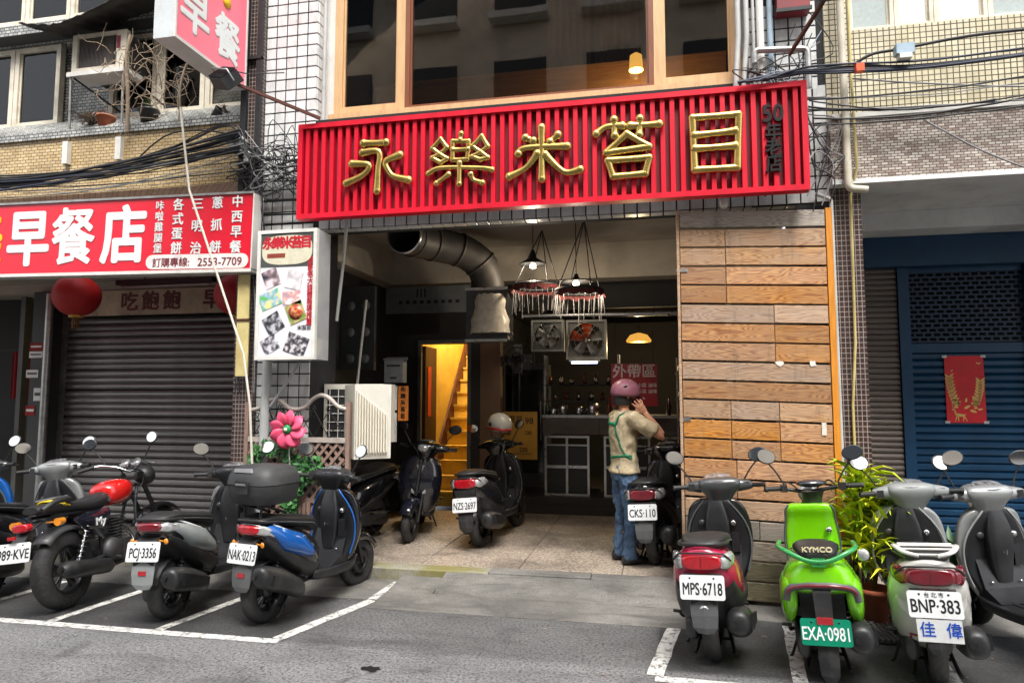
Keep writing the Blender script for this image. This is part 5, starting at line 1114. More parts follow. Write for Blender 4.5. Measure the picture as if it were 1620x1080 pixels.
    # wear-and-tear details: hoses, piping, seams, ribs, pegs, kick lever, stickers
    for s_ in (-1, 1):
        b = MB(); b.tube([SR @ Vector(q) for q in smooth_path([(.90 + XS, s_ * .17, gz), (.985 + XS, s_ * .15, gz + .03), (1.02 + XS, s_ * .07, gz - .03), (.99 + XS, s_ * .04, .86)], 4)], .0055, 6); b.build('brake_hose', cable_m, root)
        bz = [(x, (zc + hu * .15), hw) for x, zc, hw, hu, hd in bs_[2:-1]]
        b = MB(); b.tube(smooth_path([(x, s_ * (hw + .0005), z - .05) for x, z, hw in bz], 4), .0032, 5); b.build('panel_seam', dark_metal, root)
        b = MB(); b.tube(smooth_path([(-.30, s_ * .104, .752 + zs), (-.1, s_ * .136, .748 + zs), (.06, s_ * .145, .73 + zs), (.2, s_ * .146, .705 + zs), (.36, s_ * .124, .675 + zs), (.46, s_ * .08, .635 + zs)], 4), .005, 6); b.build('seat_piping', grey_pl, root)
        b = MB(); b.tube([(.22, s_ * .13, .30), (.20, s_ * .215, .30)], .012, 8); b.build('pillion_peg', alloy_dk, root)
        b = MB(); b.lathe([(.0001, -.004), (.008, -.004), (.009, 0), (.0001, .001)], (.80 + XS - .0, s_ * .1, .40), 'x', 10); b.build('screw', chrome, root)
    for i in range(4): b = MB(); b.box(.46, .80, -.105 + i * .055, -.085 + i * .055, .2935, .3); b.build('floor_rib', black_plastic, root)
    b = MB(); b.tube(smooth_path([(.12, .175, .235), (.04, .19, .25), (-.06, .195, .30)], 4), .01, 7); b.tube([(-.06, .18, .30), (-.06, .235, .305)], .011, 8); b.build('kick_lever', alloy_dk, root)
    b = MB(); b.box(.02, .2, .10, .16, .34, .42); b.build('air_box', black_plastic, root)
    b = MB(); b.tube(smooth_path([(.1, .06, .44), (.0, .1, .40), (-.06, .1, .33)], 4), .007, 6); b.build('fuel_hose', cable_m, root)
    for s_, c_ in ((-1, (.6, .03, .03)), (1, (.5, .45, .05))):
        b = MB(); b.box(.834 + XS, .838 + XS, s_ * .205 - .008, s_ * .205 + .008, gz - .005, gz + .012); b.xf(SR); b.build('switch_button', mat('button_%d' % s_, c_, .4), h_o)
    # stand
    b = MB()
    for s_ in (-1, 1): b.tube([(.18, s_ * .07, .2), (.02, s_ * .115, .055), (-.02, s_ * .12, .045)], .012, 7)
    b.tube([(.1, -.11, .1), (.1, .11, .1)], .01, 7); b.build('centre_stand', dark_metal, root)
    ln = R(lean); b = MB(); b.tube([(.32, .12, .22), (.26, .2, .03 - .2 * sin(-ln) * 0), (.27, .235, -.235 * sin(-ln) * -1 * 0 + .235 * math.tan(ln) + .012)], .009, 7); b.build('side_stand', dark_metal, root)
    for a_ in g('extra', ()): a_(root)
    # short rear overhang: everything hung behind the axle sits closer to it
    keep = ('rear_wheel', 'front_wheel', 'drive_case', 'engine', 'muffler', 'side_stand', 'centre_stand', 'rear_mudguard')
    KX = g('overhang', .74)
    def squeeze(o):
        if o.type == 'MESH' and tuple(o.location) == (0, 0, 0):
            wide = o.name.split('.')[0] in ('body', 'lower_skirt', 'side_blade', 'seat', 'tail_light', 'turn_signal', 'lower_lens', 'grab_rail', 'side_skirt', 'floorboard', 'leg_shield', 'inner_panel', 'edge_trim', 'lamp_surround', 'lamp_trim', 'tail_panel', 'rack_side', 'rack_bar', 'handlebar_cover')
            for v in o.data.vertices:
                if v.co.x < 0: v.co.x *= KX
                if wide: v.co.y *= g('widen', 1.13)
        elif o.location.x < 0: o.location.x *= KX
    for o in root.children:
        if o.name.split('.')[0] in keep: continue
        if o.name.startswith('top_box'): o.location.x += .2; continue
        if o.name.startswith('licence_plate'): o.location.x *= KX; continue
        squeeze(o)
        for c_ in o.children: squeeze(c_)
    return root

def side_text(txt, size, x, y, z, m, bold=.001, sx=1):
    return lambda root: text('side_lettering', txt, size, m, root, (x, y, z), (pi / 2, 0, 0), .002, bold, sx)
def top_box(root):
    tb = empty('top_box'); tb.parent = root; bm = mat('box_black', (.03, .031, .033), .55, var=.25, vs=6, bmp=.1, bs=200, dirt=(.12, .12, .115), dfac=.35)
    x0, zc = -.24, 1.02
    def ring(z, sx, sy): return [(x0 + sx * sgnpow(cos(2 * pi * i / 30), .55), sy * sgnpow(sin(2 * pi * i / 30), .6), z) for i in range(30)]
    MB().loft([ring(.875, .15, .15), ring(.89, .19, .19), ring(.96, .205, .215), ring(1.02, .215, .225)]).build('lower_shell', bm, tb)
    MB().loft([ring(1.026, .217, .228), ring(1.08, .21, .22), ring(1.13, .185, .195), ring(1.155, .14, .15), ring(1.16, .05, .06)]).build('lid', bm, tb)
    b = MB(); b.prism([(-.06, .965), (.06, .965), (.06, 1.05), (.05, 1.06), (-.05, 1.06), (-.06, 1.05)], 'x', x0 - .228, x0 - .205); b.build('latch', black_plastic, tb)
    b = MB(); b.tube([(x0 - .232, -.045, 1.03), (x0 - .232, .045, 1.03)], .009, 8); b.build('latch_bar', grey_pl, tb)
    b = MB(); b.prism([(-.07, 1.115), (.10, 1.115), (.095, 1.14), (-.06, 1.145)], 'x', x0 - .2, x0 - .185); b.build('badge', mat('badge_silver', (.5, .5, .52), .3, .5), tb)
    b = MB()
    for s_ in (-1, 1): b.tube([(-.1, s_ * .09, .79), (-.3, s_ * .09, .86), (-.38, s_ * .08, .87)], .011, 7); b.tube([(-.36, s_ * .07, .70), (-.34, s_ * .08, .87)], .010, 7)
    b.build('carrier', dark_metal, tb)['kind'] = 'stuff'

white_ink = mat('white_ink', srgb(225, 228, 228), .4)
p_grey = paintmat('grey', (.29, .31, .31), .35, .2, .5); p_blue = paintmat('blue', (.010, .11, .42), .2, .2); p_black = paintmat('black', (.01, .01, .012), .18)
p_navy = paintmat('navy', (.008, .009, .016), .18); p_pink = paintmat('crimson', (.42, .012, .06), .2); p_green = paintmat('lime', (.19, .62, .004), .22, 0, .8, .06)
p_white = paintmat('white', (.62, .61, .57), .25); p_silver = paintmat('silver', (.34, .35, .35), .3, .4, .6); p_dgrey = paintmat('dark_grey', (.06, .063, .066), .3, .2)
# row by the breakfast shop
scooter('dark scooter with blue trim at the far left edge of the bays', (-6.22, 4.72, 0), 98, '', p_black, p_blue, steer=4, nacelle=p_dgrey, flash=p_blue)
scooter('silver grey cowled scooter parked left of the red tank motorcycle', (-5.42, 4.76, 0), 98, '', p_black, p_silver, steer=6, nacelle=p_silver)
scooter('grey scooter with plate PCJ-3356 beside the red motorcycle', (-3.62, 4.68, 0), 93, 'PCJ·3356', p_black, p_grey, overhang=.62, lean=-2, style='std', tail='sport', lens=dk_red_lens, flash=p_grey, flap_m=p_grey, flap_w=.085, tail_z=.72, plate_z=.55, muffler_z=.03, rail='loop', steer=5,
        extra=(side_text('RACING', .03, .06, -.184, .63, white_ink),))
scooter('blue scooter with black top box and plate NAK-0213', (-2.86, 4.74, 0), 78, 'NAK·0213', p_black, p_black, trim=p_blue, overhang=.5, wheelbase=1.1, lean=0, style='std', tail='sport', flash=p_blue, flap_m=grey_pl, flap_w=.085, tail_z=.71, plate_z=.54, muffler_z=.06, heat_m=black_plastic, steer=-4,
        extra=(top_box, side_text('ZR', .07, .06, -.186, .615, white_ink, .002, 1.2)))
# bays on the right
scooter('black scooter with crimson tail and plate MPS-6718 before the board screen', (.36, 4.66, 0), 80, 'MPS·6718', p_pink, p_black, style='plump', tail='wide', nacelle=p_dgrey, flap_m=grey_pl, reflector=False, tail_z=.70, plate_z=.53, steer=10, lean=-4,
        extra=(lambda root: MB().lathe([(.0001, -.476), (.026, -.476), (.026, -.468), (.0001, -.468)], (0, 0, .40), 'x', 18).build('round_reflector', clear_lens, root),))
scooter('lime green electric scooter with green plate EXA-0981', (1.0, 4.52, 0), 80, 'EXA·0981', p_green, p_green, style='round', tail='band', shield_n=3.6, top_w=1.18, widen=1.02, shield_w=.84, rail='vee', rail_m=paintmat('green_rail', (.02, .28, .06), .3), plate_m=plate_g, ink=white_ink, small='電動車', tail_z=.66, plate_z=.36, flap_w=.05, bracket_k=.6, reflector=False, wheel_r=.2, inner=p_green, seat_dz=.0, steer=12, lean=-4, fender=p_green, psx=.78, mirror_tip=(.03, .30, .2),
        extra=(lambda root: text('seat_lettering', 'KYMCO', .04, mat('cream_ink', srgb(226, 214, 170), .5), root, (-.35, 0, .787), (pi / 2, 0, -pi / 2), .006, .001, 1.15),
               lambda root: MB().ball((-.30, -.235, .755), .035, 14, 9, (.8, .9, 1)).build('turn_signal', clear_lens, root)))
def flap_name(root):
    b = MB(); b.box(-.494, -.490, -.115, .10, .335, .455); o = b.build('flap_board', plate_w, root, None, (0, 0, R(0)))
    for ch, y in (('佳', .05), ('偉', -.075)): text('flap_character', ch, .085, mat('blue_ink', srgb(20, 80, 190), .4), o, (-.496, y, .395), (pi / 2, 0, -pi / 2), .001, .001, .9)
def spring(root):
    b = MB(); n_ = 60; b.tube([(-.16 + .022 * sin(i * .9), .10 + .022 * cos(i * .9), .28 + .22 * i / n_) for i in range(n_)], .006, 5); b.build('coil_spring', mat('red_spring', srgb(150, 30, 40), .4), root)
scooter('white scooter with luggage rack and plate BNP-383', (1.60, 4.56, 0), 77, 'BNP·383', p_white, p_silver, style='plump', tail='wide', lens=dk_red_lens, signal=dk_red_lens, nacelle=mat('grey_nacelle', (.22, .235, .235), .45, var=.12, dirt=(.3, .29, .27), dfac=.3), rail='rack', rail_m=p_white, tail_z=.70, plate_z=.53, reflector=False, steer=14, lean=-4, skirt_m=p_white, flap_w=.06, small='台 北 市', trim=p_silver,
        extra=(flap_name, spring))
scooter('silver grey scooter with open floorboard at the right edge', (2.56, 4.62, 0), 103, '', p_white, p_silver, style='plump', tail='wide', nacelle=p_silver, steer=-6, lean=-4, trim=p_silver, mirror_tip=(.0, .27, .2))
# inside the arcade
scooter('black scooter facing the street beside the condenser units', (-2.86, 8.22, .124), 285, '', p_navy, p_navy, steer=-14, nacelle=p_black, lean=-5, group='scooters parked inside the arcade')
scooter('black scooter with plate NZS-2697 and a white helmet on it', (-1.78, 7.02, .124), 84, 'NZS·2697', p_black, p_black, style='plump', tail='wide', nacelle=p_black, flap_m=black_plastic, steer=-8, lean=-6, tail_z=.71, plate_z=.47, group='scooters parked inside the arcade', reflector=False)
scooter('dark red scooter with plate CKS-110 beside the standing person', (-.0, 6.62, .124), 78, 'CKS·110', p_black, p_black, style='std', tail='wide', lens=dk_red_lens, nacelle=p_black, flap_m=grey_pl, steer=10, lean=-5, plate_z=.52, group='scooters parked inside the arcade', reflector=False)
scooter('black scooter deep in shadow left of the one facing the street', (-3.15, 7.35, .124), 250, '', p_black, p_black, steer=-10, nacelle=p_black, group='scooters parked inside the arcade')

# ------------------------------------------------------------------ motorcycle with the red tank
def motorcycle(loc, heading):
    root = empty('motorcycle', 'black motorcycle with red fuel tank and plate 989-KVE', 'motorcycle', loc, (R(-7), 0, R(heading)))
    r = .30; WB = 1.25; SR = Matrix.Translation((WB - .2, 0, 0)) @ Matrix.Rotation(R(-6), 4, 'Z') @ Matrix.Translation((-(WB - .2), 0, 0))
    p_red = paintmat('tank_red', (.55, .012, .01), .16)
    wheel(root, 'rear_wheel', 0, r, .125, spoke=5); wheel(root, 'front_wheel', WB, r, .1, SR, True, spoke=5)
    loft_x([(.46, .83, .05, .04, .06), (.49, .825, .11, .08, .10), (.58, .83, .145, .10, .12), (.68, .835, .145, .10, .115), (.77, .84, .11, .075, .09), (.80, .84, .05, .04, .05)]).build('fuel_tank', p_red, root)
    loft_x([(-.30, .80, .06, .03, .02, 2.8), (-.22, .795, .10, .045, .03, 2.8), (-.02, .785, .12, .05, .04, 2.8), (.2, .765, .125, .045, .05, 2.8), (.38, .775, .12, .06, .07, 2.6), (.47, .80, .08, .05, .07, 2.4)]).build('seat', seat_m, root)
    b = MB()
    for i in range(6):
        x = .40 + i * .014; b.tube(smooth_path([(x, -.1, .76), (x, -.07, .815), (x, 0, .825), (x, .07, .815), (x, .1, .76)], 3), .006, 6)
    b.build('seat_rib', seat_m, root)['kind'] = 'stuff'
    for s_ in (-1, 1):
        b = MB(); b.loft([[(x, s_ * y, z), (x, s_ * (y + .012), z - h * .4), (x, s_ * y, z - h), (x, s_ * (y - .03), z - h * .5)] for x, z, h, y in ((.02, .70, .05, .12), (.12, .71, .16, .13), (.30, .72, .24, .13), (.40, .72, .2, .12), (.43, .71, .1, .11))]); o = b.build('side_panel', p_navy, root)
        if s_ < 0: text('side_lettering', 'My', .085, white_ink, root, (.27, -.146, .62), (pi / 2, 0, 0), .003, .002, 1.2)
    # frame and engine
    b = MB()
    for s_ in (-1, 1):
        b.tube(smooth_path([(.95, s_ * .03, .86), (.85, s_ * .06, .62), (.80, s_ * .1, .32), (.55, s_ * .1, .24), (.35, s_ * .1, .28), (.30, s_ * .1, .62)], 4), .014, 8)
        b.tube([(.92, s_ * .03, .86), (.3, s_ * .09, .72), (-.2, s_ * .09, .74)], .013, 8); b.tube([(.36, s_ * .1, .32), (0, s_ * .1, r)], .02, 8)
    b.build('frame', dark_metal, root)
    en = MB(); en.box(.36, .68, -.13, .13, .25, .42); en.lathe([(.0001, -.16), (.09, -.16), (.1, -.12), (.1, .12), (.09, .16), (.0001, .16)], (.42, 0, .36), 'y', 20); eo = en.build('engine', engine_m, root)
    for i in range(8): b = MB(); z = .43 + i * .026; b.box(.50, .68, -.085, .085, z, z + .009); b.build('cooling_fin', engine_m, eo)
    b = MB(); b.tube(smooth_path([(.7, -.06, .5), (.74, -.1, .36), (.6, -.14, .24), (.3, -.16, .23)], 5), .018, 10); b.build('exhaust_pipe', chrome, root)
    b = MB(); b.tube([(.34, -.165, .24), (.28, -.17, .25), (-.1, -.18, .31), (-.22, -.182, .33), (-.25, -.182, .335)], [.03, .06, .068, .06, .03], 18); mo = b.build('muffler', black_plastic, root)
    MB().tube([(-.24, -.182, .334), (-.27, -.182, .338)], .02, 12).build('tail_pipe', alloy_dk, mo)
    for s_ in (-1, 1):
        b = MB(); b.tube([(.0, s_ * .12, r + .01), (.16, s_ * .12, .66)], .011, 8); n_ = 50
        b.tube([(.0 + .16 * (.15 + .75 * i / n_) + .024 * sin(i * .9), s_ * .12 + .024 * cos(i * .9), r + .01 + .35 * (.15 + .75 * i / n_)) for i in range(n_)], .0055, 5); b.build('shock_absorber', chrome, root)
    for c_, nm, m_ in ((0, 'rear_mudguard', grey_pl), (WB, 'front_mudguard', p_black)):
        rings = []
        for i in range(11):
            a = R((62 + 72 * i / 10) if c_ == 0 else (40 + 110 * i / 10)); rr = r + .035; rings.append([(c_ + (rr + dr) * cos(a), yy_, r + (rr + dr) * sin(a)) for yy_, dr in ((-.078, -.03), (-.06, .005), (0, .016), (.06, .005), (.078, -.03))])
        b = MB().loft(rings, caps=False, closed=False)
        if c_: b.xf(SR)
        o = b.build(nm, m_, root); sd = o.modifiers.new('thick', 'SOLIDIFY'); sd.thickness = .004
    b = MB().loft([[(x - .01, -.05, z), (x - .01, .05, z), (x + .02, .045, z), (x + .02, -.045, z)] for x, z in ((-.22, .72), (-.36, .66), (-.44, .58), (-.46, .46))], smooth=False); b.build('plate_bracket', black_plastic, root)
    plate(root, '989·KVE', -.475, .53, 12, sx=.78)
    loft_x([(-.42, .695, .03, .02, .02, 3), (-.41, .695, .06, .03, .035, 3.2), (-.36, .695, .065, .03, .035, 3)]).build('tail_light', red_lens, root)
    MB().box(-.49, -.478, -.03, .03, .625, .65).build('reflector', red_lens, root)
    for s_ in (-1, 1):
        b = MB(); b.tube([(-.22, s_ * .06, .70), (-.23, s_ * .16, .70)], .007, 6); b.tube([(-.26, s_ * .18, .70), (-.20, s_ * .18, .70)], [.03, .026], 12); b.build('indicator', amber_lens, root)
    # coiled yellow cord and bungee on the seat
    b = MB()
    for k_ in range(5): b.tube(smooth_path([(-.05 - .02 * k_, -.13 + .01 * k_, .80 + .004 * k_), (-.08 - .015 * k_, -.05, .845), (-.06 - .02 * k_, .05, .85), (-.03 - .02 * k_, .12, .80)], 4), .006, 6)
    b.build('yellow_cord', mat('cord_yellow', srgb(220, 190, 20), .6), root)
    b = MB(); b.tube(smooth_path([(-.3, -.1, .80), (-.2, -.13, .85), (-.05, -.12, .85), (.0, 0, .86), (-.1, .12, .85)], 4), .022, 8); b.build('seat_lock', black_plastic, root)
    # steering
    b = MB()
    for s_ in (-1, 1): b.tube([(WB - .32, s_ * .085, .96), (WB, s_ * .085, r)], .021, 10)
    b.box(WB - .36, WB - .26, -.1, .1, .90, .93); b.xf(SR); b.build('fork', alloy_dk, root)
    b = MB(); b.tube(smooth_path([(.72, -.36, 1.03), (.80, -.24, 1.06), (.90, -.12, 1.03), (.93, 0, .98), (.90, .12, 1.03), (.80, .24, 1.06), (.72, .36, 1.03)], 5), .012, 8); b.xf(SR); ho = b.build('handlebar', chrome, root)
    for s_ in (-1, 1):
        b = MB(); b.tube([(.79, s_ * .25, 1.058), (.72, s_ * .37, 1.03)], .018, 10); b.xf(SR); b.build('grip', MATS['grip_rubber'], ho)
        b = MB(); b.tube([(.84, s_ * .22, 1.06), (.80, s_ * .37, 1.035)], .006, 6); b.xf(SR); b.build('brake_lever', chrome, ho)
        mirror(root, SR @ Vector((.86, s_ * .2, 1.06)), SR @ Vector((.83, s_ * .33, 1.24)), s_ * R(12), .062, .052)
    b = MB().lathe([(.0001, -.03), (.05, -.03), (.055, 0), (.0001, .005)], (0, 0, 0), 'x', 20)
    for s_ in (-.06, .06): c = MB().lathe([(.0001, -.05), (.045, -.05), (.05, 0), (.0001, .0)], (0, 0, 0), 'x', 18).xf(SR @ Matrix.Translation((.96, s_, 1.03)) @ Matrix.Rotation(R(50), 4, 'Y')); c.build('gauge', dash_m, ho)
    c = MB().lathe([(.0001, .09), (.06, .085), (.088, .05), (.09, 0), (.06, -.06), (.0001, -.08)], (1.10, 0, .92), 'x', 24).xf(SR); c.build('headlight', black_plastic, root)
    b = MB(); b.tube([(.45, .12, .25), (.38, .24, .02)], .011, 7); b.build('side_stand', dark_metal, root)
    b = MB()
    for s_ in (-1, 1): b.tube([(.42, s_ * .12, .3), (.4, s_ * .22, .29)], .014, 8)
    b.build('foot_peg', black_plastic, root)['kind'] = 'stuff'
    for s_ in (-1, 1): b = MB(); b.tube(smooth_path([(.82, -.05 * s_, 1.02), (.95, -.1 * s_, .95), (.9, -.08 * s_, .8), (.7, -.05, .7)], 4), .006, 6); b.build('control_cable', cable_m, root)
    return root
motorcycle((-4.58, 4.72, 0), 97)

# ------------------------------------------------------------------ things hanging under the arcade ceiling
def pendant(label, x, y, zt, z, rs, h, chain=None):
    o = empty('pendant_lamp', label, 'lamp', (x, y, z), group='black pendant lamps in the arcade')
    MB().cyl((0, 0, h), (0, 0, zt - z), .005, 6).build('cord', cable_m, o)
    MB().lathe([(.02, h + .03), (.028, h), (.045, h * .55), (rs, 0), (rs * .985, -.006), (.04, h * .5), (.018, h)], seg=28).build('shade', black_plastic, o)
    MB().ball((0, 0, -.02), .032, 14, 9).build('bulb', emat('bulb_glow_%d' % int(x * 100), (1, .82, .5), 14), o)
    l = bpy.data.lights.new('bulb_light', 'POINT'); l.energy = 9; l.color = (1, .86, .66); l.shadow_soft_size = .03
    lo_ = bpy.data.objects.new('bulb_light', l); COL.objects.link(lo_); lo_.parent = o; lo_.location = (0, 0, -.07)
pendant('conical black pendant lamp nearer the duct', -1.26, 7.2, 3.56, 3.1, .15, .12)
pendant('flat black pendant lamp hung over the round rack', -.76, 6.9, 3.56, 2.84, .17, .05)
def rack(label, x, y, z, r, m_):
    o = empty('hanging_rack', label, 'rack', (x, y, z), group='round racks of hanging skewers under the ceiling')
    MB().lathe([(r, -.02), (r + .012, 0), (r, .02), (r - .012, 0)], seg=30, closed=True).build('hoop', dark_metal, o)
    b = MB(); N = 64
    vv = []
    for i in range(N): a = 2 * pi * i / N; w_ = .006 * sin(i * 2.3); vv += [((r + w_) * cos(a), (r + w_) * sin(a), .01), ((r + .02 + w_) * cos(a), (r + .02 + w_) * sin(a), -.06 - .015 * sin(i * 1.1))]
    b.add(vv, [(2 * i, 2 * ((i + 1) % N), 2 * ((i + 1) % N) + 1, 2 * i + 1) for i in range(N)], True); k_ = b.build('valance', m_, o)
    for i in range(26):
        a = 2 * pi * i / 26; L = random.uniform(.14, .3); MB().cyl((r * .98 * cos(a), r * .98 * sin(a), -.05), (r * .98 * cos(a) + random.uniform(-.02, .02), r * .98 * sin(a), -.05 - L), .0042, 6).build('hanging_rod', mat('rod_dull', (.3, .29, .28), .5, .6), o)
    top = Vector((.06, -.02, 3.5 - z))
    for i in range(4): a = 2 * pi * i / 4 + .6; MB().tube([(r * cos(a), r * sin(a), 0), tuple(top)], .006, 6).build('suspension_rod', dark_metal, o)
val = mat('valance_maroon', srgb(92, 34, 34), .8, var=.3)
rack('round hanging rack with steel skewers beside the duct outlet', -1.24, 7.35, 2.88, .27, val)
rack('round hanging rack with steel skewers below the flat lamp', -.74, 7.0, 2.76, .25, val)
du = empty('exhaust_duct', 'large bent sheet metal exhaust duct with open round mouth', 'duct')
dpth = smooth_path([(-2.47, 6.50, 3.31), (-2.43, 6.72, 3.312), (-2.28, 6.98, 3.31), (-2.04, 7.2, 3.27), (-1.86, 7.36, 3.12), (-1.8, 7.42, 2.86)], 5)
duct_m = mat('duct_sheet', (.06, .054, .048), .55, .4, var=.35, vs=5, dirt=(.07, .05, .04), dfac=.5)
o = MB().tube(dpth, .183, 28, caps=False).build('bent_pipe', duct_m, du); sd = o.modifiers.new('thick', 'SOLIDIFY'); sd.thickness = .004
d0 = (dpth[1] - dpth[0]).normalized(); M0 = Matrix.Translation(dpth[0]) @ d0.to_track_quat('Z', 'Y').to_matrix().to_4x4()
MB().lathe([(.18, -.012), (.192, -.012), (.194, .02), (.186, .025)], seg=36).xf(M0).build('mouth_rim', stain_steel, du)
for k_ in (4, 9, 14, 19):
    d0 = (dpth[k_ + 1] - dpth[k_]).normalized(); M0 = Matrix.Translation(dpth[k_]) @ d0.to_track_quat('Z', 'Y').to_matrix().to_4x4(); MB().lathe([(.184, -.012), (.193, -.012), (.193, .012), (.184, .012)], seg=32, closed=True).xf(M0).build('seam_collar', duct_m, du)
hood = empty('exhaust_hood', 'boxy exhaust hood wrapped in plastic below the duct', 'hood')
MB().prism([(-2.02, 2.86), (-1.56, 2.86), (-1.56, 2.30), (-2.02, 2.28)], 'y', 7.25, 7.6).build('box', mat('hood_dark', (.06, .06, .062), .4, .6, var=.3), hood)
b = MB(); rings = []
for i in range(7): z = 2.78 - .07 * i; rr = .13 + .012 * sin(i * 2) + .012 * i; rings.append([(-1.74 + rr * cos(2 * pi * k_ / 24) * 1.15, 7.22 + .12 * sin(2 * pi * k_ / 24), z + .01 * sin(k_ * 3)) for k_ in range(24)])
b.loft(rings, caps=True).build('plastic_wrap', mat('plastic_wrap', srgb(190, 180, 164), .3, var=.3, vs=14), hood)
for q in ((-2.03, -1.55, 7.235, 7.249, 2.27, 2.30), (-2.03, -1.55, 7.235, 7.249, 2.84, 2.87)): MB().box(*q).build('rim', galv, hood)

# ------------------------------------------------------------------ shop front
pb = MB().cyl((-1.72, 9.0, 2.76), (1.33, 8.95, 2.74), .035, 12).build('overhead_pipe', stain_steel, None); tag(pb, 'long steel pipe running across above the two fans', 'pipe')
def boxfan(label, x0, x1, z0, z1, blade_m, accent=None):
    o = empty('extractor_fan', label, 'fan', ((x0 + x1) / 2, 8.98, (z0 + z1) / 2), group='square extractor fans over the counter'); w, h = (x1 - x0) / 2, (z1 - z0) / 2
    for q in ((-w, w, -.05, .05, h - .03, h), (-w, w, -.05, .05, -h, -h + .03), (-w, -w + .03, -.049, .049, -h + .03, h - .03), (w - .03, w, -.049, .049, -h + .03, h - .03)): MB().box(*q).build('frame_bar', mat('fan_frame', srgb(150, 150, 146), .45, .4, dirt=srgb(90, 86, 80)), o)
    rr = min(w, h) - .035; fm_ = mat('fan_panel', srgb(120, 120, 116), .5, .4)
    N = 32; vv, ff = [], []                                    # square plate with a round hole
    for i in range(N):
        a = 2 * pi * i / N; c_, s_ = cos(a), sin(a); k_ = 1 / max(abs(c_), abs(s_)); vv += [(rr * c_, .0, rr * s_), ((w - .03) * c_ * k_, 0, (h - .03) * s_ * k_)]
    ff = [(2 * i, 2 * ((i + 1) % N), 2 * ((i + 1) % N) + 1, 2 * i + 1) for i in range(N)]; MB().add(vv, ff).build('panel', fm_, o)
    for i in range(5):
        a = 2 * pi * i / 5 + .3; b = MB(); rings = []
        for j in range(5):
            t = j / 4; r_ = .035 + (rr - .05) * t; ww = .03 + .045 * t; rings.append([(r_ * cos(a) - s_ * ww * sin(a), .012 * s_ * 2 - .006, r_ * sin(a) + s_ * ww * cos(a)) for s_ in (-1, -.3, .3, 1)])
        b.loft(rings, caps=False, closed=False); bo = b.build('blade', accent if accent and i in (1, 2) else blade_m, o); sd = bo.modifiers.new('thick', 'SOLIDIFY'); sd.thickness = .004
    MB().lathe([(.0001, -.03), (.03, -.028), (.036, 0), (.0001, .01)], axis='y').build('hub', stain_steel, o)
    for r_ in (rr * .4, rr * .7, rr * .98): MB().lathe([(r_, -.046), (r_ + .003, -.043), (r_, -.04), (r_ - .003, -.043)], axis='y', seg=30, closed=True).build('guard_ring', stain_steel, o)
    for i in range(6): a = 2 * pi * i / 6; MB().cyl((.03 * cos(a), -.043, .03 * sin(a)), (rr * cos(a), -.043, rr * sin(a)), .003, 5).build('guard_spoke', stain_steel, o)
bl_m = mat('blade_grey', srgb(170, 170, 168), .35, .5)
boxfan('smaller square extractor fan on the left', -1.59, -1.15, 2.27, 2.69, bl_m)
boxfan('larger square extractor fan with orange blades on the right', -1.12, -.59, 2.16, 2.68, bl_m, mat('blade_orange', srgb(220, 80, 20), .4))
wf = empty('wall_fan', 'dark round fan behind the brown pier', 'fan', (-1.84, 9.3, 2.2))
for r_ in (.08, .16, .24): MB().lathe([(r_, -.05), (r_ + .004, -.046), (r_, -.042), (r_ - .004, -.046)], axis='y', seg=30, closed=True).build('guard_ring', dark_metal, wf)
for i in range(10): a = 2 * pi * i / 10; MB().cyl((.02 * cos(a), -.05, .02 * sin(a)), (.24 * cos(a), -.046, .24 * sin(a)), .003, 5).build('guard_spoke', dark_metal, wf)
for i in range(4): a = 2 * pi * i / 4; MB().box(.02, .2, -.004, .004, -.06, .06).build('blade', mat('fan_blade_dark', (.08, .085, .09), .35), wf, (0, 0, 0), (R(14), a, 0))
MB().lathe([(.0001, -.06), (.04, -.055), (.05, .05), (.0001, .08)], axis='y').build('hub', dark_metal, wf); MB().cyl((0, .05, 0), (0, .1, -.9), .015, 8).build('stem', dark_metal, wf)
uv = empty('tube_light', 'lit blue white tube lamp below the larger fan', 'lamp', (-.885, 8.96, 2.12))
MB().box(-.2, .2, -.02, .03, .015, .04).build('housing', white_paint, uv); MB().cyl((-.17, 0, 0), (.17, 0, 0), .014, 10).build('tube', emat('tube_glow', (.55, .6, 1), 3), uv)
# counter with steel cabinets
ct = empty('serving_counter', 'dark serving counter with steel framed cabinets', 'counter')
MB().box(-1.56, 1.2, 9.62, 10.3, 1.38, 1.42).build('worktop', stain_steel, ct)
for x0, x1 in ((-1.55, -1.2), (-1.196, -.75), (-.746, -.25), (-.246, .3), (.304, 1.18)): MB().box(x0, x1, 9.63, 9.66, 1.15, 1.375).build('apron_panel', mat('apron_brown', srgb(78, 70, 66), .5, dirt=srgb(50, 44, 40)), ct)
for cx0 in (-1.52, -.69, .14):
    fb = MB(); x0, x1 = cx0, cx0 + .63
    for q in ((x0, x0 + .03, 9.6, 9.63, .3, 1.13), (x1 - .03, x1, 9.6, 9.63, .3, 1.13), (x0 + .3, x0 + .33, 9.6, 9.63, .33, 1.1), (x0 + .03, x1 - .03, 9.601, 9.63, 1.1, 1.13), (x0 + .03, x1 - .03, 9.601, 9.63, .3, .33), (x0 + .03, x0 + .3, 9.601, 9.63, .68, .72), (x0 + .33, x1 - .03, 9.601, 9.63, .68, .72), (x0 + .03, x1 - .03, 9.601, 9.63, .99, 1.01)): MB().box(*q).build('cabinet_frame', stain_steel, ct)
    for q in ((x0 + .03, x0 + .3, .33, .68), (x0 + .33, x1 - .03, .33, .68), (x0 + .03, x0 + .3, .72, .99), (x0 + .33, x1 - .03, .72, .99)): MB().box(q[0], q[1], 9.618, 9.624, q[2], q[3]).build('cabinet_door', mat('cabinet_dark', (.03, .032, .032), .3, .3), ct)
pot_i = 0
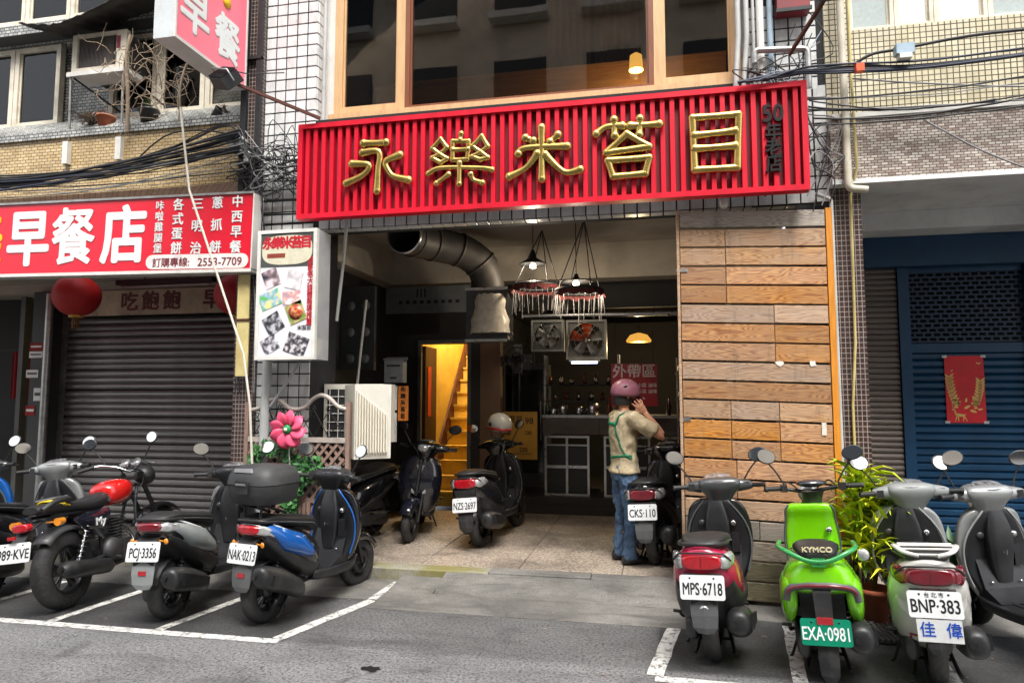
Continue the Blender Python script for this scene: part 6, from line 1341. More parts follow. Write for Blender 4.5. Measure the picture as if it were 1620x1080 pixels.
for x, r_, h, lb_ in ((-1.42, .06, .1, 'short steel pot at the left end of the counter'), (-1.28, .075, .15, 'tall steel pot second from the left on the counter'), (-1.05, .06, .12, 'small steel pot in the middle of the counter'), (-.86, .09, .16, 'widest steel pot on the counter left of the red sign')):
    o = empty('cooking_pot', lb_, 'pot', (x, 9.78, 1.42), group='steel pots on the counter'); MB().lathe([(.0001, 0), (r_, 0), (r_, h), (r_ - .004, h), (r_ - .004, .01), (.0001, .01)], seg=24).build('body', stain_steel, o); MB().tube([(r_, 0, h * .8), (r_ + .03, 0, h * .8), (r_ + .03, 0, h * .7), (r_, 0, h * .7)], .005, 6).build('handle', dark_metal, o)
jar_m = glassmat('jar_glass', (.75, .78, .78), .9)
for i, (x, z, r_, h) in enumerate(((-1.6, 1.9, .03, .1), (-1.5, 1.62, .035, .12), (-.72, 1.62, .035, .14), (-.66, 1.9, .03, .12), (-1.12, 1.62, .045, .1))): pass
for i, (x, y, h, c_, lb_) in enumerate(((-.62, 9.72, .24, (.12, .02, .01), 'dark red sauce bottle nearest the red sign on the counter'), (-.55, 9.75, .2, (.25, .18, .05), 'amber oil bottle on the counter before the red sign'), (-1.5, 9.75, .22, (.02, .05, .02), 'green bottle at the far left of the counter'), (.2, 9.72, .25, (.1, .03, .01), 'brown bottle on the counter right of the person'))):
    o = empty('sauce_bottle', lb_, 'bottle', (x, y, 1.42), group='sauce bottles on the counter'); MB().lathe([(.0001, 0), (.032, 0), (.034, h * .55), (.013, h * .75), (.013, h * .92), (.0001, h * .92)], seg=16).build('body', mat('bottle_%d' % i, c_, .1, coat=1), o); MB().lathe([(.015, h * .92), (.015, h), (.0001, h)], seg=12).build('cap', red_lens, o)
rc = empty('soup_kettle', 'large steel soup kettle with lid in the middle of the counter', 'kettle', (-.35, 10.0, 1.42)); MB().lathe([(.0001, 0), (.2, 0), (.21, .3), (.0001, .3)], seg=28).build('body', stain_steel, rc); MB().lathe([(.215, .3), (.2, .33), (.05, .37), (.02, .4), (.0001, .4)], seg=28).build('lid', stain_steel, rc)
fg = empty('drinks_fridge', 'tall dark drinks fridge behind the counter at left', 'fridge'); MB().box(-2.2, -1.66, 10.6, 11.2, .3, 2.2).build('case', mat('fridge_grey', srgb(90, 94, 98), .4, .3), fg); MB().box(-2.16, -1.7, 10.58, 10.598, .5, 2.1).build('glass_door', mat('fridge_glass', (.02, .025, .03), .08), fg); MB().box(-1.74, -1.72, 10.55, 10.58, 1.0, 1.6).build('handle', stain_steel, fg)
shf = empty('utensil_shelf', 'dark shelf with jars and utensils behind the counter', 'shelf')
for z in (1.62, 1.86): MB().box(-1.62, -.5, 10.2, 10.45, z - .02, z).build('board', dark_metal, shf)
for x in (-1.62, -.52): MB().box(x, x + .03, 10.2, 10.45, 1.42, 2.3).build('upright', stain_steel, shf)
for i in range(12):
    x = -1.55 + i * .088 + random.uniform(-.02, .02); z = 1.62 if i % 2 else 1.86; h = random.uniform(.08, .17); r_ = random.uniform(.022, .04)
    o = tag(MB().lathe([(.0001, 0), (r_, 0), (r_, h * .7), (r_ * .6, h * .82), (r_ * .6, h), (.0001, h)], (x, 10.3, z), seg=14).build('jar', stain_steel if i % 3 else mat('jar_amber', srgb(120, 70, 40), .2), None), 'small dim jar standing on the utensil shelf', 'jar', 'jars on the utensil shelf')
tk = empty('takeaway_sign', 'red takeaway board with white characters hanging behind the person', 'sign')
MB().box(-.55, .05, 9.18, 9.2, 1.55, 2.11).build('panel', mat('board_red', srgb(150, 18, 34), .5, var=.15, vs=4), tk)
for i, ch in enumerate('外帶區'): text('character', ch, .19, mat('board_white', srgb(216, 196, 196), .5), tk, (-.44 + i * .19, 9.178, 2.0), bold=.004)
for j, z in enumerate((1.82, 1.74)): text('list_line', '米苔目 乾麵 小菜 滷味', .06, MATS['board_white'], tk, (-.25, 9.178, z), bold=.001)
MB().cyl((-.5, 9.19, 2.11), (-.5, 9.19, 3.0), .003, 5).build('hanging_wire', cable_m, tk); MB().cyl((0, 9.19, 2.11), (0, 9.19, 3.0), .003, 5).build('hanging_wire', cable_m, tk)
mn = empty('menu_board', 'yellow menu board leaning below the counter end', 'menu board')
MB().box(-2.09, -1.57, 9.28, 9.3, .82, 1.47).build('panel', mat('menu_yellow', srgb(178, 132, 44), .5, var=.15, vs=5, dirt=srgb(120, 84, 30)), mn)
mk = mat('menu_ink', srgb(70, 44, 24), .5)
for j, (s_, z, sz, x) in enumerate((('米苔目', 1.36, .1, -1.92), ('98', 1.34, .12, -1.68), ('湯', 1.18, .09, -1.98), ('120', 1.18, .07, -1.7), ('乾', 1.05, .09, -1.98), ('235', .95, .08, -1.76))): text('menu_line', s_, sz, mk, mn, (x, 9.278, z), bold=.002)
for i in range(5): MB().box(-2.04, -1.64, 9.277, 9.279, .9 - i * .012 + .0, .904 - i * .012).build('rule_line', mk, mn) if i < 2 else None
wk = empty('wicker_lamp', 'small golden wicker lamp glowing deep in the shop', 'lamp', (-.21, 10.5, 2.55))
MB().lathe([(.03, .09), (.13, .06), (.19, -.02), (.18, -.05), (.02, -.05)], seg=24).build('shade', emat('wicker_glow', (.7, .34, .06), .45), wk); MB().cyl((0, 0, .09), (0, 0, .45), .004, 5).build('cord', cable_m, wk)
l = bpy.data.lights.new('wicker_light', 'POINT'); l.energy = 16; l.color = (1, .75, .4); lo_ = bpy.data.objects.new('wicker_light', l); COL.objects.link(lo_); lo_.parent = wk; lo_.location = (0, -.05, -.12)
# right-hand shelf with bowls behind the person
rs_ = empty('dish_rack', 'steel dish rack with stacked bowls at the right wall', 'rack')
for z in (1.3, 1.65, 2.0): MB().box(.3, 1.1, 9.5, 9.9, z - .02, z).build('board', stain_steel, rs_)
for x in (.3, 1.08): MB().box(x, x + .02, 9.5, 9.52, .3, 2.2).build('upright', stain_steel, rs_)
for i in range(9):
    x, z = .4 + (i % 3) * .2, (1.3, 1.65, 2.0)[i // 3]
    for k_ in range(3): tag(MB().lathe([(.03, 0), (.05, .01), (.08, .05), (.076, .05), (.045, .014), (.0001, .012)], (x, 9.66, z + k_ * .022), seg=18).build('bowl', white_paint if i % 2 else stain_steel, None), 'bowl stacked on the dish rack behind the person', 'bowl', 'bowls on the dish rack')
# sign over the stair door, meter boxes, letter box
gs = empty('grey_door_sign', 'grey panel sign with three bars above the stair door', 'sign')
MB().box(-3.38, -2.25, 8.26, 8.295, 2.74, 3.08).build('panel', mat('panel_grey', srgb(104, 108, 110), .5, var=.12, dirt=srgb(70, 72, 74)), gs)
for i in range(3): MB().box(-2.96 + i * .05, -2.94 + i * .05, 8.254, 8.259, 2.94, 3.05).build('bar_mark', mat('ink_grey', srgb(30, 32, 34), .5), gs)
for i in range(9): MB().box(-3.2 + i * .095, -3.15 + i * .095, 8.254, 8.259, 2.86, 2.90).build('letter_block', MATS['ink_grey'], gs)
mt = empty('meter_cabinet', 'dark grey electric meter cabinet on the side wall', 'cabinet')
MB().box(-3.49, -3.08, 7.2, 7.26, 1.97, 2.92).build('door', mat('meter_grey', srgb(60, 62, 64), .5, var=.2), mt)
for x in (-3.42, -3.24):
    for z in (2.1, 2.4, 2.7): MB().lathe([(.0001, -.01), (.05, -.01), (.055, .0), (.0001, .002)], (x + .05, 7.2, z), 'y', 18).build('meter_dial', mat('dial_glass', srgb(110, 112, 114), .2), mt)
tag(MB().tube([(-3.05, 6.9, 2.72), (-3.12, 6.85, 1.75)], .014, 8).build('leaning_rod', white_paint, None), 'pale rod leaning against the meter cabinet', 'rod')
lx = empty('letter_box', 'grey metal letter box on the dark wall left of the stairs', 'letter box')
MB().box(-2.83, -2.62, 6.9, 7.02, 1.82, 2.06).build('case', mat('letter_grey', srgb(128, 130, 132), .45, .3), lx); MB().prism([(6.88, 2.062), (6.88, 2.07), (7.02, 2.1), (7.02, 2.062)], 'x', -2.84, -2.61).build('lid', MATS['letter_grey'], lx); MB().box(-2.80, -2.65, 6.895, 6.899, 1.99, 2.01).build('slot', dark_metal, lx); MB().box(-2.76, -2.69, 6.895, 6.899, 1.86, 1.88).build('name_tag', dark_metal, lx)
wb = empty('wall_notice', 'white notice boards with dark text beside the condenser', 'notice')
MB().box(-2.80, -2.64, 6.78, 6.8, 1.53, 1.78).build('sheet', white_paint, wb); MB().box(-2.80, -2.64, 6.78, 6.8, 1.2, 1.5).build('sheet', white_paint, wb)
for i in range(9): MB().box(-2.71, -2.665, 6.777, 6.779, 1.745 - i * .025, 1.757 - i * .025).build('text_row', plate_ink, wb)
osn = empty('orange_strip_sign', 'narrow orange vertical sign beside the stair door', 'sign')
MB().box(-2.63, -2.52, 6.8, 6.815, 1.42, 1.78).build('panel', mat('dull_orange', srgb(190, 110, 40), .5, var=.15), osn)
for i in range(5): text('character', '永樂米苔目'[i], .06, plate_ink, osn, (-2.575, 6.797, 1.745 - i * .07))

# white helmet on the parked scooter
hm = empty('white_helmet', 'white open face helmet resting on the scooter handlebar', 'helmet', (-1.72, 7.62, 1.36), (0, R(-8), R(150)))
b = MB(); prf = [(max(.0015, sin(pi * i / 16)) * .135, -cos(pi * i / 16) * .13) for i in range(5, 17)]
b.lathe(prf, seg=28); b.v = [(x * 1.1, y, z) for x, y, z in b.v]; o = b.build('shell', paintmat('helmet_white', (.6, .59, .55), .25), hm); sd = o.modifiers.new('thick', 'SOLIDIFY'); sd.thickness = .02
b = MB(); b.lathe([(.128, -.062), (.138, -.055), (.136, -.03), (.126, -.04)], seg=28, closed=True); b.v = [(x * 1.1, y, z) for x, y, z in b.v]; b.build('red_edge', paintmat('helmet_red', (.4, .02, .02), .3), hm)
b = MB(); b.lathe([(.0001, -.004), (.022, -.004), (.022, .004), (.0001, .004)], (0.02, .136, -.0), 'y', 16); b.build('visor_pivot', black_plastic, hm)
b = MB(); b.tube(smooth_path([(.02, .12, -.06), (.01, .09, -.14), (0, .0, -.17), (.01, -.09, -.14), (.02, -.12, -.06)], 4), .007, 6); b.build('chin_strap', black_plastic, hm)

# ------------------------------------------------------------------ the person putting on a helmet
def person():
    root = empty('person', 'person in beige shirt and jeans adjusting a mauve helmet with raised hands', 'person', (-.284, 6.64, .126), (0, 0, R(28)))
    root.scale = (.975,) * 3
    def cloth(nm, base, hi, fold, fs, rough=.85):
        m, nt, p = _nt(nm); v = coords(nt, (1, 1, .55))
        c = mix(nt, ramp(nt, noise(nt, v, 7, 5), .3, .7), base, hi); nt.links.new(c, p.inputs['Base Color']); p.inputs['Roughness'].default_value = rough
        bump(nt, p, noise(nt, v, fs, 3, .5, 1.2), fold, .03); return m
    skin = mat('skin', srgb(196, 138, 108), .5, var=.1, vs=12)
    shirt_m = cloth('shirt_beige', srgb(172, 154, 122), srgb(190, 174, 144), .5, 12); jean_m = cloth('denim', srgb(40, 62, 92), srgb(96, 124, 152), .7, 14)
    def rem(o, vox, it=6):
        m = o.modifiers.new('remesh', 'REMESH'); m.mode = 'VOXEL'; m.voxel_size = vox; m.use_smooth_shade = True
        s_ = o.modifiers.new('smooth', 'SMOOTH'); s_.iterations = it; s_.factor = .5
    def folds(o, k_, sz):
        t = bpy.data.textures.new('cloth_folds', 'CLOUDS'); t.noise_scale = sz; t.noise_depth = 1
        d = o.modifiers.new('folds', 'DISPLACE'); d.texture = t; d.strength = k_; d.mid_level = .5; d.texture_coords = 'LOCAL'
    def ell(z, xc, hx, hy, n=2.3, yc=0, N=24): return [(xc + hx * sgnpow(cos(2 * pi * i / N), 2 / n), yc + hy * sgnpow(sin(2 * pi * i / N), 2 / n), z) for i in range(N)]
    SH = {-1: (0, -.19, 1.375), 1: (0, .19, 1.375)}; EL = {-1: (.27, -.27, 1.2), 1: (.28, .26, 1.2)}; WR = {-1: (.14, -.185, 1.42), 1: (.16, .17, 1.41)}
    b = MB()                                                   # continuous body: torso, neck, head, arms, legs
    b.loft([ell(.86, 0, .09, .14), ell(1.0, 0, .085, .135), ell(1.2, 0, .1, .15), ell(1.36, -.01, .085, .16), ell(1.43, -.005, .05, .07), ell(1.47, .0, .052, .055), ell(1.53, .015, .056, .056)])
    b.ball((.03, 0, 1.60), .1, 18, 12, (1.0, .8, 1.18)); b.ball((.125, 0, 1.585), .02, 10, 7, (1, .7, 1.3)); b.ball((.1, 0, 1.525), .035, 10, 7, (.8, 1, .8))
    for s_ in (-1, 1):
        b.ball((.01, s_ * .085, 1.585), .025, 10, 7, (.8, .4, 1.3))
        S_, E_, W_ = Vector(SH[s_]), Vector(EL[s_]), Vector(WR[s_])
        b.tube([S_ + Vector((0, -s_ * .05, .01)), S_, S_.lerp(E_, .5), E_.lerp(S_, .08), E_, E_.lerp(W_, .08), E_.lerp(W_, .35), E_.lerp(W_, .75), W_], [.05, .056, .05, .042, .041, .043, .045, .034, .028], 14)
        # hand: palm and five fingers resting on the helmet side
        d = (W_ - E_).normalized(); n_ = Vector((0, s_, 0)) * .35 + Vector((-.3, 0, 0)); n_ = (n_ - d * n_.dot(d)).normalized(); t_ = d.cross(n_).normalized()
        pc = W_ + d * .045
        b.tube([W_ - d * .01, W_ + d * .03, W_ + d * .075, W_ + d * .095], [.026, .036, .04, .034], 12, flat=(tuple(n_), .5))
        for k_, (off, L) in enumerate(((-.030, .066), (-.010, .076), (.011, .072), (.030, .056))):
            q0 = W_ + d * .085 + t_ * off; sp_ = t_ * off * .35; cv = n_ * (-s_ * 0) + Vector((.0, -s_ * .012, 0))
            b.tube([q0, q0 + d * L * .45 + sp_, q0 + d * L * .8 + sp_ * 1.3 + cv * .6, q0 + d * L + sp_ * 1.5 + cv * 1.4], [.0095, .009, .008, .006], 8)
        th = W_ + d * .03 + t_ * -.03; b.tube([W_ + d * .02 - t_ * .015, th + d * .01 - t_ * .012, th + d * .04 - t_ * .022, th + d * .062 - t_ * .022], [.014, .012, .010, .007], 8)
        b.tube([(0, s_ * .085, .9), (.01, s_ * .09, .7), (.02, s_ * .095, .47), (.0, s_ * .1, .28), (-.01, s_ * .1, .08)], [.085, .072, .05, .05, .035], 14)
    o = b.build('body', skin, root); rem(o, .0055, 3)
    b = MB()                                                   # shirt
    b.loft([ell(.85, 0, .135, .184), ell(.90, 0, .128, .174), ell(.95, 0, .118, .164), ell(1.05, -.005, .112, .155), ell(1.2, -.008, .122, .17), ell(1.32, -.012, .115, .185), ell(1.39, -.012, .095, .17), ell(1.43, -.008, .07, .10), ell(1.448, -.004, .062, .072)])
    for s_ in (-1, 1):
        S_, E_ = Vector(SH[s_]), Vector(EL[s_]); b.tube([S_ + Vector((0, -s_ * .09, .0)), S_ + Vector((0, 0, .0)), S_.lerp(E_, .35), S_.lerp(E_, .74)], [.075, .076, .078, .082], 16)
    sh = b.build('shirt', shirt_m, root); rem(sh, .009, 8); folds(sh, .03, .09)
    b = MB()                                                   # jeans
    b.loft([ell(.78, 0, .115, .165), ell(.86, 0, .122, .168), ell(.93, 0, .115, .158)])
    for s_ in (-1, 1): b.tube([(0, s_ * .078, .9), (.0, s_ * .085, .78), (.01, s_ * .095, .62), (.022, s_ * .1, .46), (.008, s_ * .105, .28), (-.005, s_ * .108, .12), (-.002, s_ * .108, .045)], [.088, .092, .084, .07, .064, .066, .07], 18)
    jn = b.build('jeans', jean_m, root); rem(jn, .009, 6); folds(jn, .042, .075)
    for s_ in (-1, 1):
        b = MB().loft([[(x, s_ * .108 + hw * cos(2 * pi * i / 14), z + (h if sin(2 * pi * i / 14) > 0 else .0 + h * .55) * sin(2 * pi * i / 14)) for i in range(14)] for x, z, hw, h in ((-.09, .035, .02, .03), (-.075, .036, .042, .055), (0, .035, .046, .065), (.09, .032, .052, .045), (.15, .03, .05, .036), (.185, .028, .03, .024))]); b.build('shoe', mat('shoe_black', (.012, .012, .014), .4), root)
    # green harness ribbons laid on the shirt
    gm = mat('strap_green', srgb(10, 112, 74), .6)
    def ribbon(pts, w, nm='strap'):
        P = smooth_path(pts, 8); vv, ff = [], []
        for i, p in enumerate(P):
            d = (P[min(i + 1, len(P) - 1)] - P[max(i - 1, 0)]).normalized(); out_ = Vector((p.x, p.y, 0)).normalized(); s_ = d.cross(out_).normalized() * w / 2; vv += [p + s_, p - s_]
        ff = [(2 * i, 2 * i + 1, 2 * i + 3, 2 * i + 2) for i in range(len(P) - 1)]
        o = MB().add(vv, ff, True).build(nm, gm, root); sw_ = o.modifiers.new('wrap', 'SHRINKWRAP'); sw_.target = sh; sw_.offset = .006; sw_.wrap_mode = 'OUTSIDE_SURFACE'; sd = o.modifiers.new('thick', 'SOLIDIFY'); sd.thickness = .003
    ribbon([(.09, .11, 1.40), (.0, .125, 1.43), (-.1, .11, 1.36), (-.13, .10, 1.30)], .03); ribbon([(.09, -.10, 1.40), (.0, -.11, 1.43), (-.1, -.09, 1.37), (-.13, -.06, 1.30)], .03)
    ribbon([(-.13, .12, 1.32), (-.14, .04, 1.325), (-.14, -.07, 1.315)], .036)
    ribbon([(-.13, -.06, 1.30), (-.135, -.11, 1.18), (-.09, -.16, 1.05), (.0, -.17, .99)], .024); ribbon([(-.12, .12, 1.31), (-.13, .13, 1.15), (-.1, .15, 1.0)], .024)
    ribbon([(.0, -.17, 1.02), (-.1, -.12, 1.015), (-.13, 0, 1.0), (-.12, .1, .97)], .022); ribbon([(-.12, .1, .97), (-.115, .12, .93), (-.11, .13, .885)], .02)
    # helmet
    hp = mat('helmet_mauve', (.33, .12, .16), .42, var=.12, vs=6, dirt=(.16, .08, .09), dfac=.4, coat=.2); b = MB(); prf = [(max(.0015, sin(pi * i / 18)) * .135, -cos(pi * i / 18) * .132) for i in range(7, 19)]
    b.lathe(prf, seg=30); b.v = [(x * 1.14, y * .95, z) for x, y, z in b.v]; o = b.build('helmet_shell', hp, root, (.025, 0, 1.625), (0, R(6), 0)); sd = o.modifiers.new('thick', 'SOLIDIFY'); sd.thickness = .018
    b = MB(); b.loft([[(.14 + .075 * (1 - (i / 6 - 1) ** 2) * t, (i / 6 - 1) * .105, -.03 - .012 * t - .02 * (i / 6 - 1) ** 2) for i in range(13)] for t in (0, .5, 1)], caps=False, closed=False); o = b.build('helmet_peak', hp, root, (.025, 0, 1.625), (0, R(6), 0)); sd = o.modifiers.new('thick', 'SOLIDIFY'); sd.thickness = .005
    for y in (-.11, .11): b = MB().ball((-.03, y, 1.68), .018, 10, 7, (1.3, .5, .6)); b.build('helmet_vent', black_plastic, root)
    b = MB(); b.tube(smooth_path([(.03, .10, 1.58), (.06, .06, 1.49), (.08, 0, 1.475), (.06, -.06, 1.49), (.03, -.10, 1.58)], 4), .006, 6); b.build('chin_strap', black_plastic, root)
    b = MB(); b.lathe([(.103, 0), (.108, -.05), (.09, -.085)], (-.005, 0, 1.585), seg=24); b.v = [(x, y * .85, z) for x, y, z in b.v]; b.build('hair', mat('hair_dark', (.02, .018, .016), .6), root)
person()

# ------------------------------------------------------------------ pipes on the right pillar
def pipe(label, pts, r, m_, clamp=None, name='conduit_pipe', cat='pipe', group=None):
    o = MB().tube(smooth_path(pts, 4) if len(pts) > 2 and False else pts, r, 10).build(name, m_, None); return tag(o, label, cat, group)
def elbow(pts, rr=.04, n=4):
    """round the corners of a polyline"""
    P = [Vector(p) for p in pts]; out = [P[0]]
    for i in range(1, len(P) - 1):
        a, b = (P[i - 1] - P[i]).normalized(), (P[i + 1] - P[i]).normalized(); p0, p1 = P[i] + a * rr, P[i] + b * rr
        for k_ in range(n + 1): t = k_ / n; out.append(p0.lerp(P[i], t).lerp(P[i].lerp(p1, t), t))
    out.append(P[-1]); return out
pipe('pale conduit nearest the brown window, bending to the sign', [(.76, 5.9, 6.5), (.76, 5.9, 4.75), (.72, 5.88, 4.18)], .024, pvc, group='white conduits on the right tiled pillar')
pipe('pale conduit second from the brown window', [(.83, 5.9, 6.5), (.83, 5.9, 4.75), (.785, 5.88, 4.18)], .022, pvc, group='white conduits on the right tiled pillar')
pipe('thin pale conduit third from the brown window', [(.885, 5.9, 6.5), (.885, 5.9, 4.18)], .014, pvc, group='white conduits on the right tiled pillar')
pipe('wide flat conduit fourth from the brown window', [(.94, 5.9, 6.5), (.94, 5.9, 4.18)], .032, white_paint, group='white conduits on the right tiled pillar')
pipe('bluish conduit fifth from the brown window', [(1.02, 5.9, 6.5), (1.02, 5.9, 4.18)], .024, mat('pvc_blue', srgb(150, 170, 186), .45), group='white conduits on the right tiled pillar')
pipe('galvanised pipe bent like a bracket above the sign end', elbow([(.875, 5.82, 4.45), (.875, 5.82, 4.565), (1.295, 5.82, 4.535), (1.295, 5.82, 4.2)]), .026, galv)
rb_ = empty('red_meter_box', 'red box on the wall above the right end of the sign', 'box')
MB().box(1.07, 1.33, 5.82, 5.94, 4.88, 5.2).build('case', mat('maroon_box', srgb(120, 20, 30), .5), rb_); MB().box(1.06, 1.34, 5.80, 5.82, 4.87, 4.9).build('lip', dark_metal, rb_)
pipe('tall cream drainpipe on the beige mosaic wall', elbow([(1.56, 5.86, 6.5), (1.56, 5.80, 3.45), (1.56, 5.80, 3.33), (1.70, 5.80, 3.31)]), .03, mat('drain_cream', srgb(196, 190, 172), .5, var=.12, dirt=srgb(120, 110, 90), dfac=.5), name='drainpipe')
pipe('thin yellowish pipe running down the mosaic pillar', [(1.63, 5.85, 6.5), (1.62, 5.82, 4.3), (1.63, 5.80, 3.5), (1.60, 5.9, 3.3), (1.595, 5.92, 2.1), (1.56, 5.93, 1.6), (1.56, 5.93, .2)], .011, mat('pipe_yellowish', srgb(196, 180, 120), .5, dirt=srgb(120, 100, 60)))
pipe('grey pipe along the outer edge of the board screen', elbow([(1.33, 5.9, 3.33), (1.45, 5.9, 3.28), (1.46, 5.9, .13)], .03), .016, pvc)
tag(MB().cyl((.60, 5.82, 3.24), (.60, 5.84, 3.30), .03, 14).build('pipe_cap', white_paint, None), 'round white cap above the board screen', 'cap')
# pipes by the left pillar
pipe('white downpipe between window and left tiled pillar', [(-3.13, 5.98, 6.5), (-3.13, 5.98, 4.2)], .02, pvc)
pipe('fat pale downpipe under the lightbox sign', [(-3.58, 5.86, 2.02), (-3.60, 5.86, .95)], .045, pvc)
pipe('pale strut slanting under the lightbox sign', [(-3.20, 5.78, 1.98), (-3.52, 5.84, 1.58)], .014, pvc)
pipe('thin grey pipe hanging behind the lightbox edge', [(-2.84, 5.95, 3.35), (-2.9, 6.0, 2.9), (-3.0, 6.1, 2.4)], .016, pvc)

# ------------------------------------------------------------------ cables
def bundle(label, runs, r0=.008, mats=(None,), name='cable_bundle'):
    o = empty(name, label, 'cables')
    for i, pts in enumerate(runs):
        MB().tube(pts, random.uniform(r0 * .6, r0 * 1.25), 6).build('cable', random.choice(mats), o)
    return o
L_ = []
for i in range(13):
    z0 = 4.13 + random.gauss(-.08, .07); L_.append(sag((-7.6, 5.72 + random.uniform(-.05, .05), z0 - .12), (-3.85, 5.70 + random.uniform(-.04, .04), 4.08 + random.gauss(.02, .05)), random.uniform(.06, .16), 14, .008))
bundle('thick bundle of black cables sagging across the yellow parapet', L_, .010, (cable_m, cable_m, cable_m, mat('cable_blue', (.02, .025, .05), .5)))
L_ = []
for i in range(6): L_.append(sag((-7.6, 5.74, 3.98 + random.gauss(0, .05)), (-3.8, 5.7, 3.92 + random.gauss(0, .06)), random.uniform(.05, .2), 14, .006))
bundle('loose grey cables under the black bundle at left', L_, .005, (cable_g, cable_m))
L_ = []
for i in range(6): L_.append(smooth_path([(-5.0 + random.uniform(-.3, .3), 5.76, 4.0), (-4.5 + random.uniform(-.2, .2), 5.72, 4.12 + random.uniform(-.1, .15)), (-3.95, 5.7, 4.2 + random.uniform(-.1, .1)), (-3.75, 5.72, 4.0 + random.uniform(-.1, .1))], 6))
bundle('cables rising to the left pillar in front of the parapet', L_, .008, (cable_m,))
L_ = []
for i in range(22):                                            # tangle between the pillar and the sign
    c_ = Vector((-3.55 + random.gauss(0, .14), 5.80 + random.uniform(-.04, .04), 3.85 + random.gauss(0, .16))); n_ = random.randint(4, 6); pts = [Vector((-3.85 + random.uniform(-.05, .08), 5.80, 4.02 + random.gauss(0, .12)))]
    for k_ in range(n_): pts.append(c_ + Vector((random.gauss(0, .13), random.uniform(-.04, .03), random.gauss(0, .1))))
    pts.append(Vector((-3.22, 5.84, 3.75 + random.gauss(0, .2)))); L_.append(smooth_path(pts, 5))
bundle('tangled nest of wires between the left pillar and the red sign', L_, .0055, (cable_m, cable_m, cable_m, cable_g), 'wire_tangle')
L_ = []
for i in range(9): x = -3.82 + random.uniform(-.09, .12); L_.append(smooth_path([(x, 5.83, 4.1), (x + random.gauss(0, .03), 5.82, 3.6), (x + random.gauss(0, .05), 5.84, 3.2), (x + random.gauss(0, .03), 5.85, 2.6), (x + random.gauss(0, .05), 5.84, 1.7)], 5))
bundle('wires hanging down the brown mosaic pillar', L_, .006, (cable_m, cable_m, cable_g, MATS['cable_blue']))
L_ = [[(x, 5.9, 3.12), (x, 5.9, 3.32)] for x in ()]
for z in (3.42, 3.56, 3.75): L_.append([(-3.74, 5.9, z + .01), (-3.2, 5.9, z)])
bundle('straight black cables strung across the pillar tiles', L_, .011, (cable_m,))
ins = empty('insulator', 'white ceramic insulator among the wires at left', 'insulator')
MB().lathe([(.0001, 0), (.025, 0), (.03, .02), (.022, .04), (.032, .06), (.022, .085), (.028, .11), (.0001, .125)], (-3.82, 5.78, 3.92), seg=16).build('body', white_paint, ins); MB().cyl((-3.82, 5.78, 3.92), (-3.82, 5.9, 3.88), .01, 8).build('pin', rust, ins)
lt = empty('small_lantern_box', 'small pale junction lantern at the end of the parapet', 'junction box')
MB().box(-4.02, -3.9, 5.78, 5.9, 4.05, 4.16).build('case', pvc, lt); MB().prism([(-4.05, 4.162), (-3.87, 4.162), (-3.92, 4.22), (-4.0, 4.22)], 'y', 5.76, 5.92).build('cap', pvc, lt)
# right side
L_ = [smooth_path([(.9, 5.62, 4.20), (1.2, 5.6, 4.27), (1.56, 5.66, 4.30), (2.2, 5.68, 4.28), (3.4, 5.68, 4.34)], 5) for _ in range(1)]
for i in range(7): L_.append(smooth_path([(.6 + random.uniform(0, .3), 5.6, 4.20), (1.1, 5.62, 4.24 + random.gauss(0, .015)), (1.55, 5.68, 4.26 + random.gauss(0, .02)), (2.2, 5.7, 4.24 + random.gauss(0, .01)), (3.6, 5.7, 4.30 + random.gauss(0, .015))], 5))
L_.append(smooth_path([(1.62, 5.72, 4.32), (1.75, 5.7, 4.38), (1.95, 5.7, 4.40), (2.6, 5.7, 4.46), (3.6, 5.7, 4.44)], 5))
bundle('thick black cables running right from above the sign', L_, .011, (cable_m, MATS['cable_blue']))
L_ = []
for a_, b_, d_ in (((1.25, 4.08), (3.4, 4.12), .08), ((1.25, 4.06), (3.5, 4.18), .06), ((1.27, 4.05), (2.0, 3.9), .02), ((1.6, 4.2), (3.4, 3.95), .02), ((1.3, 3.84), (3.5, 3.96), .06), ((2.08, 3.84), (3.3, 3.18), .08), ((1.25, 3.98), (3.4, 4.05), .1), ((1.26, 4.0), (2.6, 3.93), .05), ((1.3, 3.9), (3.5, 4.1), .12), ((1.5, 3.96), (3.4, 3.93), .03)): L_.append(sag((a_[0], 5.72, a_[1]), (b_[0], 5.7, b_[1]), d_, 12, .004))
bundle('thin cables crossing the beige mosaic wall', L_, .007, (cable_m, cable_m, cable_g))
L_ = []
for i in range(12): L_.append(smooth_path([(1.25, 5.74, 3.7 + random.uniform(-.2, .4)), (1.36 + random.gauss(0, .05), 5.78, 3.75 + random.gauss(0, .15)), (1.45 + random.gauss(0, .04), 5.78, 3.65 + random.gauss(0, .15)), (1.36 + random.gauss(0, .05), 5.8, 3.4 + random.gauss(0, .1))], 5))
bundle('curling thin wires beside the right end of the sign', L_, .0045, (cable_g, cable_m, cable_m), 'wire_tangle')
L_ = []
for i in range(10): L_.append(smooth_path([(.75 + random.uniform(0, .4), 5.84, 4.19), (.8 + random.uniform(0, .4), 5.82, 4.3), (.95 + random.gauss(0, .12), 5.8, 4.42 + random.gauss(0, .06)), (1.2 + random.gauss(0, .12), 5.82, 4.4 + random.gauss(0, .1)), (1.3 + random.gauss(0, .06), 5.84, 4.6 + random.gauss(0, .12))], 5))
bundle('wires looping over the conduits above the sign end', L_, .0045, (cable_g, cable_m, MATS['pvc_blue']), 'wire_tangle')
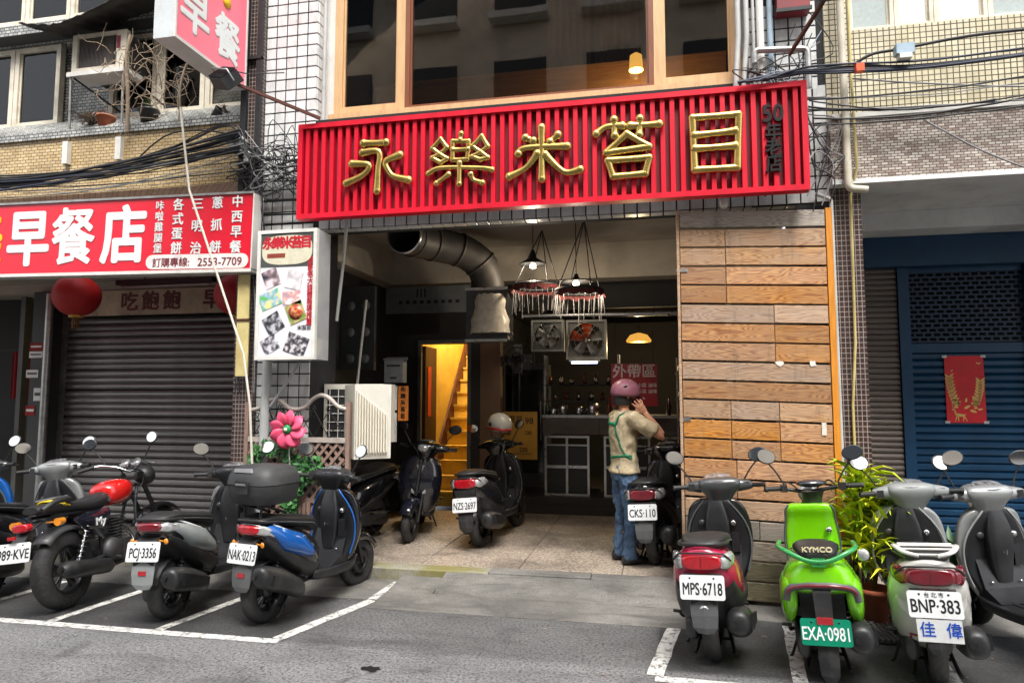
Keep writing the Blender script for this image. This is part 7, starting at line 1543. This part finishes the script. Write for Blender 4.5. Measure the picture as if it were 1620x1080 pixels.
jb = empty('cable_clamp', 'pale blue clamp box on the black cables at right', 'clamp'); MB().box(1.90, 2.03, 5.62, 5.7, 4.33, 4.41).build('body', MATS['pvc_blue'], jb); MB().box(1.92, 2.01, 5.615, 5.7, 4.29, 4.328).build('jaw', white_paint, jb)
tag(MB().box(1.60, 1.66, 5.6, 5.66, 4.21, 4.27).xf(Matrix.Identity(4)).build('orange_tape_joint', mat('tape_orange', srgb(230, 90, 40), .5), None), 'orange taped joint on the black cables', 'cable joint')

# ------------------------------------------------------------------ balcony plants and dry vines
terr = mat('terracotta', srgb(176, 96, 66), .8, var=.15, dirt=srgb(110, 70, 54))
def pot(label, loc, r, h, m_, plant=None, group=None):
    o = empty('flower_pot', label, 'plant pot', loc, group=group)
    MB().lathe([(.0001, 0), (r * .72, 0), (r * .95, h * .85), (r * 1.06, h * .85), (r * 1.06, h), (r * .92, h), (r * .88, h * .8), (.0001, h * .8)], seg=24).build('pot', m_, o); return o
def blades(o, base, n, L, w, spread, m_, up=.9, nm='leaves', bend=.35):
    b = MB()
    for i in range(n):
        a = random.uniform(0, 2 * pi); e = random.uniform(.15, spread); d = Vector((cos(a) * sin(e), sin(a) * sin(e), cos(e))); add_leaf(b, Vector(base) + Vector((random.gauss(0, .02), random.gauss(0, .02), random.uniform(0, .03))), d, (0, 0, 1) if e > .2 else (1, 0, 0), L * random.uniform(.6, 1.1), w, bend)
    x = b.build(nm, m_, o); x['kind'] = 'stuff'
dry = leafmat('dry_leaf', (.16, .10, .08), (.32, .26, .2)); lgr = leafmat('dusty_leaf', (.05, .08, .03), (.14, .18, .08))
o = pot('pinkish terracotta pot with dry purple plant on the ledge', (-5.66, 6.02, 4.52), .09, .12, terr); blades(o, (-.2, 0, .04), 40, .2, .03, 1.3, dry)
o = pot('black plastic pot on the mosaic ledge', (-5.12, 6.0, 4.52), .1, .13, black_plastic); blades(o, (0, 0, .1), 10, .16, .02, 1.1, lgr)
o = pot('dark tilted pot at the right end of the mosaic ledge', (-4.35, 6.02, 4.5), .08, .11, black_plastic); o.rotation_euler = (0, R(50), 0); blades(o, (0, 0, .1), 12, .14, .02, 1.2, dry)
vn = empty('dry_vine', 'leafless dry vine climbing the air conditioner supports', 'vine')
twig = mat('twig', srgb(150, 132, 112), .9, var=.25)
MB().tube(smooth_path([(-5.3, 5.92, 4.4), (-5.28, 5.88, 4.8), (-5.3, 5.86, 5.15), (-5.24, 5.84, 5.4)], 5), .02, 7).build('trunk', twig, vn)
b = MB()
for i in range(90):
    p = Vector((random.choice((-5.3, -5.2, -4.9, -4.7)) + random.gauss(0, .12), 5.75 + random.uniform(-.1, .1), random.uniform(4.5, 5.25))); pts = [p]
    d = Vector((random.gauss(.3, .7), random.gauss(0, .4), random.gauss(.1, .7))).normalized()
    for k_ in range(4): d = (d + Vector((random.gauss(0, .5), random.gauss(0, .3), random.gauss(-.1, .5)))).normalized(); pts.append(pts[-1] + d * random.uniform(.05, .1))
    b.tube(pts, [.005, .004, .0035, .003, .002], 4)
x = b.build('twigs', twig, vn); x['kind'] = 'stuff'
MB().tube(smooth_path([(-4.62, 5.85, 4.45), (-4.6, 5.8, 4.75), (-4.5, 5.78, 5.0), (-4.35, 5.75, 4.9)], 5), .012, 6).build('trunk', twig, vn)

# ------------------------------------------------------------------ potted plants by the screen
crot = leafmat('croton_leaf', (.2, .42, .015), (.85, .78, .05)); dkl = leafmat('dark_leaf', (.012, .06, .014), (.05, .16, .03))
o = pot('terracotta pot with tall yellow green plant by the mosaic pillar', (1.57, 5.62, .02), .13, .24, terr)
MB().tube([(0, 0, .2), (-.02, .0, .6), (-.06, .02, .95)], [.014, .012, .008], 7).build('stem', mat('plant_stem', srgb(110, 90, 50), .8), o)
MB().tube([(0, 0, .2), (.05, -.02, .5), (.1, -.02, .8)], [.012, .01, .007], 7).build('stem', MATS['plant_stem'], o)
b = MB()
for (sx, sy, z0, z1, n) in ((-.05, .01, .35, 1.05, 150), (.11, -.02, .3, .92, 130), (.0, -.1, .3, .8, 90), (-.12, -.05, .4, 1.1, 70)):
    for i in range(n):
        z = random.uniform(z0, z1); a = random.uniform(0, 2 * pi); e = random.uniform(.3, 1.25); d = Vector((cos(a) * sin(e), sin(a) * sin(e), cos(e))); add_leaf(b, (sx + random.gauss(0, .04), sy + random.gauss(0, .04), z), d, (0, 0, 1), random.uniform(.14, .27), random.uniform(.022, .05), random.uniform(.2, .6))
x = b.build('leaves', crot, o); x['kind'] = 'stuff'
o = pot('dark pot with broad green leaves behind the white scooter', (2.18, 5.75, .02), .11, .2, black_plastic)
MB().tube([(0, 0, .15), (.0, 0, .45)], .012, 7).build('stem', MATS['plant_stem'], o); blades(o, (0, 0, .3), 22, .42, .085, 1.0, dkl, bend=.3)
# drain grating
dg_ = empty('drain_grating', 'steel drain grating in the gutter by the plant pot', 'grating')
for i in range(9): MB().box(1.34 + i * .035, 1.348 + i * .035, 5.16, 5.62, .018, .034).build('bar', galv, dg_)
for i in range(12): y = 5.17 + i * .04; MB().box(1.34, 1.63, y, y + .006, .0345, .0385).build('cross_bar', galv, dg_)
struct(MB().box(1.33, 1.64, 5.15, 5.63, .012, .0135).build('drain_pit', mat('pit', (.004, .004, .004), .9)))
# small leaf litter on the road
b = MB()
for i in range(60):
    x, y = random.uniform(-6, 4), random.choice((random.uniform(3.3, 5.3), random.uniform(5.0, 5.9))); a = random.uniform(0, 6.28); z_ = .006 if y < 5.15 else .062; add_leaf(b, (x, y, z_), (cos(a), sin(a), .05), (0, 0, 1), random.uniform(.015, .04), random.uniform(.01, .02), .1)
tag(b.build('leaf_litter', dry), 'scattered dry leaf bits on the road and gutter', 'litter', kind='stuff')
# ------------------------------------------------------------------ passage at the far left
rd = mat('cloth_red', srgb(140, 24, 30), .8, var=.3, vs=8)
gb = empty('red_garments', 'red festive cloths hanging in the dark passage at far left', 'cloth')
for i in range(4):
    b = MB(); x = -8.75 + i * .16; pts = [(x + t * .15, 7.9 + .02 * sin(t * 12 + i)) for t in [k_ / 12 for k_ in range(13)]]
    b.add([(px, py, z) for z in (1.65 - .04 * i, 2.3) for px, py in pts], [(k_, k_ + 1, 14 + k_, 13 + k_) for k_ in range(12)], True); b.build('cloth', rd, gb)
MB().cyl((-9.2, 7.9, 2.32), (-8.0, 7.9, 2.32), .012, 8).build('rail', dark_metal, gb)
for i, (x, z, w, h, m_, lb_) in enumerate(((-7.62, 2.30, .2, .1, rd, 'red notice high on the dark door pillar'), (-7.62, 2.2, .2, .08, white_paint, 'white notice under the red one on the door pillar'), (-7.66, 1.96, .18, .1, white_paint, 'white printed notice in the middle of the door pillar'), (-7.55, 1.7, .14, .16, plaster_grey, 'grey notice low on the door pillar'), (-7.66, 1.5, .14, .12, rd, 'small red notice lowest on the door pillar'))):
    o = empty('paper_notice', lb_, 'notice', (x, 7.196, z)); MB().box(-w / 2, w / 2, -.002, .002, -h / 2, h / 2).build('sheet', m_, o); MB().box(-w * .4, w * .4, -.0035, -.0025, -h * .1, h * .15).build('print_line', plate_ink if m_ is not rd else white_paint, o)
tag(MB().tube([(-7.35, 7.1, 2.95), (-7.36, 7.1, .15)], .045, 12).build('downpipe', galv, None), 'grey downpipe beside the dark door pillar', 'pipe')
pc = empty('plank_pallet', 'pale boards and red block lying behind the motorcycle', 'boards')
for i in range(3): MB().box(-4.7, -3.5, 6.3 + i * .14, 6.41 + i * .14, .2, .225).build('board', wd_gr, pc)
for x in (-4.5, -3.8): MB().box(x, x + .12, 6.3, 6.7, .13, .199).build('block', mat('block_red', srgb(140, 30, 34), .6), pc)

# ------------------------------------------------------------------ houses across the street (seen only as reflections)
ob = empty('opposite_house', 'grey apartment house across the street mirrored in the upstairs windows', 'building')
om = mat('opposite_wall', srgb(226, 212, 192), .85, var=.15, vs=1.5, dirt=srgb(100, 92, 84)); od = mat('opposite_window', (.02, .025, .028), .15)
MB().box(-14, 12, -9.5, -8.0, 0, 3.0).build('ground_floor', mat('opposite_shops', srgb(90, 84, 80), .8, var=.3), ob); MB().box(-16, 14, -9.5, -7.4, 3.0, 17).build('wall', om, ob)
for j in range(4):
    for i in range(9): x = -13 + i * 2.8; MB().box(x, x + 1.6, -7.398, -7.36, 4.1 + j * 3.1, 5.7 + j * 3.1).build('window', od, ob); MB().box(x - .1, x + 1.7, -7.38, -6.9, 3.75 + j * 3.1, 3.95 + j * 3.1).build('balcony_slab', white_paint, ob)
